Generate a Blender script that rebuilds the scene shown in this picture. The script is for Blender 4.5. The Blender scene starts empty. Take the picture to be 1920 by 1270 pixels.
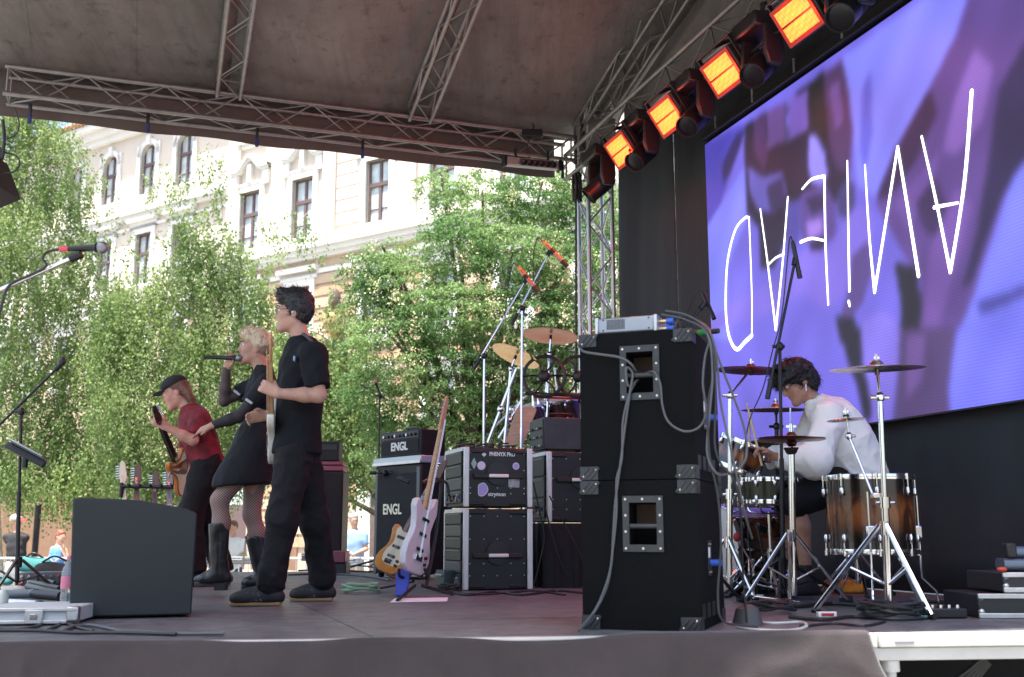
import bpy, math, random
import numpy as np
from mathutils import Vector, Matrix, Quaternion
random.seed(7); rng = np.random.default_rng(11)
V = Vector; PI = math.pi
scn = bpy.context.scene
COL = scn.collection

# ------------------------------------------------------------------ camera
FPX = 2000.0; CX = 960.0; CY = 635.0
PITCH = math.atan(365 / 2000)
CAMP = V((0, 0, 1.5))
cam_d = bpy.data.cameras.new('camera'); cam = bpy.data.objects.new('camera', cam_d); COL.objects.link(cam)
cam.location = CAMP; cam.rotation_euler = (PI / 2 + PITCH, 0, 0)
cam_d.sensor_width = 36.0; cam_d.lens = FPX / 1920 * 36; cam_d.clip_start = .05; cam_d.clip_end = 2000
cam_d.dof.use_dof = True; cam_d.dof.focus_distance = 7.6; cam_d.dof.aperture_fstop = 3.2
scn.camera = cam
# ------------------------------------------------------------------ world, sun, exposure
SUN_DIR = V((-.24, -.27, 1.25)).normalized()           # towards the sun
w = bpy.data.worlds.new('World'); scn.world = w; w.use_nodes = True
nt = w.node_tree; bg = nt.nodes['Background']
sky = nt.nodes.new('ShaderNodeTexSky'); sky.sky_type = 'NISHITA'; sky.sun_disc = False
sky.sun_elevation = math.asin(SUN_DIR.z); sky.sun_rotation = math.atan2(SUN_DIR.x, SUN_DIR.y)
sky.air_density = 1.0; sky.dust_density = 3.5; sky.ozone_density = 1.0
nt.links.new(sky.outputs[0], bg.inputs[0]); bg.inputs[1].default_value = .15
sl = bpy.data.lights.new('sun', 'SUN'); sl.energy = 5.0; sl.angle = math.radians(1.0); sl.color = (1, .95, .87)
so = bpy.data.objects.new('sun', sl); COL.objects.link(so)
so.rotation_euler = SUN_DIR.to_track_quat('Z', 'Y').to_euler(); so.location = SUN_DIR * 60
vs = scn.view_settings; vs.view_transform = 'Standard'; vs.look = 'None'; vs.gamma = 1; vs.exposure = 1.55
vs.use_curve_mapping = False
scn.render.engine = 'CYCLES'
scn.cycles.max_bounces = 7; scn.cycles.diffuse_bounces = 4; scn.cycles.glossy_bounces = 3; scn.cycles.transmission_bounces = 4
scn.cycles.use_denoising = True

# ------------------------------------------------------------------ pixel -> direction helpers (a pixel gives a direction only)
_F = V((0, math.cos(PITCH), math.sin(PITCH))); _U = V((0, -math.sin(PITCH), math.cos(PITCH)))
def ray(x, y): return _F + V((1, 0, 0)) * ((x - CX) / FPX) - _U * ((y - CY) / FPX)
STZ = 1.1                                             # stage deck height
def az(x, y, z=STZ):
    d = ray(x, y); return CAMP + d * ((z - CAMP.z) / d.z)
def ay(x, y, Y):
    d = ray(x, y); return CAMP + d * (Y / d.y)
EU = V((.948, .319, 0)).normalized(); EV = V((-EU.y, EU.x, 0)); EZ = V((0, 0, 1))
def uv(u, v, z): return EU * u + EV * v + EZ * z       # roof frame: u towards the back wall, v away from the camera side
def pln(x, y, n, c):
    d = ray(x, y); return CAMP + d * ((c - CAMP.dot(n)) / d.dot(n))
def onu(x, y, u): return pln(x, y, EU, u)
def onv(x, y, v): return pln(x, y, EV, v)
def project(P):
    d = V(P) - CAMP; w_ = d.dot(_F); return CX + FPX * d.x / w_, CY - FPX * d.dot(_U) / w_

# ------------------------------------------------------------------ materials
MATS = {}
def M(name, col, rough=.6, metal=0., var=.0, scale=8., bump=0., bscale=None, spec=.5, emis=None, estr=0., coat=0., trans=0., alpha=1., stretch=None, col2=None, sub=0., sheen=0.):
    if name in MATS: return MATS[name]
    m = bpy.data.materials.new(name); m.use_nodes = True; MATS[name] = m
    t = m.node_tree; b = t.nodes['Principled BSDF']; L = t.links.new
    b.inputs['Base Color'].default_value = (*col, 1); b.inputs['Roughness'].default_value = rough
    b.inputs['Metallic'].default_value = metal; b.inputs['Specular IOR Level'].default_value = spec
    if coat: b.inputs['Coat Weight'].default_value = coat; b.inputs['Coat Roughness'].default_value = .08
    if trans: b.inputs['Transmission Weight'].default_value = trans
    if alpha < 1: b.inputs['Alpha'].default_value = alpha
    if sheen: b.inputs['Sheen Weight'].default_value = sheen
    if emis: b.inputs['Emission Color'].default_value = (*emis, 1); b.inputs['Emission Strength'].default_value = estr
    if var or bump:
        tc = t.nodes.new('ShaderNodeTexCoord'); mp = t.nodes.new('ShaderNodeMapping'); L(tc.outputs['Object'], mp.inputs[0])
        if stretch: mp.inputs['Scale'].default_value = stretch
    if var or col2:
        n = t.nodes.new('ShaderNodeTexNoise'); n.inputs['Scale'].default_value = scale; n.inputs['Detail'].default_value = 6; n.inputs['Roughness'].default_value = .62
        L(mp.outputs[0], n.inputs['Vector'])
        r = t.nodes.new('ShaderNodeValToRGB'); r.color_ramp.elements[0].position = .3; r.color_ramp.elements[1].position = .7
        c2 = col2 or tuple(min(1, c * (1 + var)) for c in col); c1 = col if col2 else tuple(c * (1 - var) for c in col)
        r.color_ramp.elements[0].color = (*c1, 1); r.color_ramp.elements[1].color = (*c2, 1)
        L(n.outputs['Fac'], r.inputs[0]); L(r.outputs[0], b.inputs['Base Color'])
        mr = t.nodes.new('ShaderNodeMapRange'); mr.inputs['To Min'].default_value = max(.03, rough - .1); mr.inputs['To Max'].default_value = min(1, rough + .1)
        L(n.outputs['Fac'], mr.inputs[0]); L(mr.outputs[0], b.inputs['Roughness'])
    if bump:
        n2 = t.nodes.new('ShaderNodeTexNoise'); n2.inputs['Scale'].default_value = bscale or scale * 6; n2.inputs['Detail'].default_value = 4
        L(mp.outputs[0], n2.inputs['Vector'])
        bp = t.nodes.new('ShaderNodeBump'); bp.inputs['Strength'].default_value = bump; bp.inputs['Distance'].default_value = .01
        L(n2.outputs['Fac'], bp.inputs['Height']); L(bp.outputs[0], b.inputs['Normal'])
    return m

# ------------------------------------------------------------------ mesh building
def frame(d):
    d = V(d).normalized(); a = V((0, 0, 1)) if abs(d.z) < .95 else V((1, 0, 0))
    x = a.cross(d).normalized(); return x, d.cross(x), d
class MB:
    def __init__(s): s.v = []; s.f = []
    def add(s, vs_, fs):
        o = len(s.v); s.v += [tuple(p) for p in vs_]; s.f += [tuple(i + o for i in q) for q in fs]; return s
    def box(s, c, sz, R=None):
        c = V(c); h = [x / 2 for x in sz]; P = []
        for i in range(8):
            q = V((h[0] * (1 if i & 1 else -1), h[1] * (1 if i & 2 else -1), h[2] * (1 if i & 4 else -1)))
            P.append(c + (R @ q if R else q))
        return s.add(P, [(0, 2, 3, 1), (4, 5, 7, 6), (0, 1, 5, 4), (2, 6, 7, 3), (0, 4, 6, 2), (1, 3, 7, 5)])
    def cyl(s, a, b, r, r2=None, n=10, caps=True):
        a = V(a); b = V(b); r2 = r if r2 is None else r2; x, y, d = frame(b - a); P = []
        for k in range(n):
            q = x * math.cos(2 * PI * k / n) + y * math.sin(2 * PI * k / n); P += [a + q * r, b + q * r2]
        F = [(2 * k, 2 * ((k + 1) % n), 2 * ((k + 1) % n) + 1, 2 * k + 1) for k in range(n)]
        if caps: F += [tuple(2 * k for k in reversed(range(n))), tuple(2 * k + 1 for k in range(n))]
        return s.add(P, F)
    def tube(s, pts, r, n=7, sub=5, smooth=True):
        pts = [V(p) for p in pts]
        if smooth and len(pts) > 2: pts = catmull(pts, sub)
        rr = r if callable(r) else (lambda t: r)
        x, y, d = frame(pts[1] - pts[0]); P = []; m = len(pts)
        for i, p in enumerate(pts):
            d2 = (pts[min(i + 1, m - 1)] - pts[max(i - 1, 0)]).normalized()
            x = (x - d2 * x.dot(d2)).normalized(); y = d2.cross(x); q = rr(i / (m - 1))
            P += [p + (x * math.cos(2 * PI * k / n) + y * math.sin(2 * PI * k / n)) * q for k in range(n)]
        F = [(i * n + k, i * n + (k + 1) % n, (i + 1) * n + (k + 1) % n, (i + 1) * n + k) for i in range(m - 1) for k in range(n)]
        F += [tuple(reversed(range(n))), tuple((m - 1) * n + k for k in range(n))]
        return s.add(P, F)
    def lathe(s, prof, o=(0, 0, 0), ax=(0, 0, 1), n=24):
        o = V(o); x, y, d = frame(ax); P = []; m = len(prof)
        for r, z in prof:
            P += [o + d * z + (x * math.cos(2 * PI * k / n) + y * math.sin(2 * PI * k / n)) * max(r, 1e-5) for k in range(n)]
        return s.add(P, [(i * n + k, i * n + (k + 1) % n, (i + 1) * n + (k + 1) % n, (i + 1) * n + k) for i in range(m - 1) for k in range(n)])
    def torus(s, c, ax, R, r, n=28, m=7):
        c = V(c); x, y, d = frame(ax); P = []
        for i in range(n):
            e = x * math.cos(2 * PI * i / n) + y * math.sin(2 * PI * i / n)
            P += [c + e * (R + r * math.cos(2 * PI * k / m)) + d * (r * math.sin(2 * PI * k / m)) for k in range(m)]
        return s.add(P, [(i * m + k, ((i + 1) % n) * m + k, ((i + 1) % n) * m + (k + 1) % m, i * m + (k + 1) % m) for i in range(n) for k in range(m)])
    def ell(s, c, r, R=None, n=14, m=9):
        c = V(c); P = []
        for i in range(m + 1):
            t = PI * i / m
            for k in range(n):
                q = V((r[0] * math.sin(t) * math.cos(2 * PI * k / n), r[1] * math.sin(t) * math.sin(2 * PI * k / n), r[2] * math.cos(t)))
                P.append(c + (R @ q if R else q))
        return s.add(P, [(i * n + k, (i + 1) * n + k, (i + 1) * n + (k + 1) % n, i * n + (k + 1) % n) for i in range(m) for k in range(n)])
    def prism(s, poly, o, ux, uy, th):
        o = V(o); ux = V(ux); uy = V(uy); nn = ux.cross(uy).normalized(); n = len(poly)
        A = [o + ux * a + uy * b for a, b in poly]
        return s.add(A + [p + nn * th for p in A], [tuple(reversed(range(n))), tuple(range(n, 2 * n))] + [(i, (i + 1) % n, n + (i + 1) % n, n + i) for i in range(n)])
    def quad(s, *p): return s.add(p, [tuple(range(len(p)))])
    def mesh(s, name, smooth=40):
        me = bpy.data.meshes.new(name); me.from_pydata(s.v, [], s.f); me.update()
        if smooth:
            me.polygons.foreach_set('use_smooth', [True] * len(me.polygons)); me.set_sharp_from_angle(angle=math.radians(smooth))
        return me
def catmull(p, sub):
    q = [p[0] * 2 - p[1]] + list(p) + [p[-1] * 2 - p[-2]]; out = []
    for i in range(1, len(q) - 2):
        for k in range(sub):
            t = k / sub; a, b, c, d = q[i - 1], q[i], q[i + 1], q[i + 2]
            out.append(.5 * ((2 * b) + (c - a) * t + (2 * a - 5 * b + 4 * c - d) * t * t + (3 * b - a - 3 * c + d) * t ** 3))
    return out + [p[-1]]
def npmesh(name, verts, faces, smooth=False):
    """numpy verts (n,3), faces (m,k)"""
    me = bpy.data.meshes.new(name); k = faces.shape[1]; m = len(faces)
    me.vertices.add(len(verts)); me.vertices.foreach_set('co', np.ascontiguousarray(verts, dtype=np.float32).ravel())
    me.loops.add(m * k); me.loops.foreach_set('vertex_index', np.ascontiguousarray(faces, dtype=np.int32).ravel())
    me.polygons.add(m); me.polygons.foreach_set('loop_start', np.arange(0, m * k, k, dtype=np.int32))
    me.polygons.foreach_set('loop_total', np.full(m, k, dtype=np.int32))
    if smooth: me.polygons.foreach_set('use_smooth', np.ones(m, dtype=bool))
    me.update(); me.validate(); return me
def link(name, me, mat=None, parent=None, bev=0, seg=2, matrix=None):
    o = bpy.data.objects.new(name, me); COL.objects.link(o)
    if mat is not None and me is not None and not me.materials: me.materials.append(mat)
    if parent is not None: o.parent = parent
    if matrix is not None: o.matrix_local = matrix
    if bev:
        b = o.modifiers.new('bevel', 'BEVEL'); b.width = bev; b.segments = seg; b.limit_method = 'ANGLE'; b.angle_limit = math.radians(35)
    return o
def tag(o, label=None, cat=None, group=None, kind=None):
    if label: o['label'] = label
    if cat: o['category'] = cat
    if group: o['group'] = group
    if kind: o['kind'] = kind
    return o
class Thing:
    """an Empty at the thing's base; parts are given in world coordinates (wld) or local ones"""
    def __init__(s, name, label, cat, loc=(0, 0, 0), rz=0, group=None, R=None):
        s.o = bpy.data.objects.new(name, None); COL.objects.link(s.o); s.o.empty_display_size = .1
        s.m = Matrix.Translation(V(loc)) @ (R.to_4x4() if R else Matrix.Rotation(rz, 4, 'Z')); s.o.matrix_local = s.m; s.inv = s.m.inverted()
        tag(s.o, label, cat, group)
    def part(s, name, mb, mat, bev=0, wld=False, parent=None, smooth=40, seg=2):
        if wld: mb.v = [tuple(s.inv @ V(p)) for p in mb.v]
        return link(name, mb.mesh(name, smooth), mat, parent or s.o, bev, seg)
    def mesh(s, name, me, mat, wld=False, parent=None):
        if wld: me.transform(s.inv)
        return link(name, me, mat, parent or s.o)
    def W(s, p): return s.m @ V(p)
def struct(name, me, mat): return tag(link(name, me, mat), kind='structure')
_tc = {}
def text_mesh(txt, size, depth=.002, bold=0., shear=0.):
    c = bpy.data.curves.new('txt', 'FONT'); c.body = txt; c.size = size; c.extrude = depth; c.align_x = 'CENTER'; c.align_y = 'CENTER'; c.offset = bold; c.shear = shear
    o = bpy.data.objects.new('txt', c); COL.objects.link(o); dg = bpy.context.evaluated_depsgraph_get()
    me = bpy.data.meshes.new_from_object(o.evaluated_get(dg)); bpy.data.objects.remove(o); bpy.data.curves.remove(c); return me
def text_part(T, name, txt, size, o, ux, uy, mat, depth=.0015, bold=0., xs=1., shear=0., parent=None):
    """lettering lying on the plane o + ux, uy (local coordinates of T)"""
    me = text_mesh(txt, size, depth, bold, shear); ux = V(ux).normalized(); uy = V(uy).normalized(); n = ux.cross(uy)
    me.transform(Matrix((tuple((ux.x * xs, uy.x, n.x, o[0])), (ux.y * xs, uy.y, n.y, o[1]), (ux.z * xs, uy.z, n.z, o[2]), (0, 0, 0, 1))))
    return link(name, me, mat, parent or T.o)

# common materials
alu = M('aluminium', (.55, .55, .55), .42, 1., var=.12, scale=14)
chrome = M('chrome', (.78, .78, .79), .12, 1.)
blk = M('black_plastic', (.012, .012, .013), .45)
blkmat = M('black_matte', (.008, .008, .009), .75, var=.2, scale=30)
blkmetal = M('black_metal', (.018, .018, .02), .35, .3)
rubber = M('rubber_cable', (.016, .017, .018), .5)
greycable = M('grey_cable', (.075, .08, .085), .5)
whitecable = M('white_cable', (.55, .54, .5), .5)
white = M('white_paint', (.75, .75, .74), .5)
greyc = M('grey_plastic', (.16, .165, .17), .5)
# ================================================================== SETTING: ground, stage deck, roof, screen
m_ground = M('paving', (.20, .19, .175), .85, var=.22, scale=1.3, bump=.3, bscale=30)
gm = MB(); gm.quad((-400, -60, 0), (400, -60, 0), (400, 700, 0), (-400, 700, 0)); struct('ground', gm.mesh('ground', 0), m_ground)
m_lawn = M('lawn', (.09, .15, .04), .9, var=.35, scale=6, bump=.5, bscale=60)
gm = MB(); gm.quad((-30, 21, .012), (-3, 21, .012), (-3, 30, .012), (-30, 30, .012)); struct('lawn', gm.mesh('lawn', 0), m_lawn)

E0 = az(0, 1208); E1 = az(1920, 1186); SD = (E1 - E0).normalized()
def stg(a, b, z=0): return E0 + SD * a + EV * b + EZ * z
m_deck = bpy.data.materials.new('stage_deck'); m_deck.use_nodes = True; t = m_deck.node_tree; b = t.nodes['Principled BSDF']; tc = t.nodes.new('ShaderNodeTexCoord')
def tex(kind, sc, stretch=(1, 1, 1), det=6, rot=0.):
    mp = t.nodes.new('ShaderNodeMapping'); mp.inputs['Scale'].default_value = stretch; mp.inputs['Rotation'].default_value = (0, 0, rot); t.links.new(tc.outputs['Object'], mp.inputs[0])
    n = t.nodes.new(kind); n.inputs['Scale'].default_value = sc; t.links.new(mp.outputs[0], n.inputs['Vector'])
    if 'Noise' in kind: n.inputs['Detail'].default_value = det; n.inputs['Roughness'].default_value = .65
    return n.outputs[0]
def ramp(src, stops):
    r = t.nodes.new('ShaderNodeValToRGB'); e = r.color_ramp.elements
    while len(e) < len(stops): e.new(.5)
    for q, (p, c) in zip(e, stops): q.position = p; q.color = (*c, 1)
    t.links.new(src, r.inputs[0]); return r.outputs[0]
def mixc(kind, fac, a, c):
    m = t.nodes.new('ShaderNodeMix'); m.data_type = 'RGBA'; m.blend_type = kind
    if isinstance(fac, float): m.inputs[0].default_value = fac
    else: t.links.new(fac, m.inputs[0])
    for i, q in ((6, a), (7, c)):
        if isinstance(q, tuple): m.inputs[i].default_value = (*q, 1)
        else: t.links.new(q, m.inputs[i])
    return m.outputs[2]
c = ramp(tex('ShaderNodeTexNoise', 1.6), [(.3, (.098, .102, .108)), (.7, (.162, .168, .174))])
c = mixc('MULTIPLY', .8, c, ramp(tex('ShaderNodeTexNoise', 9), [(.35, (.55, .55, .55)), (.62, (1.05, 1.05, 1.05))]))
for rt_ in (.3, 1.4, 2.3):                                                      # drag marks and scuffs
    c = mixc('ADD', .8, c, ramp(tex('ShaderNodeTexNoise', 3.0, (1, 26, 1), 3, rt_), [(.66, (0, 0, 0)), (.74, (.055, .054, .052))]))
c = mixc('MULTIPLY', .9, c, ramp(tex('ShaderNodeTexNoise', 55, (1, 1, 1), 2), [(.28, (.45, .45, .45)), (.40, (1, 1, 1))]))
t.links.new(c, b.inputs['Base Color']); b.inputs['Specular IOR Level'].default_value = .4
rg = t.nodes.new('ShaderNodeMapRange'); rg.inputs['To Min'].default_value = .30; rg.inputs['To Max'].default_value = .62; t.links.new(tex('ShaderNodeTexNoise', 4), rg.inputs[0]); t.links.new(rg.outputs[0], b.inputs['Roughness'])
bp = t.nodes.new('ShaderNodeBump'); bp.inputs['Strength'].default_value = .25; bp.inputs['Distance'].default_value = .004; t.links.new(tex('ShaderNodeTexNoise', 130), bp.inputs['Height']); t.links.new(bp.outputs[0], b.inputs['Normal'])
deck = bpy.data.objects.new('stage_floor', None); COL.objects.link(deck); deck['kind'] = 'structure'
A_SEAM = [-1.9, -.62, 1.38, 3.38, 5.2, 7.2]; B_SEAM = [.03] + [1.0 * k for k in range(1, 8)] + [7.7]
for i in range(len(A_SEAM) - 1):
    for j in range(len(B_SEAM) - 1):
        g = .003; a0, a1, b0, b1 = A_SEAM[i] + g, A_SEAM[i + 1] - g, B_SEAM[j] + g, B_SEAM[j + 1] - g
        dz = random.uniform(-.0015, .0)
        mb = MB(); P = [stg(a0, b0), stg(a1, b0), stg(a1, b1), stg(a0, b1)]
        mb.add([p + EZ * dz for p in P] + [p - EZ * .04 for p in P], [(0, 1, 2, 3), (4, 7, 6, 5), (0, 4, 5, 1), (1, 5, 6, 2), (2, 6, 7, 3), (3, 7, 4, 0)])
        link('deck_panel', mb.mesh('deck_panel', 0), m_deck, deck)
# under-structure: rim beam and legs
m_rim = M('pale_rim_aluminium', (.54, .53, .49), .45, .2, var=.10, scale=5, bump=.05)
T = Thing('stage_platform_frame', 'pale aluminium stage frame with edge rail and posts under the deck', 'stage frame', stg(0, 0, -STZ))
def alongbox(a0, a1, b, z0, z1, th): # a bar along the near edge
    mb = MB(); P = [stg(a0, b, z0), stg(a1, b, z0), stg(a1, b + th, z0), stg(a0, b + th, z0)]; h = z1 - z0
    return mb.add(P + [p + EZ * h for p in P], [(0, 3, 2, 1), (4, 5, 6, 7), (0, 1, 5, 4), (1, 2, 6, 5), (2, 3, 7, 6), (3, 0, 4, 7)])
JOINT = (az(1633, 1187) - E0).dot(SD)
T.part('edge_rail', alongbox(-1.9, JOINT - .004, -.012, -.052, .004, .042), m_rim, .004, wld=True)
T.part('edge_rail', alongbox(JOINT + .004, 5.9, -.012, -.052, .004, .042), m_rim, .004, wld=True)
T.part('lower_rail', alongbox(-1.9, 5.9, .004, -.105, -.054, .05), m_rim, .004, wld=True)
LA = (az(1684, 1190) - E0).dot(SD)
T.part('rail_slot', alongbox(LA - .01, LA + .07, -.015, -.036, -.029, .003), M('slot_grey', (.2, .2, .2), .5), wld=True)
for a in (LA + .0, LA - 1.9, LA + 1.75):
    p = stg(a, .05, 0); T.part('post', MB().cyl(V((p.x, p.y, .0)), V((p.x, p.y, STZ - .105)), .028, n=14), m_rim, wld=True)
    T.part('post_collar', MB().cyl(V((p.x, p.y, STZ - .15)), V((p.x, p.y, STZ - .106)), .042, n=14), m_rim, wld=True)
for a, b in ((LA + .75, 1.2), (LA + 1.2, .5), (LA - .9, 2.4), (1., 4.), (3., 6.), (-1., 6.)):
    p = stg(a, b, 0); T.part('post', MB().cyl(V((p.x, p.y, .0)), V((p.x, p.y, STZ - .041)), .026, n=12), m_rim, wld=True)
T.part('cross_rail', alongbox(LA + .02, LA + .55, .52, -.30, -.25, .04), m_rim, .004, wld=True)
T.part('cross_rail', alongbox(LA + 1.25, LA + 2.4, .62, -.33, -.19, .04), m_rim, .004, wld=True)
for k in range(5):
    a0 = LA + .05 + .03 * k; q = [stg(a0 + .55 * t, .3 + .03 * k, -.13 - .01 * k - (.13 + .014 * k) * math.sin(PI * t)) for t in np.linspace(0, 1, 7)]
    tag(link('cable_bundle', MB().tube(q, .011).mesh('cable_bundle'), rubber), ['uppermost', 'second', 'middle', 'fourth', 'lowest'][k] + ' black cable of the bundle slung under the right stage edge', 'cable', 'black cables slung under the stage')
back = MB(); back.quad(stg(-1.9, 2.8, -STZ), stg(7, 2.8, -STZ), stg(7, 2.8, -.05), stg(-1.9, 2.8, -.05))  # black sheet placed as the dark void under the deck
tag(link('under_stage_dark', back.mesh('under_stage_dark', 0), blkmat), 'black sheet standing for the darkness under the stage deck behind the posts', 'cloth')
# skirt cloth over the near edge
m_skirt = M('skirt_cloth', (.040, .031, .032), .92, var=.30, scale=3, bump=.35, bscale=260, sheen=.2)
CL1 = (az(1604, 1187) - E0).dot(SD)
nx, nz = 460, 40; vs_ = []
_lat = np.random.default_rng(5).uniform(-1, 1, (64, 64))
def _vn(x, y):
    i, j = int(math.floor(x)), int(math.floor(y)); a, b = x - i, y - j; a = a * a * (3 - 2 * a); b = b * b * (3 - 2 * b); g = lambda p, q: _lat[p % 64, q % 64]
    return (g(i, j) * (1 - a) + g(i + 1, j) * a) * (1 - b) + (g(i, j + 1) * (1 - a) + g(i + 1, j + 1) * a) * b
def skirt(a, t):
    lift = .012 * math.sin(a * 2.1) + .008 * math.sin(a * 5.3 + 1)
    over = 1 / (1 + math.exp(-(a - 2.30) * 30))                                  # right of the cabinet foot the cloth covers the edge
    low = .010 * math.exp(-((a - 1.0) / .24) ** 4) + .011 * math.exp(-((a - 2.0) / .22) ** 4) - .006
    top = (-.001 - low) * (1 - over) + .013 * over
    end = max(0, (a - (CL1 - .22)) / .22)
    z = top - .004 + lift * .25 - t * 1.02
    out = -.022 - .035 * t - (.016 + .05 * t) * (.5 + .5 * math.sin(a * 7 + 2.2 * math.sin(a * 2.3) + t * .8)) * min(1, t * 3 + .1) - end * .012 - (.018 * end + .008 * min(1, t * 5)) * math.sin(a * 23 + 3 * math.sin(a * 4) + t * 2) * (.35 + end)
    q1 = _vn(a * 5 + t * 3, t * 4 + 7); q2 = _vn(a * 13 - t * 5, t * 9 + 3); q3 = _vn(a * 2.2 + t * 2.5, t * 2); out -= (.016 * (1 - abs(q1)) ** 2 + .006 * (1 - abs(q2)) ** 2 + .02 * q3) * min(1, t * 8 + .15)
    aa = a + .25 * end * t * 1.1 + .012 * math.sin(t * 14 + a * 3)
    return aa, out, z, over
for i in range(nx + 1):
    a = -1.9 + (CL1 + 1.9) * i / nx
    for j in range(nz + 1):
        t = (j - 3) / (nz - 3)
        if j < 3:                                                                # lip lying back on the deck
            aa, out, z, over = skirt(a, 0); k = (3 - j) / 3
            vs_.append(stg(aa, out + k * (.05 + .03 * over + .01 * math.sin(a * 11)) * over + (1 - over) * k * .008, z + .006 * math.sin(k * PI) + (.004 * over + .01 * (1 - over)) * k * math.sin(a * 9) * .4 - .006 * k * (1 - over)))
        else:
            aa, out, z, over = skirt(a, t ** 1.25); vs_.append(stg(aa, out, z))
fs_ = [(i * (nz + 1) + j, i * (nz + 1) + j + 1, (i + 1) * (nz + 1) + j + 1, (i + 1) * (nz + 1) + j) for i in range(nx) for j in range(nz)]
mb = MB(); mb.v = [tuple(p) for p in vs_]; mb.f = fs_
o = link('stage_skirt', mb.mesh('stage_skirt', 80), m_skirt); sm = o.modifiers.new('thick', 'SOLIDIFY'); sm.thickness = .004; sm.offset = 1
tag(o, 'brownish grey cloth skirt hanging over the near stage edge', 'cloth')

# ------------------------------------------------------------------ trusses
brace_me = MB().cyl((0, 0, 0), (0, 0, 1), 1, n=6, caps=False).mesh('brace')
m_truss = M('truss_aluminium', (.25, .24, .23), .5, .8, var=.18, scale=9)
brace_me.materials.append(m_truss); brace_lit = brace_me.copy(); brace_lit.materials.clear(); brace_lit.materials.append(alu)  # brighter brace copy, the column's outdoor light put into its metal
def brace(parent, inv, a, b, r=.008, me=None):
    a = inv @ V(a); b = inv @ V(b); x, y, d = frame(b - a); l = (b - a).length
    mt = Matrix.Translation(a) @ Matrix((x, y, d)).transposed().to_4x4() @ Matrix.Diagonal((r, r, l, 1))
    link('brace', me or brace_me, None, parent, matrix=mt)
def truss(name, label, P0, P1, up, w=.29, h=None, pitch=.33, group=None, r=.025, faces=(0, 1, 2, 3), flip=0, mat=None):
    P0 = V(P0); P1 = V(P1); d = (P1 - P0).normalized(); up = V(up); side = d.cross(up).normalized(); up = side.cross(d).normalized(); h = h or w
    T = Thing(name, label, 'truss', P0, group=group); L = (P1 - P0).length; n = max(2, round(L / pitch))
    if n % 2: n += 1
    c = [side * (w / 2 * a) + up * (h / 2 * b) for a, b in ((-1, 1), (1, 1), (1, -1), (-1, -1))]
    for q in c: T.part('chord', MB().cyl(P0 + q, P1 + q, r, n=12), mat or m_truss, wld=True)
    for k in faces:
        A, B = c[k], c[(k + 1) % 4]
        for i in range(n):
            s0, s1 = P0 + d * (L * i / n), P0 + d * (L * (i + 1) / n)
            if (i + k + flip) % 2: brace(T.o, T.inv, s0 + A, s1 + B, .013 if mat else .009, brace_lit if mat else None)
            else: brace(T.o, T.inv, s0 + B, s1 + A, .013 if mat else .009, brace_lit if mat else None)
    for s in (P0 + d * .03, P1 - d * .03):                                         # end frames
        for k in range(4): brace(T.o, T.inv, s + c[k], s + c[(k + 1) % 4], .012)
    return T
VF = 11.30; VN = 3.3; UB = 4.72; UFR = -1.42; ZT = 5.77; PIT = math.tan(math.radians(14.5)); VR = (VF + VN) / 2
# fit the height of the far beam to its lower chord in the photograph
zb = onv(1060, 299, VF - .145).z; ZC = zb + .145
truss('roof_truss', 'long horizontal box truss along the far side of the roof', uv(UFR - .2, VF, ZC), uv(UB - .2, VF, ZC), EZ, pitch=.40)
def rz_(v): return ZC + .16 + (VF - v if v > VR else v - VN) * PIT
for i, (u, lab) in enumerate(((.56, 'left sloping roof truss under the canopy, nearer the open stage front'), (2.66, 'right sloping roof truss under the canopy, in the red light'), (UB - .05, 'sloping roof truss above the row of stage lights at the back wall'))):
    truss('rafter_truss', lab, uv(u, VF - .10, rz_(VF - .1) + .02), uv(u, VR, rz_(VR) + .02), EZ, w=.24, h=.2, pitch=.36, group='sloping roof trusses', r=.022)
    truss('rafter_truss', ['left', 'middle', 'rear'][i] + ' sloping roof truss on the camera side of the ridge', uv(u, VR, rz_(VR) + .02), uv(u, VN + .1, rz_(VN + .1) + .02), EZ, w=.24, h=.2, pitch=.36, group='sloping roof trusses', r=.022)
# rear horizontal truss carrying the lights
UL = 4.5
zl = onu(1163, 262, UL - .1).z
ZL = zl + .17
truss('lighting_truss', 'horizontal box truss carrying the red stage lights above the screen', uv(UL, VF - .3, ZL), uv(UL, VN, ZL), EZ, w=.29, pitch=.42)
# corner columns
pc = onu(1117, 450, UB); vc = pc.dot(EV)
T = truss('truss_column', 'upright silver truss column at the far back corner of the stage', uv(UB, vc, 0), uv(UB, vc, ZC + .42), EU, w=.29, pitch=.36, mat=alu)  # paler metal than the other trusses: outdoor light put into its colour
T.part('base_plate', MB().box(uv(UB, vc, .02), (.5, .5, .03)), m_truss, .004, wld=True)
sq = MB()
for s in (-1, 1):
    sq.box(uv(UB + .2 * s, vc, ZC + .05), (.02, .34, .42)); sq.box(uv(UB, vc + .2 * s, ZC + .05), (.34, .02, .42))
T.part('sleeve_block', sq, m_truss, .004, wld=True)
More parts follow.
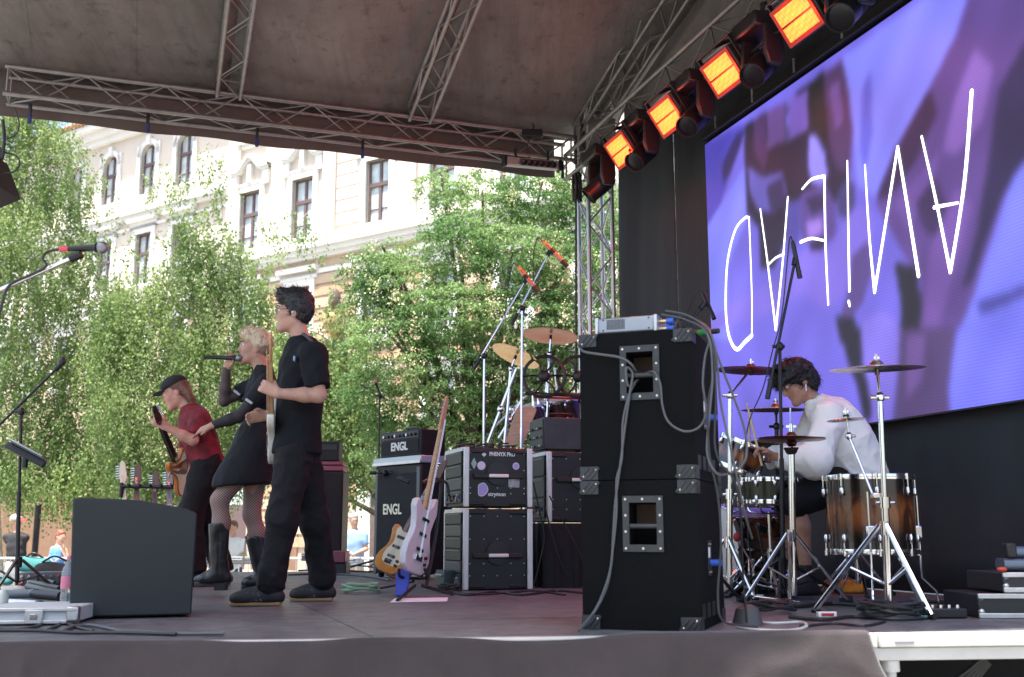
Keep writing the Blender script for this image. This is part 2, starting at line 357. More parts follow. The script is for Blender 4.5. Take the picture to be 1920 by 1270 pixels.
# ------------------------------------------------------------------ canopy
m_can = M('canopy_fabric', (.135, .116, .106), .9, var=.0, bump=.15, bscale=220)
t = m_can.node_tree; b = t.nodes['Principled BSDF']; tc = t.nodes.new('ShaderNodeTexCoord')
c = ramp(tex('ShaderNodeTexNoise', .9), [(.3, (.098, .090, .083)), (.7, (.170, .157, .146))])
c = mixc('MULTIPLY', .5, c, ramp(tex('ShaderNodeTexNoise', 1.1, (7, .8, 1), 5, -.325), [(.32, (.62, .60, .58)), (.55, (1, 1, 1))]))       # rain streaks down the slope
c = mixc('MULTIPLY', .8, c, ramp(tex('ShaderNodeTexNoise', 6.5, (1, 1, 1), 8), [(.30, (.55, .53, .52)), (.44, (1, 1, 1))]))                # dirt specks
t.links.new(c, b.inputs['Base Color'])
bq = t.nodes.new('ShaderNodeBump'); bq.inputs['Strength'].default_value = .35; bq.inputs['Distance'].default_value = .05; t.links.new(tex('ShaderNodeTexNoise', 2.2, (2, .8, 1), 4, -.325), bq.inputs['Height']); t.links.new(t.nodes['Bump'].outputs[0], bq.inputs['Normal']); t.links.new(bq.outputs[0], b.inputs['Normal'])
T = Thing('roof_canopy', 'brown grey fabric canopy stretched over the stage roof', 'canopy', uv(1.5, VR, ZC))
US = [UFR - .95, .56, 2.66, UB + .36]  # front edge lengthened out of view to keep sun off the deck
def canpt(u, v, bay):
    z = rz_(v) + .13 + .05 * math.cos((v - VF) * .9)
    t = (u - US[bay]) / (US[bay + 1] - US[bay]); return uv(u, v, z - .05 * math.sin(PI * t) + .008 * math.sin(v * 5 + u * 3))
for bay in range(3):
    for v0, v1 in ((VR, VF + .25), (VN - .25, VR)):
        mb = MB(); n, m = 14, 20
        for i in range(n + 1):
            for j in range(m + 1): mb.v.append(tuple(canpt(US[bay] + (US[bay + 1] - US[bay]) * i / n, v0 + (v1 - v0) * j / m, bay)))
        mb.f = [(i * (m + 1) + j, (i + 1) * (m + 1) + j, (i + 1) * (m + 1) + j + 1, i * (m + 1) + j + 1) for i in range(n) for j in range(m)]
        o = T.part('roof_panel', mb, m_can, wld=True, smooth=80); s = o.modifiers.new('thick', 'SOLIDIFY'); s.thickness = .003
for bay in range(3):                                                               # welded seams across each bay
    for q in (.33, .67):
        u = US[bay] + (US[bay + 1] - US[bay]) * q
        for v0, v1 in ((VR + .05, VF + .2), (VN, VR - .05)):
            sm_ = MB(); n = 16
            for k in range(n + 1): v = v0 + (v1 - v0) * k / n; p = canpt(u, v, bay); sm_.v += [tuple(p + EU * .018 - EZ * .006), tuple(p - EU * .018 - EZ * .006)]
            sm_.f = [(2 * k, 2 * k + 1, 2 * k + 3, 2 * k + 2) for k in range(n)]; T.part('seam', sm_, m_can, wld=True, smooth=80)
# far valance hanging behind the beam, and gable cloth at the back
vz0 = onv(500, 273, VF + .22).z
mb = MB(); n = 60
for i in range(n + 1):
    u = UFR - .55 + (UB - UFR + .25) * i / n
    for j, z in enumerate((ZC + .33, ZC + .1, vz0)): mb.v.append(tuple(uv(u, VF + .22 + .012 * math.sin(u * 6 + j), z + (.012 * math.sin(u * 4.2) if j == 2 else 0))))
mb.f = [(i * 3 + j, (i + 1) * 3 + j, (i + 1) * 3 + j + 1, i * 3 + j + 1) for i in range(n) for j in range(2)]
m_val = M('valance_fabric', (.095, .080, .073), .9, var=.2, scale=2, bump=.1, bscale=200)
o = T.part('valance', mb, m_val, wld=True, smooth=80); o.modifiers.new('t', 'SOLIDIFY').thickness = .003
mb = MB(); ug = UB + .28; mb.quad(uv(ug, VF - .55, ZC - .1), uv(ug, VF - .55, rz_(VF - .55) + .12), uv(ug, VR, rz_(VR) + .12), uv(ug, VN, rz_(VN) + .12), uv(ug, VN, ZC - .1))
o = T.part('gable_panel', mb, m_can, wld=True, smooth=0); o.modifiers.new('t', 'SOLIDIFY').thickness = .003
# blue ratchet straps along the beam
m_strap = M('blue_strap', (.012, .025, .12), .6)
for i, (x, y) in enumerate(((56, 218), (277, 236), (482, 262), (680, 284), (1055, 323))):
    p = onv(x, y, VF - .02); q = MB().box((p.x, p.y, p.z - .03), (.035, .03, .10)); o = link('ratchet_strap', q.mesh('ratchet_strap'), m_strap, bev=.004)
    buckle = MB().box((p.x, p.y - .005, p.z + .07), (.03, .03, .12)); link('buckle', buckle.mesh('buckle'), blkmetal, o, bev=.004)
    tag(o, ['leftmost', 'second from left', 'third from left', 'fourth from left', 'rightmost'][i] + ' blue strap tying the canopy to the far roof truss', 'strap', 'blue canopy straps')

# ------------------------------------------------------------------ backdrop cloth and video wall
USC = 4.88
m_mesh = M('backdrop_mesh', (.022, .026, .031), .85, var=.3, scale=3.5, bump=.35, bscale=330, stretch=(1, 1, .35))
vl = onu(1163, 420, USC + .13).dot(EV); vseam = onu(1268, 420, USC + .13).dot(EV)
T = Thing('backdrop_cloth', 'black mesh backdrop cloth hung behind the video screen', 'backdrop', uv(USC + .13, 7, STZ))
def cloth(v0, v1, z0, z1):
    mb = MB(); n, m = 30, 20
    for i in range(n + 1):
        for j in range(m + 1):
            v = v0 + (v1 - v0) * i / n; t = j / m
            mb.v.append(tuple(uv(USC + .13 + .012 * math.sin(v * 5) * (1 - t * .3) + .006 * math.sin(v * 13 + t * 5), v + (.05 * math.sin(PI * t) if i == 0 and v0 == vl else 0), z0 + (z1 - z0) * t)))
    mb.f = [(i * (m + 1) + j, i * (m + 1) + j + 1, (i + 1) * (m + 1) + j + 1, (i + 1) * (m + 1) + j) for i in range(n) for j in range(m)]; return mb
for v0, v1 in ((vl, vseam + .004), (vseam - .004, 7.0), (6.996, VN)): 
    o = T.part('cloth_panel', cloth(v0, v1, STZ + .005, ZC + .1), m_mesh, wld=True, smooth=80); o.modifiers.new('t', 'SOLIDIFY').thickness = .004
# screen
pTL = onu(1322, 272, USC); pBL = onu(1322, 836, USC); sv0 = pTL.dot(EV); sz1 = pTL.z; sz0 = pBL.z - .02; sv1 = sv0 - 5.0
T = Thing('video_screen', 'large video wall showing a purple picture with white hand-drawn letters', 'screen', uv(USC, (sv0 + sv1) / 2, sz0))
mb = MB(); mb.box(uv(USC + .05, (sv0 + sv1) / 2, (sz0 + sz1) / 2), (.09, sv0 - sv1 + .02, sz1 - sz0 + .02), Matrix((EU, EV, EZ)).transposed()); T.part('housing', mb, blk, wld=True)
# picture: colours worked out on a grid
gu, gz = 300, 170
vv, zz = np.meshgrid(np.linspace(sv0, sv1, gu + 1), np.linspace(sz0, sz1, gz + 1), indexing='ij')
PX = np.zeros((gu + 1, gz + 1, 2))
d3 = np.array(EU) * USC; e3 = np.array(EV)
P3 = d3 + vv[..., None] * e3 + zz[..., None] * np.array([0, 0, 1.]) - np.array(CAMP)
wq = P3 @ np.array(_F); pxx = CX + FPX * P3[..., 0] / wq; pyy = CY - FPX * (P3 @ np.array(_U)) / wq
def inpoly(poly):
    r = np.zeros(pxx.shape, bool); n = len(poly)
    for i in range(n):
        (x0, y0), (x1, y1) = poly[i], poly[(i + 1) % n]
        if y0 == y1: continue
        c = ((y0 > pyy) != (y1 > pyy)) & (pxx < (x1 - x0) * (pyy - y0) / (y1 - y0) + x0); r ^= c
    return r
img = np.zeros(pxx.shape + (3,)); img[:] = (118, 108, 228)
def blur(a, k):
    for _ in range(k):
        b = np.pad(a, ((1, 1), (1, 1), (0, 0)), mode='edge'); a = (b[:-2, 1:-1] + b[2:, 1:-1] + b[1:-1, :-2] + b[1:-1, 2:] + 2 * b[1:-1, 1:-1]) / 6
    return a
def _c4(P): return [(1050 + x / 1.991, y / 1.991) for x, y in P]
def _c6(P): return [(1275 + x / 1.953, 620 + y / 1.953) for x, y in P]
POLY = [
 ((88, 80, 202), _c4([(500, 560), (690, 460), (640, 640), (600, 760), (540, 860), (500, 860)])),
 ((66, 58, 120), _c4([(640, 540), (660, 500), (690, 480), (680, 530), (640, 640), (608, 690), (605, 620)])),
 ((126, 128, 250), _c4([(690, 490), (690, 620), (560, 830), (530, 850), (530, 1270), (640, 1270), (620, 1000), (700, 820), (720, 800), (700, 650)])),
 ((62, 54, 84), _c4([(690, 470), (840, 380), (950, 300), (985, 260), (1000, 500), (1075, 560), (1080, 700), (1050, 760), (1000, 740), (960, 700), (900, 760), (870, 760), (840, 900), (800, 1000), (750, 1000), (745, 850), (700, 800), (690, 620)])),
 ((92, 64, 116), _c4([(725, 450), (770, 415), (775, 600), (760, 650), (725, 560)])),
 ((116, 84, 158), _c4([(772, 420), (840, 380), (843, 530), (800, 545), (776, 560)])),
 ((126, 98, 200), _c4([(853, 375), (925, 330), (930, 480), (870, 520), (855, 530)])),
 ((120, 122, 240), _c4([(845, 380), (852, 375), (852, 530), (846, 535)])),
 ((54, 52, 58), _c4([(927, 322), (985, 280), (1000, 480), (1000, 540), (960, 500), (932, 480)])),
 ((94, 68, 118), _c4([(985, 280), (1052, 225), (1075, 300), (1092, 500), (1082, 650), (1040, 640), (1010, 560), (1000, 480)])),
 ((124, 90, 168), _c4([(1005, 330), (1045, 300), (1060, 450), (1030, 490)])),
 ((146, 136, 250), _c4([(930, 500), (958, 506), (990, 570), (1000, 650), (985, 690), (940, 690), (925, 620)])),
 ((108, 86, 172), _c4([(900, 720), (990, 690), (1030, 760), (1030, 880), (960, 940), (900, 880)])),
 ((72, 60, 108), _c4([(915, 740), (985, 720), (1000, 780), (940, 800)])),
 ((160, 126, 224), _c4([(915, 830), (980, 815), (985, 875), (930, 895)])),
 ((62, 50, 84), _c4([(930, 905), (990, 890), (985, 940), (945, 945)])),
 ((112, 104, 206), _c4([(700, 620), (760, 660), (830, 640), (850, 720), (800, 800), (740, 790), (710, 720)])),
 ((78, 68, 122), _c4([(770, 700), (830, 660), (845, 760), (790, 800)])),
 ((98, 90, 190), _c4([(840, 760), (900, 740), (890, 900), (850, 960)])),
 ((132, 132, 252), _c4([(1050, 215), (1380, -20), (1540, -20), (1480, 130), (1380, 330), (1250, 560), (1180, 740), (1110, 690), (1105, 560), (1088, 420), (1070, 300)])),
 ((104, 104, 226), _c4([(1130, 330), (1160, 260), (1168, 500), (1140, 640), (1120, 560)])),
 ((84, 78, 140), _c4([(1035, 720), (1070, 670), (1100, 690), (1105, 760), (1070, 820), (1040, 800)])),
 ((106, 80, 158), _c4([(1530, -30), (2300, -500), (2300, 400), (1732, 600), (1690, 640), (1620, 850), (1560, 1040), (1500, 1280), (1330, 1280), (1350, 1050), (1290, 960), (1180, 760), (1250, 560), (1380, 330), (1480, 130)])),
 ((72, 54, 98), _c4([(1380, 330), (1300, 480), (1250, 580), (1180, 740), (1230, 740), (1330, 600), (1410, 420)])),
 ((138, 102, 192), _c4([(1470, 380), (1550, 180), (1620, 250), (1580, 450), (1480, 580), (1430, 560)])),
 ((124, 92, 180), _c4([(1250, 760), (1350, 640), (1420, 560), (1400, 680), (1300, 860)])),
 ((78, 60, 112), _c4([(1330, 760), (1400, 660), (1450, 780), (1430, 900), (1360, 860)])),
 ((124, 90, 176), _c4([(1380, 930), (1480, 700), (1540, 760), (1480, 1000), (1400, 1270), (1350, 1270)])),
 ((62, 56, 104), _c4([(1640, 330), (1760, 120), (1760, 560), (1650, 740), (1590, 900), (1540, 1050), (1500, 1080), (1560, 860), (1600, 600)])),
 ((122, 126, 250), _c4([(2300, 350), (1732, 600), (1690, 660), (1630, 860), (1560, 1060), (1490, 1240), (1470, 1280), (2300, 1280)])),
 ((84, 82, 178), _c4([(1560, 1130), (1732, 1070), (1800, 1060), (1732, 1105), (1570, 1180)])),
 ((130, 112, 226), _c4([(880, 940), (1000, 930), (1080, 800), (1150, 760), (1180, 850), (1120, 950), (1060, 1100), (1000, 1160), (900, 1100), (780, 1170), (560, 1240), (545, 1200), (700, 1100), (850, 1020)])),
 ((100, 80, 152), _c4([(1090, 960), (1150, 900), (1170, 1000), (1130, 1130), (1080, 1200), (1050, 1170), (1080, 1080)])),
 ((52, 50, 70), _c4([(1030, 1180), (1100, 1190), (1110, 1280), (1050, 1280)])),
 ((54, 54, 70), _c4([(1250, 980), (1330, 1000), (1350, 1150), (1330, 1280), (1280, 1280), (1270, 1100)])),
 ((134, 118, 232), _c4([(1130, 1200), (1200, 1160), (1260, 1200), (1250, 1280), (1120, 1280)])),
 ((54, 52, 72), _c6([(590, -10), (660, -10), (665, 120), (690, 200), (704, 310), (680, 340), (650, 200), (615, 110)])),
 ((132, 116, 230), _c6([(662, -10), (808, -10), (800, 150), (770, 300), (704, 350), (690, 200)])),
 ((96, 76, 132), _c6([(808, -10), (1015, -10), (985, 200), (990, 330), (780, 345), (800, 150)])),
 ((124, 92, 168), _c6([(830, 20), (900, 10), (890, 180), (830, 250)])),
 ((118, 120, 248), _c6([(1015, -10), (2000, -400), (2000, 300), (990, 330), (985, 200)])),
]
img = blur(img, 2)
for c, poly in POLY: img[inpoly(poly)] = c
img = blur(img, 6); lum = img.mean(-1, keepdims=True); img = img * (.66 + .36 * np.clip(lum / 165, 0, 1.1))
# soft mottling of the picture itself and a lace-like pattern
ii, jj = np.meshgrid(np.arange(gu + 1), np.arange(gz + 1), indexing='ij')
mot = np.zeros(pxx.shape)
for k in range(26):
    a, b, ph = rng.normal(0, .12), rng.normal(0, .10), rng.uniform(0, 6.3); mot += np.sin(ii * a + jj * b + ph)
mot = mot / 26 ** .5
img *= (1 + .055 * mot)[..., None]
lace = np.exp(-(((pxx - 1530) / 50) ** 2 + ((pyy - 590) / 55) ** 2)) * (np.sin(ii * 1.7) * np.sin(jj * 1.9))
img *= (1 + .16 * lace)[..., None]
img = blur(img, 1)
lin = np.clip(img / 255, 0, 1) ** 2.2
verts = np.stack([d3[0] + vv * e3[0], d3[1] + vv * e3[1], zz], -1).reshape(-1, 3) - np.array(EU) * .002
inv = np.array(T.inv); verts = verts @ inv[:3, :3].T + inv[:3, 3]
idx = np.arange((gu + 1) * (gz + 1)).reshape(gu + 1, gz + 1)
fc = np.stack([idx[:-1, :-1], idx[:-1, 1:], idx[1:, 1:], idx[1:, :-1]], -1).reshape(-1, 4)
me = npmesh('picture', verts, fc); ca = me.color_attributes.new('picture', 'FLOAT_COLOR', 'POINT')
ca.data.foreach_set('color', np.concatenate([lin.reshape(-1, 3), np.ones((lin.size // 3, 1))], 1).astype(np.float32).ravel())
m_scr = bpy.data.materials.new('led_screen'); m_scr.use_nodes = True; t = m_scr.node_tree; b = t.nodes['Principled BSDF']
b.inputs['Base Color'].default_value = (.01, .01, .012, 1); b.inputs['Roughness'].default_value = .6
at = t.nodes.new('ShaderNodeAttribute'); at.attribute_name = 'picture'
tc = t.nodes.new('ShaderNodeTexCoord'); sp = t.nodes.new('ShaderNodeSeparateXYZ'); t.links.new(tc.outputs['Object'], sp.inputs[0])
def mth(op, a, b_=None):
    n = t.nodes.new('ShaderNodeMath'); n.operation = op
    for i, q in enumerate((a, b_)):
        if q is None: continue
        if isinstance(q, (int, float)): n.inputs[i].default_value = q
        else: t.links.new(q, n.inputs[i])
    return n.outputs[0]
sx = mth('SINE', mth('MULTIPLY', sp.outputs[2], 2 * PI / .021)); pr = mth('MULTIPLY_ADD', sx, .10); t.nodes[-1].inputs[2].default_value = 1.0
t.links.new(at.outputs['Color'], b.inputs['Emission Color'])
SCR = .36
t.links.new(mth('MULTIPLY', pr, SCR), b.inputs['Emission Strength'])
T.mesh('picture', me, m_scr)
m_ink = M('screen_white', (.6, .6, .6), .6, emis=(.92, .96, 1), estr=1.0)
def stroke(name, pts, r):
    P = [onu(1280 + x / 2.268, 140 + y / 2.268, USC - .006) for x, y in pts]
    P = catmull(P, 6) if len(P) > 2 else [P[0].lerp(P[1], k / 8) for k in range(9)]
    mb = MB(); m = len(P)
    for i, p in enumerate(P):
        d = (P[min(i + 1, m - 1)] - P[max(i - 1, 0)]).normalized(); n_ = d.cross(EU).normalized()
        q = r[0] + (r[1] - r[0]) * i / (m - 1); mb.v += [tuple(p + n_ * q), tuple(p - n_ * q)]
    mb.f = [(2 * i, 2 * i + 1, 2 * i + 3, 2 * i + 2) for i in range(m - 1)]
    for i in (0, m - 1):                                                          # round ends
        q = r[0] if i == 0 else r[1]; k0 = len(mb.v); mb.v += [tuple(P[i] + (EV * math.cos(2 * PI * k / 10) + EZ * math.sin(2 * PI * k / 10)) * q - EU * .0006) for k in range(10)]; mb.f.append(tuple(range(k0, k0 + 10)))
    T.part('drawn_stroke', mb, m_ink, wld=True, smooth=0)
for pts, r in [
    ([(282, 608), (262, 612), (222, 665), (190, 800), (183, 980), (192, 1090), (212, 1150), (235, 1168), (262, 1140), (294, 1110)], (.012, .020)),
    ([(282, 608), (288, 760), (294, 950), (294, 1110)], (.009, .008)),
    ([(330, 572), (362, 808), (396, 1085)], (.008, .013)), ([(396, 1085), (425, 800), (447, 522)], (.013, .010)), ([(365, 808), (395, 780), (430, 764)], (.009, .010)),
    ([(509, 486), (548, 446), (602, 432)], (.010, .014)), ([(602, 432), (608, 740), (619, 978)], (.013, .010)), ([(502, 712), (548, 697), (606, 707)], (.014, .009)),
    ([(700, 368), (704, 640), (709, 920)], (.008, .013)), ([(706, 966), (710, 984)], (.014, .010)),
    ([(775, 385), (793, 680), (816, 925)], (.008, .014)), ([(816, 925), (868, 600), (914, 308)], (.014, .013)), ([(914, 308), (962, 600), (1003, 856)], (.013, .016)),
    ([(1016, 264), (1078, 540), (1138, 840)], (.010, .014)), ([(1138, 840), (1178, 600), (1204, 400), (1229, 70)], (.014, .016)), ([(1070, 565), (1110, 557), (1170, 546)], (.014, .009)),
]: stroke('drawn_stroke', pts, r)
# dark rig bar above the screen with clamps
T = Thing('screen_rig_bar', 'dark bar with small clamps along the top of the video screen', 'rig bar', uv(USC, sv0, sz1))
mb = MB(); mb.box(uv(USC - .0, (sv0 + sv1) / 2, sz1 + .075), (.10, sv0 - sv1, .09), Matrix((EU, EV, EZ)).transposed()); T.part('bar', mb, blk, .005, wld=True)
for k in range(7):
    v = sv0 - .3 - .65 * k; T.part('clamp', MB().cyl(uv(USC - .05, v, sz1 + .05), uv(USC - .05, v, sz1 + .17), .012, n=8), alu, wld=True)
# ================================================================== the building across the square
FP0 = V((-5.3, 42.0, 0)); FR = V((.826, -.563, 0)).normalized(); FN = V((-FR.y, FR.x, 0)); FN = FN if FN.y < 0 else -FN   # FN points to the camera side
def fpt(s, z, d=0.): return FP0 + FR * s + EZ * z + FN * d
def fac(x, y, d=0.):
    P = pln(x, y, FN, FP0.dot(FN) + d); return (P - FP0).dot(FR), P.z
m_cream = M('cream_plaster', (.62, .55, .47), .9, var=.06, scale=.7, bump=.1, bscale=9)
m_trim = M('white_trim', (.72, .70, .66), .8, var=.05, scale=1)
m_terra = M('terracotta_plaster', (.50, .385, .28), .9, var=.12, scale=1.2, bump=.2, bscale=8)
m_band = M('terracotta_band', (.46, .30, .19), .9, var=.25, scale=9, bump=.4, bscale=14)
m_brown = M('window_brown', (.12, .078, .075), .55)
m_glass = M('window_glass', (.46, .51, .52), .08, 0., var=.35, scale=1.4, spec=1.)  # pale mottled base, sky reflection put into the pane colour
m_roof = M('roof_tile', (.42, .22, .13), .85, var=.25, scale=5)
m_stone = M('dark_stone', (.10, .075, .06), .85, var=.3, scale=3)
BLD = Thing('apartment_building', 'cream and terracotta historic building with brown windows behind the trees', 'building', fpt(0, 0, 0))
def fbox(mb, s0, s1, z0, z1, d0, d1):
    P = [fpt(s0, z0, d0), fpt(s1, z0, d0), fpt(s1, z1, d0), fpt(s0, z1, d0), fpt(s0, z0, d1), fpt(s1, z0, d1), fpt(s1, z1, d1), fpt(s0, z1, d1)]
    return mb.add(P, [(0, 3, 2, 1), (4, 5, 6, 7), (0, 1, 5, 4), (1, 2, 6, 5), (2, 3, 7, 6), (3, 0, 4, 7)])
def wall_holes(s0, s1, z0, z1, holes, d, depth=.35):
    mb = MB(); S = sorted({s0, s1, *[h[0] for h in holes], *[h[1] for h in holes]}); Z = sorted({z0, z1, *[h[2] for h in holes], *[h[3] for h in holes]})
    S = [s for s in S if s0 <= s <= s1]; Z = [z for z in Z if z0 <= z <= z1]
    for a, b in zip(S, S[1:]):
        for c, e in zip(Z, Z[1:]):
            ms, mz = (a + b) / 2, (c + e) / 2
            if any(h[0] < ms < h[1] and h[2] < mz < h[3] for h in holes): continue
            mb.quad(fpt(a, c, d), fpt(b, c, d), fpt(b, e, d), fpt(a, e, d))
    for h in holes:
        a, b, c, e = h
        for p, q in (((a, c), (b, c)), ((b, c), (b, e)), ((b, e), (a, e)), ((a, e), (a, c))):
            mb.quad(fpt(*p, d), fpt(*q, d), fpt(*q, d - depth), fpt(*p, d - depth))
    return mb
def window(sc, z0, w, h, d=0., style='flat', arch=False):
    """frame, panes, sill and mouldings of one window whose opening is already in the wall"""
    a, b, z1 = sc - w / 2, sc + w / 2, z0 + h; D = d - .16; F = MB(); fw = .10
    fbox(F, a, a + fw, z0, z1, D - .08, D); fbox(F, b - fw, b, z0, z1, D - .08, D); fbox(F, a + fw, b - fw, z0, z0 + fw, D - .08, D); fbox(F, a + fw, b - fw, z1 - fw, z1, D - .08, D)
    zt = z0 + h * .62; fbox(F, a + fw, b - fw, zt - .08, zt + .08, D - .08, D + .04); fbox(F, sc - .075, sc + .075, z0 + fw, zt - .08, D - .075, D + .02); fbox(F, sc - .06, sc + .06, zt + .08, z1 - fw, D - .075, D + .01)
    fbox(F, a + fw, b - fw, z0 + h * .24 - .02, z0 + h * .24 + .02, D - .07, D - .01)
    wo = BLD.part('window', F, m_brown, wld=True, smooth=0)
    for s0, s1 in ((a + fw, sc - .07), (sc + .07, b - fw)):
        for q0, q1 in ((z0 + fw, z0 + h * .24), (z0 + h * .24, zt - .08), (zt + .08, z1 - fw)):
            BLD.part('pane', fbox(MB(), s0, s1, q0, q1, D - .06, D - .05), m_glass, wld=True, parent=wo, smooth=0)
    sl_ = MB(); fbox(sl_, a - .25, b + .25, z0 - .14, z0, d - .14, d + .22); fbox(sl_, a - .18, b + .18, z0 - .36, z0 - .14, d, d + .10)
    BLD.part('sill', sl_, m_trim, wld=True, parent=wo, smooth=0)
    su = MB(); top = z1 + (.30 if not arch else .0)
    [BLD.part('window_jamb', fbox(MB(), q, q + .30, z0, top, d - .1, d + .09), m_trim, wld=True, parent=wo, smooth=0) for q in (a - .30, b)]
    if not arch: BLD.part('lintel', fbox(su, a, b, z1, top, d - .1, d + .09), m_trim, wld=True, parent=wo, smooth=0)
    if arch:                                                                       # spandrel with a round head and its moulding
        zc = z1 - w / 2; n = 12; sp_ = MB()
        arc = [(sc + w / 2 * math.cos(PI * k / n), zc + w / 2 * math.sin(PI * k / n)) for k in range(n + 1)]
        for (p, q), (r, s) in zip(arc, arc[1:]):
            sp_.quad(fpt(p, q, d), fpt(p, z1 + .001, d), fpt(r, z1 + .001, d), fpt(r, s, d)); sp_.quad(fpt(p, q, d), fpt(r, s, d), fpt(r, s, d - .2), fpt(p, q, d - .2))
        BLD.part('arch_head', sp_, m_cream, wld=True, parent=wo, smooth=0)
        mo = MB(); R0, R1 = w / 2, w / 2 + .28
        for k in range(n):
            c0, s0, c1, s1 = math.cos(PI * k / n), math.sin(PI * k / n), math.cos(PI * (k + 1) / n), math.sin(PI * (k + 1) / n)
            A = [(sc + R0 * c0, zc + R0 * s0), (sc + R1 * c0, zc + R1 * s0), (sc + R1 * c1, zc + R1 * s1), (sc + R0 * c1, zc + R0 * s1)]
            mo.quad(*[fpt(*p, d + .09) for p in A]); mo.quad(fpt(*A[1], d), fpt(*A[2], d), fpt(*A[2], d + .09), fpt(*A[1], d + .09)); mo.quad(fpt(*A[3], d - .05), fpt(*A[0], d - .05), fpt(*A[0], d + .09), fpt(*A[3], d + .09))
        fbox(mo, sc - .16, sc + .16, z1 - .05, z1 + .45, d + .02, d + .16)
        BLD.part('arch_moulding', mo, m_trim, wld=True, parent=wo, smooth=0)
    elif style == 'ped':                                                           # swan-neck pediment on a panel
        pe = MB(); zb = z1 + .95; n = 16
        prof = [(-1.25 + 2.5 * k / n) for k in range(n + 1)]
        def hgt(t): return zb + .62 * math.exp(-(t / .46) ** 2) + .06 * math.exp(-((abs(t) - 1.2) / .2) ** 2)
        for t0, t1 in zip(prof, prof[1:]):
            s0, s1 = sc + t0, sc + t1; h0, h1 = hgt(t0), hgt(t1)
            for (dz0, dz1, dd) in ((0, .13, .30), (-.14, 0, .18)):
                pe.quad(fpt(s0, h0 + dz0, d + dd), fpt(s1, h1 + dz0, d + dd), fpt(s1, h1 + dz1, d + dd), fpt(s0, h0 + dz1, d + dd))
                pe.quad(fpt(s0, h0 + dz0, d), fpt(s1, h1 + dz0, d), fpt(s1, h1 + dz0, d + dd), fpt(s0, h0 + dz0, d + dd))
                pe.quad(fpt(s0, h0 + dz1, d + dd), fpt(s1, h1 + dz1, d + dd), fpt(s1, h1 + dz1, d), fpt(s0, h0 + dz1, d))
        for sg in (-1, 1): fbox(pe, sc + sg * 1.0 - .2, sc + sg * 1.0 + .2, zb - .75, zb - .12, d, d + .15)
        fbox(pe, sc - .85, sc + .85, z1 + .30, z1 + .40, d, d + .12); fbox(pe, sc - .12, sc + .12, z1 + .40, z1 + 1.25, d, d + .2)
        BLD.part('pediment', pe, m_trim, wld=True, parent=wo, smooth=0)
    elif style == 'hood':
        ho = MB(); fbox(ho, a - .45, b + .45, z1 + .30, z1 + .62, d, d + .12); fbox(ho, a - .55, b + .55, z1 + .62, z1 + .82, d, d + .32); BLD.part('hood', ho, m_trim, wld=True, parent=wo, smooth=0)
# window positions read off the photograph on the facade plane
DL = -.9                                                                          # the left wing stands back a little
sR = [fac(x, 380)[0] for x in (470, 568, 708)]; sL = [fac(x, 340, DL)[0] for x in (207, 277, 345)]
stepS = fac(425, 400)[0]
gap = sR[1] - sR[0]
winR = [sR[0], sR[1], sR[2]] + [sR[2] + 3.4 * k for k in (1, 2, 3, 4, 5)]
gL = (sL[2] - sL[0]) / 2; winL = [sL[0] - gL * k for k in (3, 2, 1)] + sL
zR0 = fac(708, 418)[1]; zL0 = fac(205, 386, DL)[1]; ZCOR = zR0 - .55
WW = 1.28
holes = []; spec = []
for s in winR:
    holes.append((s - WW / 2, s + WW / 2, zR0, zR0 + 2.75)); spec.append((s, zR0, WW, 2.75, 0, 'ped', False))
    holes.append((s - WW / 2, s + WW / 2, zR0 + 5.2, zR0 + 7.3)); spec.append((s, zR0 + 5.2, WW, 2.1, 0, 'flat', False))
SE, ZTOP = winR[-1] + 2.5, zR0 + 9.0
BLD.part('upper_wall', wall_holes(stepS, SE, ZCOR, ZTOP, holes, 0), m_cream, wld=True, smooth=0)
BLD.part('return_wall', MB().quad(fpt(stepS, 0, DL), fpt(stepS, 0, 0), fpt(stepS, ZTOP, 0), fpt(stepS, ZTOP, DL)), m_cream, wld=True, smooth=0)
hl = []
for s in winR:
    for z in (ZCOR - 4.3, ZCOR - 8.8): hl.append((s - WW / 2, s + WW / 2, z, z + 2.7)); spec.append((s, z, WW, 2.7, 0, 'hood', False))
BLD.part('lower_wall', wall_holes(stepS, SE, 0, ZCOR, hl, 0), m_terra, wld=True, smooth=0)
hL = []; hL2 = []; SL0 = winL[0] - 20
for s in winL:
    hL.append((s - .62, s + .62, zL0, zL0 + 2.75)); spec.append((s, zL0, 1.24, 2.75, DL, 'flat', True))
    z = zL0 - 4.7; hL.append((s - .62, s + .62, z, z + 2.7)); spec.append((s, z, 1.24, 2.7, DL, 'hood', False))
    z = zL0 - 9.4; hL2.append((s - .62, s + .62, z, z + 2.7)); spec.append((s, z, 1.24, 2.7, DL, 'hood', False))
ZSL = zL0 - 5.6; ZEL = fac(157, 262, DL)[1]
BLD.part('wing_upper_wall', wall_holes(SL0, stepS, ZSL, ZEL, hL, DL), m_cream, wld=True, smooth=0)
BLD.part('wing_lower_wall', wall_holes(SL0, stepS, 0, ZSL, hL2, DL), m_terra, wld=True, smooth=0)
for sp_ in spec: window(*sp_)
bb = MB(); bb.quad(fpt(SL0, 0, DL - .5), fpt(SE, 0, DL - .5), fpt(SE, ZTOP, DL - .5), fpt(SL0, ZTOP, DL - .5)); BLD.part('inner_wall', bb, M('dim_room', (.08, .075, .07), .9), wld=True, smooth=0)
def cornice(name, s0, s1, z, d, steps, mat=None):
    mb = MB()
    for (h0, h1, e) in steps: fbox(mb, s0, s1, z + h0, z + h1, d, d + e)
    BLD.part(name, mb, mat or m_trim, wld=True, smooth=0)
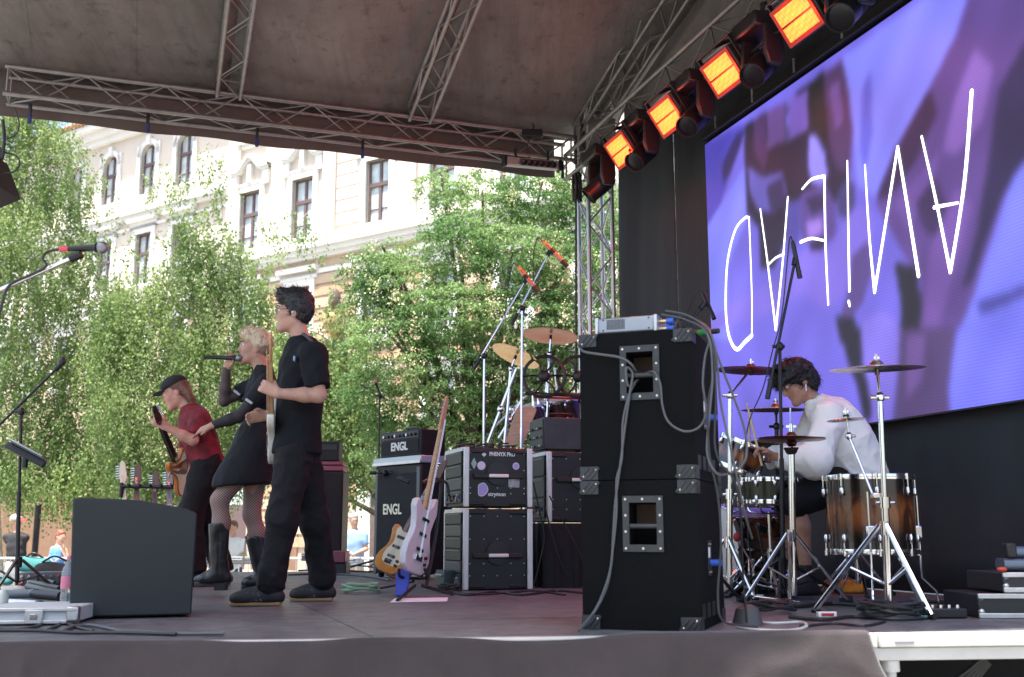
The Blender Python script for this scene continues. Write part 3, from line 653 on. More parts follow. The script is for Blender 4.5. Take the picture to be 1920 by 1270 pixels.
cornice('cornice', stepS, SE, ZCOR, 0, ((-.1, .16, .55), (-.32, -.1, .40), (-.50, -.32, .26), (-1.15, -.95, .12)))
cornice('cornice', SL0, stepS, zL0 - .95, DL, ((-.02, .22, .42), (-.22, -.02, .26), (-.75, -.62, .12)))
cornice('cornice', SL0, stepS, ZSL, DL, ((-.05, .2, .4), (-.3, -.05, .24)))
cornice('eaves', SL0, stepS, ZEL, DL, ((-.1, .25, .8), (-.45, -.1, .5), (-.8, -.45, .28)))
cornice('eaves', stepS, SE, ZTOP, 0, ((-.1, .3, .9), (-.5, -.1, .5)))
for k in range(44):                                                                # tiles along the eaves of the left wing
    s = stepS - .32 * (k + 1) - 4; BLD.part('roof_tile', MB().cyl(fpt(s, ZEL + .34, DL + .95), fpt(s, ZEL + 2.2, DL - 2.0), .15, n=8), m_roof, wld=True)
rf = MB(); rf.quad(fpt(SL0, ZEL + .26, DL + .9), fpt(stepS, ZEL + .26, DL + .9), fpt(stepS, ZEL + 3.5, DL - 4.5), fpt(SL0, ZEL + 3.5, DL - 4.5)); BLD.part('roof', rf, m_roof, wld=True, smooth=0)
for s0, s1 in ((stepS + .1, stepS + .9), (sR[1] + 1.25, sR[1] + 2.0), (sR[2] + 1.35, sR[2] + 2.1)):  # pilasters
    BLD.part('pilaster', fbox(MB(), s0, s1, ZCOR + .2, ZTOP - .5, 0, .14), m_cream, wld=True, smooth=0)
for k in range(15):                                                                # grooves between courses beside the windows
    z = ZCOR + .8 + k * .55; BLD.part('course', fbox(MB(), sR[1] + 2.03, sR[2] - 1.0, z, z + .49, 0, .05), m_cream, wld=True, smooth=0)
z = ZCOR - 1.6; k = 0
while z > .9:                                                                      # banded courses of the lower storeys
    q = [h for h in hl if h[2] - .4 < z + .2 < h[3] + .9]
    S = [stepS] + sorted(x for h in q for x in (h[0] - .32, h[1] + .32)) + [SE]
    for a, b in zip(S[::2], S[1::2]):
        if b - a > .1: BLD.part('course', fbox(MB(), a, b, z, z + .40, 0, .07), m_band if k % 2 else m_terra, wld=True, smooth=0)
    z -= .52; k += 1
m_wall_shade = M('street_wall_shade', (.20, .115, .07), .9, var=.2, scale=1.5, bump=.2)  # darker brown, street-level shade put into the wall colour
BLD.part('shaded_street_storey', fbox(MB(), SL0, stepS, 0, 4.6, DL, DL + .06), m_wall_shade, wld=True, smooth=0)
BLD.part('shaded_street_storey', fbox(MB(), stepS, fac(560, 980)[0], 0, 3.2, 0, .06), m_wall_shade, wld=True, smooth=0)
# street-level openings
for x, nm in ((262, 0), (445, 1), (700, 0)):
    s, _ = fac(x, 985, 0 if x > 425 else DL); d = 0 if x > 425 else DL
    dr = MB(); fbox(dr, s - .8, s + .8, 0, 2.7, d + .08, d + .14)
    o = BLD.part('doorway', dr, m_brown, wld=True, smooth=0); ar = MB(); n = 10
    pts = [(s + .8 * math.cos(PI * k / n), 2.7 + .8 * math.sin(PI * k / n)) for k in range(n + 1)]
    ar.add([fpt(a, b, d + .14) for a, b in pts], [tuple(range(n + 1))]); BLD.part('fanlight', ar, m_glass if nm else m_brown, wld=True, parent=o, smooth=0)
    [BLD.part('door_jamb', fbox(MB(), q, q + .35, 0, 2.7, d + .05, d + .22), m_terra, wld=True, parent=o, smooth=0) for q in (s - 1.15, s + .8)]
s, _ = fac(712, 930, .1)
po = MB(); fbox(po, s - .1, s + 2.4, 0, 4.2, .08, .5); BLD.part('stone_portal', po, m_stone, wld=True, smooth=0)
po = MB(); fbox(po, s - .4, s + 2.7, 3.2, 3.7, .4, .7); BLD.part('portal_cornice', po, m_stone, wld=True, smooth=0)
BLD.part('white_pier', fbox(MB(), s - 1.0, s - .3, 0, 7.5, .08, .3), m_trim, wld=True, smooth=0)
# lantern-like gilded ornament on the wall
s, z = fac(628, 592, .3)
T = Thing('gilded_urn', 'gilded urn ornament on the terracotta wall right of the guitarist head', 'ornament', fpt(s, z - 1.1, .35))
m_gold = M('gilded_stone', (.42, .30, .12), .55, .2, var=.3, scale=4)
T.part('bowl', MB().lathe([(.05, 0), (.3, .05), (.12, .25), (.42, .55), (.5, .95), (.38, 1.2), (.44, 1.28), (.1, 1.34)], n=18), m_gold)
T.part('bracket', MB().box((0, 0, -.12), (.7, .7, .24)), m_stone, .03)
T.part('plume', MB().ell((0, 0, 1.75), (.26, .26, .5)), m_stone)

# ================================================================== trees
def leaf_material(name, base, back):
    m = bpy.data.materials.new(name); m.use_nodes = True; t = m.node_tree; b = t.nodes['Principled BSDF']; out = t.nodes['Material Output']
    at = t.nodes.new('ShaderNodeAttribute'); at.attribute_name = 'tint'
    mx = t.nodes.new('ShaderNodeMix'); mx.data_type = 'RGBA'; mx.inputs[6].default_value = (*base, 1); mx.inputs[7].default_value = (*back, 1)
    t.links.new(at.outputs['Fac'], mx.inputs[0]); t.links.new(mx.outputs[2], b.inputs['Base Color']); b.inputs['Roughness'].default_value = .5; b.inputs['Specular IOR Level'].default_value = .35
    tr = t.nodes.new('ShaderNodeBsdfTranslucent'); t.links.new(mx.outputs[2], tr.inputs[0]); ms = t.nodes.new('ShaderNodeMixShader'); ms.inputs[0].default_value = .6
    t.links.new(b.outputs[0], ms.inputs[1]); t.links.new(tr.outputs[0], ms.inputs[2]); t.links.new(ms.outputs[0], out.inputs[0]); return m
def leaves(T, name, C, size, mat, down=.5, aspect=.7, tint=None):
    """one diamond per leaf, bent along its rib"""
    n = len(C); d = rng.normal(0, 1, (n, 3)); d[:, 2] -= down * 2; d /= np.linalg.norm(d, axis=1)[:, None]
    q = rng.normal(0, 1, (n, 3)); s = np.cross(d, q); s /= np.linalg.norm(s, axis=1)[:, None]; nn = np.cross(d, s)
    L = size * rng.uniform(.65, 1.25, n)[:, None]
    a = C; b = C + d * L * .45 + s * L * aspect * .5 + nn * L * .08; c = C + d * L; e = C + d * L * .45 - s * L * aspect * .5 + nn * L * .08
    v = np.stack([a, b, c, e], 1).reshape(-1, 3); inv = np.array(T.inv); v = v @ inv[:3, :3].T + inv[:3, 3]
    me = npmesh(name, v, np.arange(n * 4).reshape(n, 4)); at = me.attributes.new('tint', 'FLOAT', 'POINT')
    tv = rng.uniform(0, 1, n) if tint is None else tint; at.data.foreach_set('value', np.repeat(tv, 4).astype(np.float32))
    o = link(name, me, mat, T.o); o['kind'] = 'stuff'; return o
m_birch = leaf_material('birch_leaf', (.150, .235, .080), (.33, .42, .165))
m_pag = leaf_material('pagoda_leaf', (.105, .210, .068), (.28, .40, .155))
m_flower = M('cream_blossom', (.52, .52, .28), .8)
m_bark = M('birch_bark', (.42, .38, .32), .8, var=.4, scale=7, bump=.3)
m_bark2 = M('dark_bark', (.075, .055, .04), .85, var=.3, scale=8, bump=.5)
def birch(label, base, Y, blobs, nstr, group, shoots=(), seed=1, lean=.3):
    r = np.random.default_rng(seed); T = Thing('birch_tree', label, 'tree', base, group=group); B = V(base)
    top = max((ay(b[0], b[1], Y + b[4]) for b in blobs), key=lambda p: p.z)
    tr = [B, B.lerp(top, .33) + V((-lean, .2, 0)), B.lerp(top, .66) + V((lean * .4, .2, 0)), top]
    T.part('trunk', MB().tube(tr, lambda t: .10 * (1 - t) + .012, n=9, sub=6), m_bark, wld=True)
    trk = catmull(tr, 12); P = []; tot = sum(b[2] * b[3] for b in blobs)
    for (x, y, rx, ry, dy) in blobs:
        c = ay(x, y, Y + dy); s = (Y + dy) / FPX; st = min(trk, key=lambda p: (p - c).length + 3 * max(0, p.z - c.z + .3))
        e = c + V((r.uniform(-.5, .5) * rx * s, 0, ry * s * .3)); mid = st.lerp(c, .55) + V((0, 0, .30))
        T.part('limb', MB().tube([st, mid, e, e + (e - mid) * .35 - EZ * .25], lambda q: .022 * (1 - q) + .005, n=5, sub=5), m_bark, wld=True)
        n_s = int(nstr * rx * ry / tot); q = r.normal(0, 1, (n_s, 3)); q /= np.linalg.norm(q, axis=1)[:, None]; q *= r.uniform(.05, 1, n_s)[:, None] ** .4
        O = np.array(c)[None] + q * np.array([rx * s, max(rx, ry) * s * .75, ry * s]) + np.array([0, 0, .22])
        for o_ in O:
            ln = r.uniform(.35, 1.0); n = int(ln * 42); t = np.sort(r.uniform(0, 1, n)); sw = r.normal(0, .16, 2)
            cc = o_[None] + np.stack([sw[0] * t ** .7, sw[1] * t, -ln * t ** 1.2], 1); P.append(cc + r.normal(0, .045, cc.shape))
    for (x, y, Ys, n) in shoots:                                                    # loose sprays standing away from the crown
        p = np.array(ay(x, y, Ys)); k = 0; tp = p + np.array([r.uniform(-.1, .3), 0, .35])
        T.part('twig', MB().tube([V(p) - EZ * .7 + V((.1, 0, 0)), V(p), V(tp)], .006, n=4), m_bark, wld=True)
        for _ in range(max(5, n // 5)):
            t = np.sort(r.uniform(0, 1, 14)); o_ = p + r.normal(0, 1, 3) * np.array([.15, .2, .24]); sw = r.normal(0, .14, 2)
            cc = o_[None] + np.stack([sw[0] * t, sw[1] * t, -.3 * t], 1); P.append(cc + r.normal(0, .035, cc.shape))
    P = np.concatenate(P); tint = np.clip(.40 + .36 * np.sin(P[:, 0] * 2.1 + P[:, 2] * 1.7) * np.sin(P[:, 1] * 1.9 + P[:, 2]) + r.normal(0, .25, len(P)), 0, 1)
    leaves(T, 'crown', P, .062, m_birch, 1.0, .78, tint); return T, len(P)
G = 'birches beyond the barrier'
b1 = [(30, 195, 60, 45, 0), (70, 225, 60, 40, .3), (20, 250, 70, 50, 0), (95, 290, 70, 50, 0), (40, 350, 90, 60, 0), (125, 380, 55, 60, 0), (30, 450, 100, 70, -.4), (150, 470, 50, 45, 0), (40, 560, 100, 75, -.3), (160, 560, 75, 65, .2), (50, 690, 110, 80, 0), (50, 820, 110, 75, 0), (160, 700, 80, 80, .3), (160, 830, 90, 80, .2), (150, 900, 90, 45, 0), (10, 890, 70, 50, .3), (-60, 420, 80, 200, 0), (80, 900, 100, 45, -.5)]
b2 = [(250, 570, 70, 55, 0), (350, 545, 75, 60, 0), (425, 520, 55, 60, 0), (300, 650, 110, 70, 0), (420, 640, 80, 70, -.2), (270, 760, 110, 80, 0), (400, 760, 100, 80, -.3), (290, 860, 110, 65, .2), (430, 860, 90, 70, .2), (280, 915, 90, 40, 0), (480, 570, 40, 55, -.2), (370, 470, 45, 35, 0), (215, 640, 60, 80, .3), (495, 700, 50, 70, 0)]
b3 = [(560, 740, 70, 70, 0), (640, 690, 60, 45, 0), (690, 740, 55, 55, -.3), (620, 800, 80, 70, 0), (700, 820, 45, 55, -.2), (650, 880, 60, 40, 0), (540, 640, 50, 50, .3), (650, 620, 45, 22, 0)]
sh = [(398, 300, 21, 60), (412, 345, 21, 90), (330, 345, 21, 100), (285, 350, 21, 50), (352, 395, 21, 110), (400, 400, 21, 110), (330, 430, 21, 90), (560, 425, 20.5, 90), (520, 445, 20.5, 90), (590, 455, 20.5, 40), (240, 450, 21, 50), (440, 455, 20.8, 130), (360, 450, 21, 140), (480, 490, 20.8, 110), (300, 500, 21, 70), (210, 420, 22, 40), (180, 330, 22, 50), (640, 560, 19.5, 40), (610, 575, 19.5, 30)]
_t1 = birch('tall weeping birch filling the left edge of the view', (*ay(20, 900, 22).xy, 0), 22, b1, 2900, G, seed=3)
_t2 = birch('weeping birch with sprays in front of the windows behind the singer', (*ay(372, 900, 21).xy, 0), 21, b2, 2300, G, shoots=sh, seed=5)
_t3 = birch('low hanging birch right of the guitarist above the older man', (*ay(600, 900, 19.5).xy, 0), 19.5, b3, 850, G, seed=9)
print('leaves', _t1[1], _t2[1], _t3[1])
def pagoda(label, base, cx, cy, Y, blobs, nfr, seed, group):
    r = np.random.default_rng(seed); T = Thing('flowering_tree', label, 'tree', base, group=group); B = V(base)
    c0 = ay(cx, cy, Y); fork = B.lerp(V((c0.x, c0.y, c0.z)), .42)
    T.part('trunk', MB().tube([B, B.lerp(fork, .5) + V((.05, 0, 0)), fork], lambda t: .17 - .06 * t, n=9), m_bark2, wld=True)
    P = []; FL = []; tot = sum(b[2] * b[3] for b in blobs)
    for (x, y, rx, ry, dy) in blobs:
        c = ay(x, y, Y + dy); s = (Y + dy) / FPX; mid = fork.lerp(c, .5) + V((0, 0, .25))
        T.part('limb', MB().tube([fork, mid, c, c + (c - mid) * .12], lambda q: .06 * (1 - q) + .008, n=5), m_bark2, wld=True)
        n = int(nfr * rx * ry / tot)
        q = r.normal(0, 1, (n, 3)); q /= np.linalg.norm(q, axis=1)[:, None]; rr = r.uniform(.25, 1, n)[:, None] ** .5
        o_ = np.array(c)[None] + q * rr * np.array([rx * s, min(rx, ry) * s * .9, ry * s]) * .98
        o_[:, 2] = np.round(o_[:, 2] / .26) * .26 * .55 + o_[:, 2] * .45                # layered sprays
        d = q.copy() + r.normal(0, .5, (n, 3)); d[:, 2] = d[:, 2] * .35 - .22; d /= np.linalg.norm(d, axis=1)[:, None]
        side = np.cross(d, np.array([0, 0, 1.]) + r.normal(0, .25, (n, 3))); side /= np.linalg.norm(side, axis=1)[:, None]
        for k in range(13):
            t = (k // 2 + .6) / 6.5; sg = 1 if k % 2 else -1
            P.append(o_ + d * .25 * t + side * sg * .022 + np.array([0, 0, -.06]) * t * t + r.normal(0, .012, (n, 3)))
        for _ in range(max(2, int(rx * ry / 1500))):
            q = r.normal(0, 1, 3); q /= np.linalg.norm(q); q[1] = -abs(q[1]); p = np.array(c) + q * np.array([rx * s, rx * s * .9, ry * s]) * r.uniform(.7, 1.0)
            FL.append(p[None] + r.normal(0, 1, (r.integers(50, 130), 3)) * np.array([.08, .08, .11]))
    P = np.concatenate(P); tint = np.clip(.4 + .35 * np.sin(P[:, 0] * 2.6 + P[:, 2] * 3.1) + r.normal(0, .2, len(P)), 0, 1)
    leaves(T, 'crown', P, .062, m_pag, .15, .5, tint)
    leaves(T, 'blossom', np.concatenate(FL), .035, m_flower, .2, .9); return len(P)
blobs = [(905, 390, 95, 70, .3), (1010, 370, 90, 60, 0), (1095, 400, 80, 80, .3), (860, 460, 80, 60, -.3), (960, 470, 90, 60, -.6), (1060, 500, 90, 70, -.3), (760, 540, 100, 60, 0), (700, 560, 60, 45, .2), (860, 580, 110, 60, -.6), (980, 590, 110, 70, -.5),
         (1090, 620, 90, 90, 0), (740, 640, 90, 60, -.3), (850, 690, 110, 70, -.4), (960, 720, 100, 70, 0), (790, 760, 90, 60, 0), (1060, 740, 100, 90, .4), (870, 800, 100, 60, .2), (740, 830, 70, 60, .2), (960, 840, 120, 70, .5), (690, 730, 50, 40, 0), (1150, 480, 50, 90, .6), (1150, 700, 60, 120, .6), (830, 345, 45, 30, .3), (690, 500, 45, 25, 0), (725, 480, 45, 30, .1)]
print('pagoda', pagoda('green tree with cream blossom behind the amplifiers and the truss column', (*ay(905, 900, 18.5).xy, 0), 900, 620, 18, blobs, 10500, 4, 'trees beyond the stage'))
# sparse darker tree farther back fills the gaps low down
blobs2 = [(620, 800, 120, 110, 0), (760, 860, 120, 90, 0), (900, 860, 130, 90, 0), (1040, 820, 130, 120, 0), (520, 720, 110, 120, 1), (330, 800, 150, 110, 1)]
pagoda('dark green tree farther back between the birches and the blossoming tree', (*ay(760, 900, 26).xy, 0), 720, 800, 26, blobs2, 2600, 8, 'trees beyond the stage')

# ================================================================== crowd barriers
m_bar = M('galvanised', (.50, .52, .53), .45, .8, var=.1, scale=8)
YB = 17.6
def barrier(x0, label):
    T = Thing('crowd_barrier', label, 'barrier', (x0 + 1.1, YB, 0), group='crowd barriers around the stage')
    f_ = MB(); f_.tube([(-1.08, 0, .18), (-1.08, 0, 1.05), (-1.03, 0, 1.1), (1.03, 0, 1.1), (1.08, 0, 1.05), (1.08, 0, .18)], .021, n=8, smooth=False); T.part('frame', f_, m_bar)
    T.part('lower_rail', MB().cyl((-1.07, 0, .2), (1.07, 0, .2), .018, n=8), m_bar)
    for k in range(1, 14): T.part('bar', MB().cyl((-1.08 + 2.16 * k / 14, 0, .2), (-1.08 + 2.16 * k / 14, 0, 1.09), .009, n=6), m_bar)
    for s in (-.8, .8): T.part('foot', MB().tube([(s, -.3, .015), (s, 0, .19), (s, .3, .015)], .016, n=6, smooth=False), m_bar)
for k, lb in enumerate(('farthest left silver crowd barrier behind the mic stand', 'silver crowd barrier behind the wedge monitor', 'silver crowd barrier behind the bass player', 'silver crowd barrier behind the guitarist and the older man', 'silver crowd barrier behind the tall amplifiers')): barrier(-9.6 + 2.2 * k, lb)
# ================================================================== stage lights on the rear truss
m_red = M('red_led', (.9, .25, .05), .5, emis=(1, .115, .016), estr=1.35)
t = m_red.node_tree; b = t.nodes['Principled BSDF']; tc = t.nodes.new('ShaderNodeTexCoord'); vo = t.nodes.new('ShaderNodeTexVoronoi'); vo.inputs['Scale'].default_value = 34; vo.inputs['Randomness'].default_value = .15; t.links.new(tc.outputs['Object'], vo.inputs['Vector'])
mr = t.nodes.new('ShaderNodeMapRange'); mr.inputs['From Max'].default_value = .75; mr.inputs['To Min'].default_value = 2.1; mr.inputs['To Max'].default_value = .75; t.links.new(vo.outputs['Distance'], mr.inputs[0]); t.links.new(mr.outputs[0], b.inputs['Emission Strength'])
m_glow = M('red_glow', (.10, .004, .004), .4, emis=(1, .012, .006), estr=.05)  # faint red emission painting the halo round a lit panel
m_house = M('lamp_housing', (.014, .013, .015), .42, .2)
m_lens = M('lamp_lens', (.012, .012, .014), .25, .0, spec=.5)
def wash(x, y, label):
    """square strobe panel in a yoke, tilted down towards the stage front"""
    P = onu(x, y, UL - .26); T = Thing('strobe_panel', label, 'stage light', P, group='red panels on the lighting truss')
    tilt = math.radians(34); nrm = (-EU * math.cos(tilt) - EZ * math.sin(tilt)); ax = EV; dn = nrm.cross(ax).normalized(); dn = dn if dn.z < 0 else -dn
    R = Matrix((ax, dn, nrm)).transposed()
    T.part('housing', MB().box(P - nrm * .05, (.46, .31, .09), R), m_house, .012, wld=True)
    for s in (-1, 1):
        T.part('led_panel', MB().box(P + dn * (s * .064), (.36, .110, .012), R), m_red, wld=True)
        T.part('yoke_arm', MB().box(P - nrm * .06 + ax * (s * .25) - dn * .06, (.012, .30, .04), R), m_house, .003, wld=True)
    for s in (-1, 1):
        T.part('glow_border', MB().box(P + dn * (s * .138), (.43, .026, .014), R), m_glow, wld=True); T.part('glow_border', MB().box(P + ax * (s * .2), (.028, .25, .014), R), m_glow, wld=True)  # added glowing strips that stand for the panel's halo
    top = P - nrm * .06 - dn * .22
    T.part('yoke_bar', MB().box(top, (.52, .012, .045), R), m_house, .003, wld=True)
    cl = uv(P.dot(EU) + .12, P.dot(EV), ZL - .145); T.part('clamp', MB().cyl(top, cl, .018, n=8).box(cl, (.06, .06, .09)), m_house, .004, wld=True)
    for k in range(9): T.part('cooling_fin', MB().box(P - nrm * .11 + ax * (-.16 + .04 * k), (.006, .24, .05), R), m_house, wld=True)
    L = bpy.data.lights.new('red_light', 'AREA'); L.shape = 'RECTANGLE'; L.size = .36; L.size_y = .25; L.energy = 8; L.color = (1, .09, .025); L.spread = math.radians(170)
    lo = bpy.data.objects.new('red_light', L); COL.objects.link(lo); lo.parent = T.o
    lo.matrix_local = T.inv @ (Matrix.Translation(P + nrm * .02) @ Matrix((ax, nrm.cross(-ax) * -1, -nrm)).transposed().to_4x4())
    lo.matrix_local = T.inv @ (Matrix.Translation(P + nrm * .02) @ nrm.to_track_quat('-Z', 'Y').to_matrix().to_4x4())
    L2 = bpy.data.lights.new('red_spill', 'POINT'); L2.energy = 4.5; L2.color = (1, .05, .015); L2.shadow_soft_size = .06; l2 = bpy.data.objects.new('red_spill', L2); COL.objects.link(l2); l2.parent = T.o; l2.location = T.inv @ (P + nrm * .13)
for x, y, lb in ((1163, 283, 'smallest red strobe panel, nearest the truss column'), (1249, 219, 'second red strobe panel from the truss column'), (1354, 138, 'third red strobe panel from the truss column'), (1494, 34, 'largest red strobe panel at the top of the row')): wash(x, y, lb)
def mover(x, y, aim, label):
    """moving head: base box, two-armed yoke, barrel head with lens"""
    P = onu(x, y, UL - .16); T = Thing('moving_head_light', label, 'stage light', P, group='moving heads on the lighting truss')
    R = Matrix((EU, EV, EZ)).transposed(); top = P + EZ * .33
    T.part('base', MB().box(top, (.28, .36, .13), R), m_house, .02, wld=True)
    for s in (-1, 1):
        T.part('omega_clamp', MB().cyl(top + EV * (.1 * s) + EZ * .06, top + EV * (.1 * s) + EZ * .17, .03, n=8), m_house, wld=True)
        arm = MB(); arm.prism([(-.075, .27), (.075, .27), (.085, .05), (.055, -.06), (-.055, -.06), (-.085, .05)], P + EV * (.165 * s) - EV * .02, EU, EZ, .045); T.part('yoke_arm', arm, m_house, .012, wld=True)
    a = (EU * aim[0] + EV * aim[1] + EZ * aim[2]).normalized()
    hd = T.part('head', MB().lathe([(.02, -.16), (.085, -.15), (.10, -.11), (.104, .02), (.092, .13), (.104, .15), (.104, .175), (.094, .176), (.090, .150)], P, a, 20), m_house, wld=True)
    T.part('lens', MB().lathe([(.090, .150), (.06, .156), (.0, .158)], P, a, 20), m_lens, wld=True, parent=hd)
    for k in range(5): T.part('fin', MB().torus(P - a * (.05 + .025 * k), a, .103, .004, 20, 5), m_house, wld=True, parent=hd)
for x, y, aim, lb in ((1125, 348, (-.55, .25, -.55), 'black moving head hanging by the truss column'), (1204, 290, (-.6, -.3, -.6), 'black moving head between the first and second red panels'), (1302, 224, (-.6, -.35, -.6), 'black moving head between the second and third red panels'), (1424, 128, (-.6, -.35, -.6), 'black moving head between the third and fourth red panels'), (1588, 18, (-.6, -.35, -.6), 'black moving head right of the largest red panel')): mover(x, y, aim, lb)
for i, (x0, y0, x1, y1) in enumerate(((1170, 262, 1262, 168), (1262, 190, 1370, 82), (1375, 105, 1510, 0))):  # feed cables drooping along the truss
    a, b = onu(x0, y0, UL - .16), onu(x1, y1, UL - .16); q = [a.lerp(b, t) - EZ * (.10 * math.sin(PI * t) + .03 * math.sin(3 * PI * t)) for t in np.linspace(0, 1, 7)]
    tag(link('lamp_cable', MB().tube(q, .012).mesh('lamp_cable'), rubber), 'black feed cable drooping along the lighting truss, ' + ['nearest the column', 'between the middle panels', 'at the upper right'][i], 'cable', 'lamp feed cables')
# lamp bar on the far beam with six small spots
p0 = onv(948, 303, VF - .22); p1 = onv(1046, 312, VF - .22); T = Thing('lamp_bar', 'pale lamp bar with six small round spots under the far roof truss', 'lamp bar', p0)
d = (p1 - p0).normalized(); R = Matrix((d, EZ.cross(d), EZ)).transposed(); c = (p0 + p1) / 2
T.part('bar', MB().box(c, ((p1 - p0).length, .09, .10), R), M('lamp_bar_grey', (.42, .40, .40), .4, .5), .01, wld=True)
for s in (-1, 1): T.part('end_plate', MB().box(c + d * s * ((p1 - p0).length / 2 + .015), (.03, .12, .13), R), m_house, .005, wld=True)
for k in range(6):
    q = c + d * (-.14 + .072 * k) - EV * .06; o = T.part('spot', MB().lathe([(.0, 0), (.03, .0), (.036, .05), (.036, .08), (.03, .082)], q + EZ * .0, (-EV - EZ * .5), 14), m_house, wld=True)
    T.part('spot_lens', MB().lathe([(.03, .075), (.0, .078)], q, (-EV - EZ * .5), 14), m_lens, wld=True, parent=o)
for s in (-.2, .2): T.part('clamp', MB().cyl(c + d * s + EZ * .05, c + d * s + EZ * .17, .016, n=8), m_house, wld=True)
# small moving lamp above it and hanging cable by the column
p = onv(998, 252, VF - .16); T = Thing('junction_box', 'black junction box hung on the far roof truss near the column', 'junction box', p)
T.part('box', MB().box(p, (.24, .12, .09)), m_house, .01, wld=True); T.part('hook', MB().tube([p + EZ * .04, p + EZ * .10 + V((.02, 0, 0)), p + EZ * .14], .008), m_house, wld=True)
T.part('lead', MB().tube([p - EZ * .03, p - EZ * .12 + V((-.06, 0, 0)), p - EZ * .3 + V((-.03, 0, 0))], .008), rubber, wld=True)
pts = [onu(1080, y, UB - .35) for y in (255, 330, 420, 520, 620, 760)]
tag(link('hanging_cable', MB().tube(pts, .012).mesh('hanging_cable'), rubber), 'black cable hanging straight down beside the truss column', 'cable')
pb = onu(1082, 350, UB - .33); T = Thing('cable_loom', 'dark bundle of cable tied to the truss column below the roof corner', 'cable loom', pb)
for k in range(6): T.part('loop', MB().tube([pb + V((.04 * math.cos(k), .04 * math.sin(k), .16)), pb + V((.05 * math.cos(k + .5), .05 * math.sin(k + .5), 0)), pb + V((.04 * math.cos(k), .04 * math.sin(k), -.18))], .016), rubber, wld=True)
# loudspeaker hanging at the upper left edge
p = ay(-22, 338, 8.2); T = Thing('hanging_speaker', 'black loudspeaker corner hanging at the left edge under the roof', 'loudspeaker', p)
Rz = Matrix.Rotation(math.radians(-24), 3, 'Y'); T.part('cabinet', MB().box(p, (.26, .4, .34), Rz), blkmat, .015, wld=True); T.part('grille', MB().box(p + Rz @ V((0, -.203, 0)), (.22, .008, .30), Rz), blkmetal, .004, wld=True)
T.part('bracket', MB().box(p + EZ * .22, (.05, .3, .2)), blkmetal, .01, wld=True)
q = [ay(5, 225, 8.1), ay(8, 262, 8.1), ay(2, 300, 8.1), p + EZ * .28]; T.part('lead', MB().tube(q, .014), rubber, wld=True)
q = [ay(4, 285, 8.1), ay(30, 292, 8.1), ay(37, 308, 8.1), ay(26, 322, 8.1), ay(4, 326, 8.1)]; T.part('lead', MB().tube(q, .007), rubber, wld=True)
q = [ay(28, 205, 8.3), ay(36, 232, 8.3), ay(30, 252, 8.3), ay(10, 262, 8.3)]; T.part('lead', MB().tube(q, .006), rubber, wld=True)
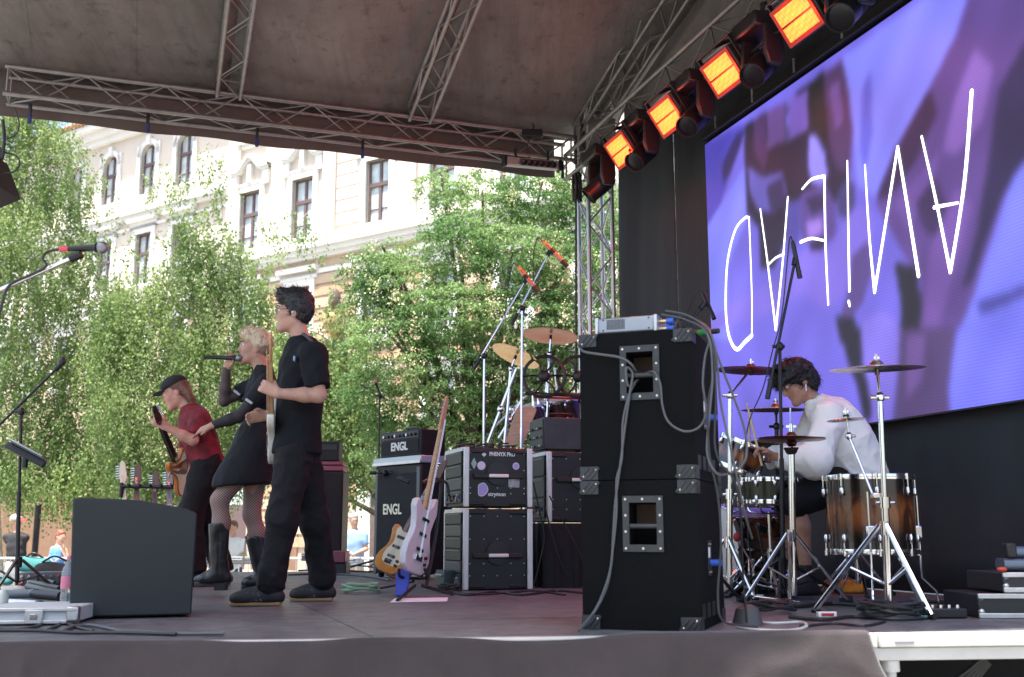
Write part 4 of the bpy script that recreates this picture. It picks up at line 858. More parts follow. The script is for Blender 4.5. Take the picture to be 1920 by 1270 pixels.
# ================================================================== backline
# ---- bass cabinets
TH = math.radians(20); CO = az(1313, 1186)                                       # near right foot of the stack
def cabR(): return Matrix.Rotation(-TH, 3, 'Z')
fx, fy = cabR() @ V((1, 0, 0)), cabR() @ V((0, 1, 0))
def cface(x, y, off=0.):                                                           # pixel -> point on the front plane of the stack
    n = -fy; return pln(x, y, n, CO.dot(n) + off)
cw = (CO - cface(1093, 1183)).dot(fx); cd = .64; zmid = cface(1313, 897).z; ztop = cface(1313, 614).z
m_carpet = M('black_carpet', (.0045, .0048, .0054), .95, var=.35, scale=60, bump=.5, bscale=420, spec=.15)
m_corner = M('corner_plastic', (.022, .026, .029), .35, .1, var=.3, scale=20)
m_screw = M('screw_steel', (.6, .56, .48), .3, 1.)
def cabinet(z0, z1, label, hy0, hy1):
    T = Thing('bass_cabinet', label, 'speaker cabinet', CO + EZ * (z0 - CO.z), -TH, 'stacked bass cabinets'); h = z1 - z0
    hx0, hx1 = (cface(1163, 700) - CO).dot(fx), (cface(1237, 700) - CO).dot(fx); hz1, hz0 = cface(1200, hy0).z - z0, cface(1200, hy1).z - z0
    ix0, ix1, iz0, iz1 = hx0 + .028, hx1 - .028, hz0 + .030, hz1 - .028
    b = MB(); X = [-cw, ix0, ix1, 0]; Z = [0, iz0, iz1, h]                          # front with an opening for the handle pocket
    for i in range(3):
        for j in range(3):
            if i == 1 and j == 1: continue
            b.quad((X[i], 0, Z[j]), (X[i + 1], 0, Z[j]), (X[i + 1], 0, Z[j + 1]), (X[i], 0, Z[j + 1]))
    for p, q in (((ix0, iz0), (ix1, iz0)), ((ix1, iz0), (ix1, iz1)), ((ix1, iz1), (ix0, iz1)), ((ix0, iz1), (ix0, iz0))): b.quad((p[0], 0, p[1]), (q[0], 0, q[1]), (q[0], .13, q[1]), (p[0], .13, p[1]))
    b.quad((ix0, .13, iz0), (ix1, .13, iz0), (ix1, .13, iz1), (ix0, .13, iz1))
    b.add([(-cw, 0, 0), (0, 0, 0), (0, cd, 0), (-cw, cd, 0), (-cw, 0, h), (0, 0, h), (0, cd, h), (-cw, cd, h)], [(0, 3, 2, 1), (4, 5, 6, 7), (1, 2, 6, 5), (2, 3, 7, 6), (3, 0, 4, 7)])
    T.part('body', b, m_carpet, smooth=0)
    T.part('handle_pocket', MB().box(((ix0 + ix1) / 2, .1285, iz0 + (iz1 - iz0) * .72), (ix1 - ix0 - .004, .001, (iz1 - iz0) * .5)), M('pocket_wood', (.05, .03, .018), .8, var=.3, scale=12))
    pl_ = MB()
    for a in ((hx0, ix0, hz0, hz1), (ix1, hx1, hz0, hz1), (ix0, ix1, hz0, iz0), (ix0, ix1, iz1, hz1)): pl_.box(((a[0] + a[1]) / 2, -.003, (a[2] + a[3]) / 2), (a[1] - a[0], .008, a[3] - a[2]))
    hp = T.part('handle_plate', pl_, m_corner, smooth=0)
    T.part('grip_bar', MB().cyl((ix0, .01, (hz0 + hz1) / 2 - .01), (ix1, .01, (hz0 + hz1) / 2 - .01), .012, n=10), m_corner, parent=hp)
    for sx in (hx0 + .013, hx1 - .013):
        for t in (.06, .36, .65, .94): T.part('screw', MB().lathe([(.006, 0), (.005, .003), (0, .004)], (sx, -.007, hz0 + (hz1 - hz0) * t), (0, -1, 0), 8), m_screw, parent=hp)
    for t in (.06, .94): T.part('screw', MB().lathe([(.006, 0), (.005, .003), (0, .004)], ((hx0 + hx1) / 2, -.007, hz0 + (hz1 - hz0) * t), (0, -1, 0), 8), m_screw, parent=hp)
    s = .078
    for x in (-cw, 0):
        for z in (0, h):
            for y in (0, cd):
                c = MB(); dx = s / 2 if x < 0 else -s / 2; dz = .029 if z == 0 else -.029; dy = s / 2 if y == 0 else -s / 2; ex = -.004 if x < 0 else .004; ez = .004 if z == 0 else -.004
                ey = -.004 if y == 0 else .004
                c.box((x + dx, y + ey / 2, z + dz), (s, .006, .058)); c.box((x + ex / 2, y + dy, z + dz), (.006, s, .058)); c.box((x + dx, y + dy, z + (.0005 if z == 0 else -.0005)), (s, s, .003))
                if y == 0:
                    for k in range(3): c.box((x + dx - .024 + .024 * k, -.007, z + dz), (.010, .006, .062), Matrix.Rotation(.7, 3, 'Y'))
                o = T.part('corner_guard', c, m_corner, .002)
                if y == 0:
                    for q in (-.028, .028): T.part('screw', MB().lathe([(.005, 0), (.0, .004)], (x + dx + q, -.008, z + dz + q * .5), (0, -1, 0), 8), m_screw, parent=o)
    jz = h * .47; jp = T.part('jack_plate', MB().box((.003, .26, jz), (.006, .08, .15)), blkmetal, .002)
    for dy, dz in ((-.02, .06), (.02, .06), (-.02, -.06), (.02, -.06)): T.part('screw', MB().lathe([(.005, 0), (0, .004)], (.006, .26 + dy, jz + dz), (1, 0, 0), 8), m_screw, parent=jp)
    T.part('rating_label', MB().box((.0075, .235, jz + .025), (.003, .03, .045)), white, parent=jp)
    T.part('plug', MB().cyl((.006, .27, jz - .02), (.055, .27, jz - .02), .014, n=12), M('blue_plug', (.03, .12, .55), .4), parent=jp)
    for k in range(4): T.part('port', MB().box((.001, .10 + .12 * k, .075), (.003, .075, .06)), blk)
    return T
cabinet(CO.z, zmid - .004, 'lower of the two carpeted bass cabinets, standing on the stage edge', 930, 1035)
cabinet(zmid, ztop, 'upper of the two carpeted bass cabinets, under the silver amplifier', 648, 750)
# ---- silver amp head on the stack
x0, x1 = (cface(1114, 600) - CO).dot(fx), (cface(1219, 600) - CO).dot(fx); ah = (cface(1160, 577) - cface(1160, 607)).z
def cl(x, y, z): return CO + fx * x + fy * y + EZ * (ztop - CO.z + z)
T = Thing('amplifier_head', 'small silver bass amplifier lying on top of the cabinet stack', 'amplifier', cl((x0 + x1) / 2, .2, 0), -TH); hw = (x1 - x0) / 2 * 1.03
m_silver = M('silver_paint', (.30, .32, .345), .38, .6, var=.08, scale=6)
T.part('case', MB().box((0, 0, .012 + ah / 2), (hw * 2, .26, ah)), m_silver, .008)
for s in (-1, 1): T.part('end_cap', MB().box((s * (hw + .004), 0, .012 + ah / 2), (.016, .268, ah + .006)), alu, .004)
for k in range(13): T.part('vent_slot', MB().box((-hw + .045 + .0065 * k, -.1306, .012 + ah * .55), (.0035, .002, ah * .62)), blk)
for sx in (-.8, .8):
    for sz in (.2, .85): T.part('screw', MB().lathe([(.004, 0), (0, .003)], (hw * sx, -.131, .012 + ah * sz), (0, -1, 0), 8), blkmetal)
for sx in (-.8, .8):
    for sy in (-.1, .1): T.part('foot', MB().cyl((hw * sx, sy, 0), (hw * sx, sy, .013), .012, n=10), blk)
m_bplug = M('blue_plug', (.03, .12, .55), .4); m_sock = M('brass_plug', (.6, .5, .3), .3, 1.)
for zq in (.25, .72):
    o = T.part('speaker_plug', MB().cyl((hw + .012, -.06, .012 + ah * zq), (hw + .04, -.06, .012 + ah * zq), .011, n=12), m_sock); T.part('plug_collar', MB().cyl((hw + .04, -.06, .012 + ah * zq), (hw + .072, -.06, .012 + ah * zq), .015, n=12), m_bplug, parent=o)
tag(link('foam_mat', MB().box(cl(x0 + .17, .22, .0), (.42, .3, .012), cabR()).mesh('foam_mat'), M('grey_foam', (.05, .05, .05), .9), bev=.004), 'dark foam mat lying under the silver amplifier', 'mat')
def cable(name, label, pts, r, mat, cat='cable', group=None, n=7): return tag(link(name, MB().tube(pts, r, n=n, sub=6).mesh(name), mat), label, cat, group)
CF = lambda x, y, o=.02: cface(x, y, o)
GC = 'cables of the bass stack'
cable('speaker_cable', 'grey cable running from the left edge into the upper cabinet handle', [CF(1090, 640, -.05), CF(1092, 658, .01), CF(1120, 664), CF(1160, 670), CF(1182, 682), CF(1194, 700, -.03)], .006, greycable, group=GC)
cable('speaker_cable', 'grey cable hanging from the upper handle down to the stage floor', [CF(1196, 712, -.03), CF(1178, 724), CF(1174, 690, .03), CF(1186, 700, .01), CF(1182, 730, .02), CF(1172, 800), CF(1162, 880), CF(1154, 940), CF(1150, 1000), CF(1146, 1060), CF(1132, 1110, .04), CF(1112, 1150, .06), az(1085, 1188) + EZ * .01], .0054, greycable, group=GC)
cable('speaker_cable', 'thinner grey cable twisted beside the hanging one on the cabinet front', [CF(1192, 716, -.02), CF(1180, 740), CF(1168, 790), CF(1166, 860), CF(1156, 900), CF(1156, 960), CF(1149, 1030), CF(1138, 1100, .03), CF(1108, 1160, .06), az(1096, 1180) + EZ * .008], .005, greycable, group=GC)
cable('speaker_cable', 'grey cable looping from the upper handle round the right cabinet edge', [CF(1210, 700, -.03), CF(1226, 698), CF(1238, 720), CF(1242, 760), CF(1254, 792), CF(1284, 809), CF(1312, 800), CF(1324, 770, .03), CF(1318, 720, .05), CF(1322, 670, .05), CF(1332, 630, .04), CF(1322, 610, -.08), CF(1280, 592, -.16), cl(x1 + .075, .14, .012 + ah * .25)], .0050, greycable, group=GC)
for k, pts in enumerate((
    [(1248, 583, -.2), (1290, 592, -.15), (1330, 622, .02), (1344, 680, .02), (1352, 760, .0), (1372, 850, .0), (1396, 960, -.1), (1410, 1010, -.3)],
    [(1240, 590, -.2), (1286, 600, -.15), (1326, 626, .03), (1336, 700, .04), (1330, 780, .05), (1326, 850, .05), (1342, 886, .05), (1360, 890, .0), (1384, 880, -.05), (1400, 850, -.1), (1392, 790, -.1), (1350, 680, -.05), (1330, 620, -.1)],
    [(1244, 596, -.25), (1300, 604, -.15), (1334, 640, .03), (1342, 740, .03), (1340, 830, .04), (1352, 870, .04), (1376, 900, .0), (1388, 960, -.1), (1392, 1060, -.3), (1400, 1168, -.34)],
    [(1336, 712, .02), (1328, 760, .05), (1330, 850, .05), (1346, 930, .04), (1352, 1020, .03), (1346, 1110, .02), (1352, 1160, .02), (1380, 1172, .0), (1420, 1176, -.05)])):
    cable('looped_cable', ['outermost', 'widest looped', 'long hanging', 'lowest'][k] + ' grey cable draped down the right side of the bass stack', [cface(*p[:2], p[2] + .03) for p in pts], 0.0050, greycable if k < 2 else rubber, group=GC)
for k, c in enumerate(((.35, .02, .02), (.02, .3, .08), (.02, .02, .02))):
    tag(link('connector', MB().cyl(cl(x1 + .09 + .05 * k, .2, .012), cl(x1 + .17 + .05 * k, .17, .012), .012, n=10).mesh('connector'), M('connector_%d' % k, c, .5)), ['red', 'green', 'black'][k] + ' cable connector lying beside the silver amplifier', 'connector', 'loose connectors')
# ---- wedge monitor on the left
p0 = az(137, 1149); p1 = az(353, 1147); ex = EU.copy(); p1 = p0 + EU * ((p1 - p0).length * 1.0); en = V((-ex.y, ex.x, 0)); L = (pln(353, 1147, en, p0.dot(en)) - p0).dot(ex)
def wl(x, y):
    P = pln(x, y, en, p0.dot(en)); return ((P - p0).dot(ex), P.z - p0.z)
m_paint = M('speaker_paint', (.014, .0175, .018), .6, .0, var=.12, scale=40, bump=.3, bscale=300)
T = Thing('stage_monitor', 'large dark grey stage monitor on the left, its flat side to the camera', 'monitor', p0, math.atan2(ex.y, ex.x))
poly = [(0.012, 0.012), (L - .004, .012), wl(362, 966), wl(345, 958), wl(262, 943), wl(160, 938), wl(148, 941)]
T.part('cabinet', MB().prism(list(reversed(poly)), V((0, .0, 0)), V((1, 0, 0)), V((0, 0, 1)), .5), m_paint, .008)
gx, gz = wl(146, 944)
T.part('grille', MB().prism([(-.012, .02), (.008, .02), (gx + .003, gz), (gx - .018, gz - .01)], V((0, .48, 0)), V((1, 0, 0)), V((0, 0, 1)), .46), M('monitor_grille', (.35, .37, .38), .5, .4, var=.5, scale=90))
for sx in (.05, L - .05):
    for sy in (.05, .45): T.part('foot', MB().cyl((sx, sy, 0), (sx, sy, .014), .018, n=10), blk)
T.part('corner_screw', MB().lathe([(.006, 0), (0, .004)], (L - .03, -.001, .05), (0, -1, 0), 8), m_screw)
# ---- rack cases
SR = Matrix((EU, EV, EZ)).transposed()
m_abs = M('rack_plastic', (.010, .010, .011), .5, var=.2, scale=18, bump=.15, bscale=200)
m_rail = M('rack_rail', (.62, .62, .60), .45, .5, var=.1, scale=7)
def rack(base, w, h, d, label, handle=.45, gear=0, lidz=()):
    T = Thing('rack_case', label, 'rack case', base, R=SR, group='rack cases behind the bass stack')     # local x along the panel, y depth, z up
    T.part('shell', MB().box((w / 2, d / 2, h / 2), (w - .012, d - .04, h - .008)), m_abs, .008)
    for x in (.018, w - .018): T.part('edge_rail', MB().box((x, -.001, h / 2), (.042, .02, h - .006)), m_rail, .006)
    T.part('open_rail', MB().box((-.004, d * .5, h - .018), (.014, d - .03, .03)), m_rail, .003); T.part('open_rail', MB().box((-.004, d - .012, h / 2), (.014, .024, h - .03)), m_rail, .003)
    hz = h * handle; o = T.part('handle_recess', MB().lathe([(.085, 0), (.085, .002), (.0, .003)], (w * .5, -.019 + .027, hz + .018), (0, -1, 0), 20), blk)
    T.part('handle', MB().box((w * .5, -.006, hz), (w * .72, .016, .036)), m_abs, .006); T.part('grip', MB().box((w * .5, -.018, hz), (w * .29, .018, .026)), M('pale_grip', (.72, .72, .70), .4, .2), .007)
    for z in (.10, h * .32, h * .62, h * .9):
        for k in range(5): 
            if abs(z - hz) < .05 and 0 < k < 4: continue
            T.part('rivet', MB().lathe([(.0055, 0), (.004, .003), (0, .004)], (.055 + (w - .11) * k / 4, .0195, z), (0, -1, 0), 8), m_screw)
    for z in lidz: T.part('panel_groove', MB().box((w / 2, .0190, z), (w - .1, .003, .006)), blk)
    for z in (.03, h - .03):
        for x in (.1, w - .1): T.part('stacking_rib', MB().box((x, .013, z), (.13, .016, .022)), m_abs, .005)
    n = gear; zz_ = .03; hh = (h - .06) / max(n, 1)
    for k in range(n):                                                             # devices seen in the open side
        m_dev = M('device_%d' % (k % 3), ((.02, .021, .022), (.045, .05, .05), (.012, .012, .014))[k % 3], .45, .2)
        dv = T.part('rack_device', MB().box((-.006, d / 2, zz_ + hh * (k + .5)), (.014, d - .06, hh - .008)), m_dev, .003)
        for q in range(3 + (k * 7) % 4):
            y_ = .07 + (d - .14) * ((q * .37 + k * .23) % 1.0); z_ = zz_ + hh * (.28 + .4 * ((q * .61 + k * .4) % 1.0)); ci = (q * 3 + k * 5) % 9
            T.part('knob', MB().cyl((-.012, y_, z_), (-.022 - .008 * (q % 2), y_, z_), .006 + .005 * (q % 3), n=9), M('knob_%d' % ci, ((.30, .31, .33), (.02, .02, .02), (.05, .15, .3), (.02, .02, .02), (.12, .12, .12), (.3, .05, .03), (.02, .02, .02), (.3, .24, .05), (.08, .08, .09))[ci], .4), parent=dv)
        T.part('device_strip', MB().box((-.0145, d / 2, zz_ + hh * (k + .86)), (.003, d - .12, hh * .10)), M('device_strip', (.09, .10, .105), .4, .5), parent=dv)
    return T
rb = az(868, 1108); wR = .485; dR = .50
def rface(x, y): return pln(x, y, EV, rb.dot(EV))
hl_ = rface(900, 953).z - rb.z; hu0 = hl_ + .006; hu = rface(900, 838).z - rb.z - hu0
wR = (rface(996, 1000) - rface(867, 1000)).dot(EU)
rack(rb, wR, hl_, dR, 'lower rack case with white grip, standing on the floor', .42, 6, (hl_ * .82,))
T = rack(rb + EZ * hu0, wR, hu, dR, 'upper rack case with stickers and white lettering on its panel', .52, 4, (hu * .8,))
def rl(x, y): P = rface(x, y); return (P - rb).dot(EU), P.z - rb.z - hu0
m_wtxt = M('white_print', (.7, .7, .7), .6); m_lil = M('lilac_sticker', (.42, .30, .62), .5); m_mint = M('mint_sticker', (.30, .42, .36), .5); m_palep = M('pale_sticker', (.62, .56, .70), .5)
x, z = rl(943, 852); text_part(T, 'case_lettering', 'PHENYX PRO', .040, (x, .0165, z), (1, 0, 0), (0, 0, 1), m_wtxt, bold=.0012, xs=.82)
x, z = rl(909, 852); T.part('case_emblem', MB().prism([(-.018, 0), (0, -.018), (.018, 0), (0, .018)], (x, .0185, z), V((1, 0, 0)), V((0, 0, 1)), .002), m_wtxt, smooth=0)
x, z = rl(933, 927); text_part(T, 'sticker_lettering', 'strymon', .040, (x, .0165, z), (1, 0, 0), (0, 0, 1), m_wtxt, bold=.0008)
x, z = rl(890, 869); T.part('diamond_sticker', MB().prism([(-.022, 0), (0, -.042), (.022, 0), (0, .042)], (x, .0185, z), V((1, 0, 0)), V((0, 0, 1)), .002), m_mint, smooth=0)
for (px_, py_, r, m_) in ((904, 873, .031, m_palep), (969, 874, .026, m_palep), (969, 874, .019, m_lil)):
    x, z = rl(px_, py_); T.part('round_sticker', MB().lathe([(r, 0), (0, .001)], (x, .0185 if m_ is not m_lil else .0165, z), (0, -1, 0), 24), m_, smooth=0)
x, z = rl(965, 906); T.part('photo_sticker', MB().box((x, .0175, z), (.085, .002, .062)), M('photo_sticker', (.35, .33, .33), .5, var=.7, scale=35))
x, z = rl(906, 918)                                                              # plain lilac cut-out sticker with a white edge
ys = .0
blob = [(.034 * math.cos(t) * (1 + .12 * math.cos(3 * t)), .045 * math.sin(t) * (1 + .10 * math.sin(2 * t + .6))) for t in np.linspace(0, 2 * PI, 22)[:-1]]
T.part('shaped_sticker', MB().prism([(a * 1.15, b * 1.15) for a, b in blob], (x, .0185, z), V((1, 0, 0)), V((0, 0, 1)), .0015), m_wtxt, smooth=0); T.part('shaped_sticker', MB().prism(blob, (x, .0165, z), V((1, 0, 0)), V((0, 0, 1)), .0015), m_lil, smooth=0)
for x, y in ((.05, .12), (.25, .3), (.38, .18)):
    tag(link('folded_lead', MB().tube([rb + EU * (x + .06 * math.cos(t)) + EV * (y + .06 * math.sin(t)) + EZ * (hu0 + hu + .008 + .003 * t) for t in np.linspace(0, 11, 26)], .006, sub=2).mesh('folded_lead'), rubber), {.05: 'left', .25: 'middle', .38: 'right'}[x] + ' black coiled lead lying on the upper rack case', 'cable', 'leads on the rack')
# third rack on a black covered table behind
b3 = onv(1026, 980, rb.dot(EV) + .25); 
h3 = onv(1026, 846, rb.dot(EV) + .25).z - b3.z
rack(b3, .56, h3, .5, 'rack case on the black covered table behind the bass stack', .6, 3)
T = Thing('covered_table', 'table under a black cloth carrying the farther rack case', 'table', V((b3.x, b3.y, STZ)), R=SR); th = b3.z - STZ - .004
m_tcl = M('black_table_cloth', (.010, .010, .011), .9, var=.3, scale=8, bump=.3, bscale=60)
cb = MB(); n = 40
ring = [(-.05 + .85 * t, -.06) for t in np.linspace(0, 1, n)] + [(.80, -.06 + .7 * t) for t in np.linspace(0, 1, n)] + [(.80 - .85 * t, .64) for t in np.linspace(0, 1, n)] + [(-.05, .64 - .7 * t) for t in np.linspace(0, 1, n)]
for i, (x, y) in enumerate(ring):
    for k, z in enumerate((th, th * .6, .003)): q = .02 * k * math.sin(i * .9) ; cb.v.append((x + q * .6, y - abs(q), z))
m = len(ring); cb.f = [(3 * i + k, 3 * i + k + 1, 3 * ((i + 1) % m) + k + 1, 3 * ((i + 1) % m) + k) for i in range(m) for k in range(2)] + [tuple(3 * i for i in range(m))]
T.part('cloth', cb, m_tcl, smooth=60)
for x in (.02, .72):
    for y in (.02, .56): T.part('leg', MB().cyl((x, y, 0), (x, y, th - .01), .016, n=8), blkmetal)
# small mixer box on the farther rack
pm = b3 + EU * .0 + EV * .06 + EZ * h3; T = Thing('electronics_unit', 'dark electronics unit with small knobs on top of the farther rack', 'electronics', pm, R=SR); hm = onv(1050, 782, rb.dot(EV) + .3).z - pm.z
T.part('case', MB().box((.21, .17, hm / 2 + .01), (.40, .30, hm - .02)), M('unit_grey', (.045, .045, .05), .45, .4, var=.2), .008)
fr = T.part('front_panel', MB().box((.002, .17, hm / 2 + .01), (.014, .29, hm - .05)), M('unit_front', (.035, .04, .04), .4, .3), .002)
for k in range(5):
    for j in range(3): T.part('knob', MB().cyl((-.006, .06 + .055 * k, .05 + hm * .25 * j), (-.022, .06 + .055 * k, .05 + hm * .25 * j), .009, n=8), (alu, greyc, blkmetal)[(k + j) % 3], parent=fr)
T.part('top_handle', MB().tube([(.1, .17, hm), (.12, .17, hm + .04), (.3, .17, hm + .04), (.32, .17, hm)], .01), blkmetal)
for sx in (.03, .39): T.part('foot', MB().box((sx, .17, .006), (.03, .28, .012)), blk)
for k, pts in enumerate(([(1000, 905), (1012, 960), (1020, 1010), (1010, 1060), (1000, 1100)], [(1030, 930), (1060, 985), (1088, 1040), (1105, 1080)], [(1022, 950), (1034, 1000), (1050, 1050), (1066, 1080)])):
    cable('rack_lead', ['left', 'right', 'middle'][k] + ' thin black lead hanging from the farther rack case', [onv(x, y, rb.dot(EV) + .12) for x, y in pts], .006, rubber, group='leads hanging from the racks')
cl_ = az(1045, 1090); cable('white_lead', 'pale looped lead on the floor in front of the covered table', [az(1020, 1096) + EZ * .02, az(1028, 1085) + EZ * .09, az(1040, 1085) + EZ * .14, az(1050, 1090) + EZ * .10, az(1052, 1098) + EZ * .01], .008, greycable)

# ---- guitar amplifiers
def oriented(f2): return Matrix((V((f2[0], f2[1], 0)), V((-f2[1], f2[0], 0)), EZ)).transposed()
fA = V((.66, -.75)).normalized(); RA = oriented(fA); Yc = 9.55
pc_ = ay(788, 1000, Yc); pc_.z = STZ; wA, dA = .72, .36; hA = ay(788, 868, Yc).z - STZ; hT = ay(788, 853, Yc).z - STZ
m_tolex = M('black_tolex', (.009, .009, .010), .5, var=.2, scale=30, bump=.3, bscale=240, spec=.3); m_gcl = M('grille_cloth', (.012, .013, .015), .9, var=.5, scale=170, bump=.3, bscale=260)
m_engl = M('pale_logo', (.62, .62, .50), .35, .4)
T = Thing('guitar_cabinet', 'tall black guitar cabinet with dark grille and pale logo', 'speaker cabinet', pc_ - RA @ V((wA, 0, 0)), R=RA)
T.part('shell', MB().box((wA / 2, dA / 2, hA / 2 + .02), (wA, dA, hA - .04)), m_tolex, .012)
T.part('grille', MB().box((wA / 2, -.004, hA / 2 - .01), (wA - .10, .012, hA - .14)), m_gcl, .003)
for s in (.035, wA - .035): T.part('edge_trim', MB().box((s, -.003, hA / 2), (.045, .014, hA - .06)), M('grey_trim', (.08, .09, .10), .4, .3), .004)
text_part(T, 'logo', 'ENGL', .13, (wA * .42, -.012, hA * .60), (1, 0, 0), (0, 0, 1), m_engl, depth=.004, bold=.003, xs=.9)
for sx in (.06, wA - .06):
    for sy in (.05, dA - .05): T.part('caster', MB().cyl((sx - .015, sy, .025), (sx + .015, sy, .025), .025, n=12), blk)
T = Thing('lid_tray', 'silver tray lying on the tall guitar cabinet under the amplifier head', 'tray', pc_ - RA @ V((wA, 0, 0)) + EZ * (hA + .001), R=RA)
T.part('tray', MB().box((wA / 2, dA / 2, (hT - hA) / 2), (wA + .03, dA + .04, hT - hA - .002)), M('tray_silver', (.42, .47, .50), .35, .5), .01); T.part('tray_lip', MB().box((wA / 2, -.024, .012), (wA + .03, .01, .03)), alu, .003)
hH = ay(790, 802, Yc).z - STZ - hT
T = Thing('guitar_amp_head', 'black guitar amplifier head with white logo on the tall cabinet', 'amplifier', pc_ - RA @ V((wA - .03, -.03, 0)) + EZ * (hT + .001), R=RA); wH = wA - .08
T.part('shell', MB().box((wH / 2, .14, hH / 2), (wH, .28, hH - .004)), m_tolex, .012)
pn = T.part('control_panel', MB().box((wH / 2, -.002, hH * .80), (wH - .06, .012, hH * .26)), M('panel_dark', (.03, .035, .04), .35, .5), .002)
for k in range(9): T.part('knob', MB().cyl((.08 + (wH - .16) * k / 8, -.006, hH * .80), (.08 + (wH - .16) * k / 8, -.026, hH * .80), .013, n=10), alu if k % 3 == 0 else blk, parent=pn)
T.part('grille', MB().box((wH / 2, -.002, hH * .36), (wH - .06, .012, hH * .52)), m_gcl, .002)
text_part(T, 'logo', 'ENGL', .105, (wH / 2, -.010, hH * .38), (1, 0, 0), (0, 0, 1), M('white_logo', (.7, .7, .66), .4), depth=.004, bold=.003)
T.part('handle', MB().tube([(wH * .35, .14, hH), (wH * .4, .14, hH + .03), (wH * .6, .14, hH + .03), (wH * .65, .14, hH)], .012), blk)
# cabinet with two-letter mark behind the guitarist
Ym = 11.4; pm = ay(586, 1040, Ym); pm.z = STZ; wM = (ay(636, 1000, Ym) - ay(578, 1000, Ym)).x + .02; hM = ay(600, 884, Ym).z - STZ
T = Thing('guitar_cabinet', 'black cabinet with two white letters behind the guitarist legs', 'speaker cabinet', ay(578, 1040, Ym) * 1); T.o.location = (ay(578, 1040, Ym).x, Ym, STZ); T.m = Matrix.Translation(T.o.location); T.inv = T.m.inverted()
T.part('shell', MB().box((wM / 2, .2, hM / 2), (wM, .4, hM)), m_tolex, .01); T.part('front_cloth', MB().box((wM / 2, -.003, hM / 2), (wM - .03, .01, hM - .05)), m_gcl, .003)
text_part(T, 'lettering', 'MD', .20, ((ay(598, 985, Ym) - ay(578, 985, Ym)).x, -.011, ay(598, 985, Ym).z - STZ), (1, 0, 0), (0, 0, 1), M('pinkish_white', (.68, .58, .60), .5), xs=.62)
m_mag = M('magenta_pink_lit', (.20, .045, .075), .4)  # magenta tone, pink light on the tray lid put into it
T = Thing('accessory_tray', 'pink lit tray lying on the cabinet with two letters', 'tray', V((ay(594, 880, Ym).x, Ym, STZ + hM + .001)))
T.part('tray', MB().box((.13, .15, .03), (.30, .3, .055)), m_mag, .01); T.part('tray_lid', MB().box((.13, .15, .085), (.28, .28, .04)), m_mag, .01)
T = Thing('amplifier_head', 'black amplifier head standing on the pink lit tray', 'amplifier', V((ay(592, 868, Ym).x, Ym, STZ + hM + .107)))
T.part('shell', MB().box((.12, .15, .11), (.24, .26, .21)), m_tolex, .01); T.part('panel', MB().box((.12, .018, .15), (.2, .006, .06)), blkmetal, .002)
T = Thing('accessory_case', 'low dark magenta case on the floor behind the guitarist', 'case', V((ay(604, 1040, 10.6).x, 10.6, STZ)))
for z, w_ in ((.0, .32), (.115, .30)): T.part('shell_half', MB().box((.08, .12, z + .057), (w_, .3, .11)), m_mag if z else blk, .01)
T.part('latch', MB().box((.08, -.035, .115), (.04, .014, .03)), alu)
# ================================================================== stands, drums, guitars
def tripod(T, base, h, rad, mat, r=.011, legs=3, a0=.4, hub=None, foot=True):
    """three folding legs under a sleeve; base is the floor point under the pole"""
    B = V(base); hub = hub or h
    T.part('leg_hub', MB().cyl(B + EZ * (hub - .05), B + EZ * (hub + .02), .024, n=12), mat, wld=True)
    for k in range(legs):
        a = a0 + 2 * PI * k / legs; e = B + V((math.cos(a) * rad, math.sin(a) * rad, .012))
        o = T.part('leg', MB().tube([B + EZ * hub + V((math.cos(a), math.sin(a), 0)) * .022, e], r, n=8, smooth=False), mat, wld=True)
        if foot: T.part('rubber_foot', MB().cyl(e - V((math.cos(a), math.sin(a), 0)) * .03 + EZ * .006, e + V((math.cos(a), math.sin(a), 0)) * .02 + EZ * .002, .014, n=8), blk, wld=True, parent=o)
        T.part('leg_brace', MB().cyl(B + EZ * hub * .32, B + V((math.cos(a) * rad * .5, math.sin(a) * rad * .5, hub * .52)), r * .6, n=6), mat, wld=True)
def mic(T, tip, tail, grille, body=blkmetal, r=.017, shape='stick', ring=None):
    tip = V(tip); tail = V(tail); d = (tail - tip).normalized(); L = (tail - tip).length
    if shape == 'ball':
        b = T.part('mic_body', MB().lathe([(0, L), (.010, L), (.012, L * .85), (.016, .06), (.022, .05)], tip, d, 14), body, wld=True); T.part('mic_grille', MB().ell(tip + d * .028, (.026, .026, .026)), grille, wld=True, parent=b)
    else:
        b = T.part('mic_body', MB().lathe([(0, 0), (r, .002), (r, L * .9), (r * .6, L), (0, L)], tip, d, 14), body, wld=True); T.part('mic_grille', MB().lathe([(0, -.002), (r * 1.1, 0), (r * 1.1, L * .22)], tip, d, 14), grille, wld=True, parent=b)
    return b
m_stk = M('stand_black', (.012, .012, .013), .4, .2)
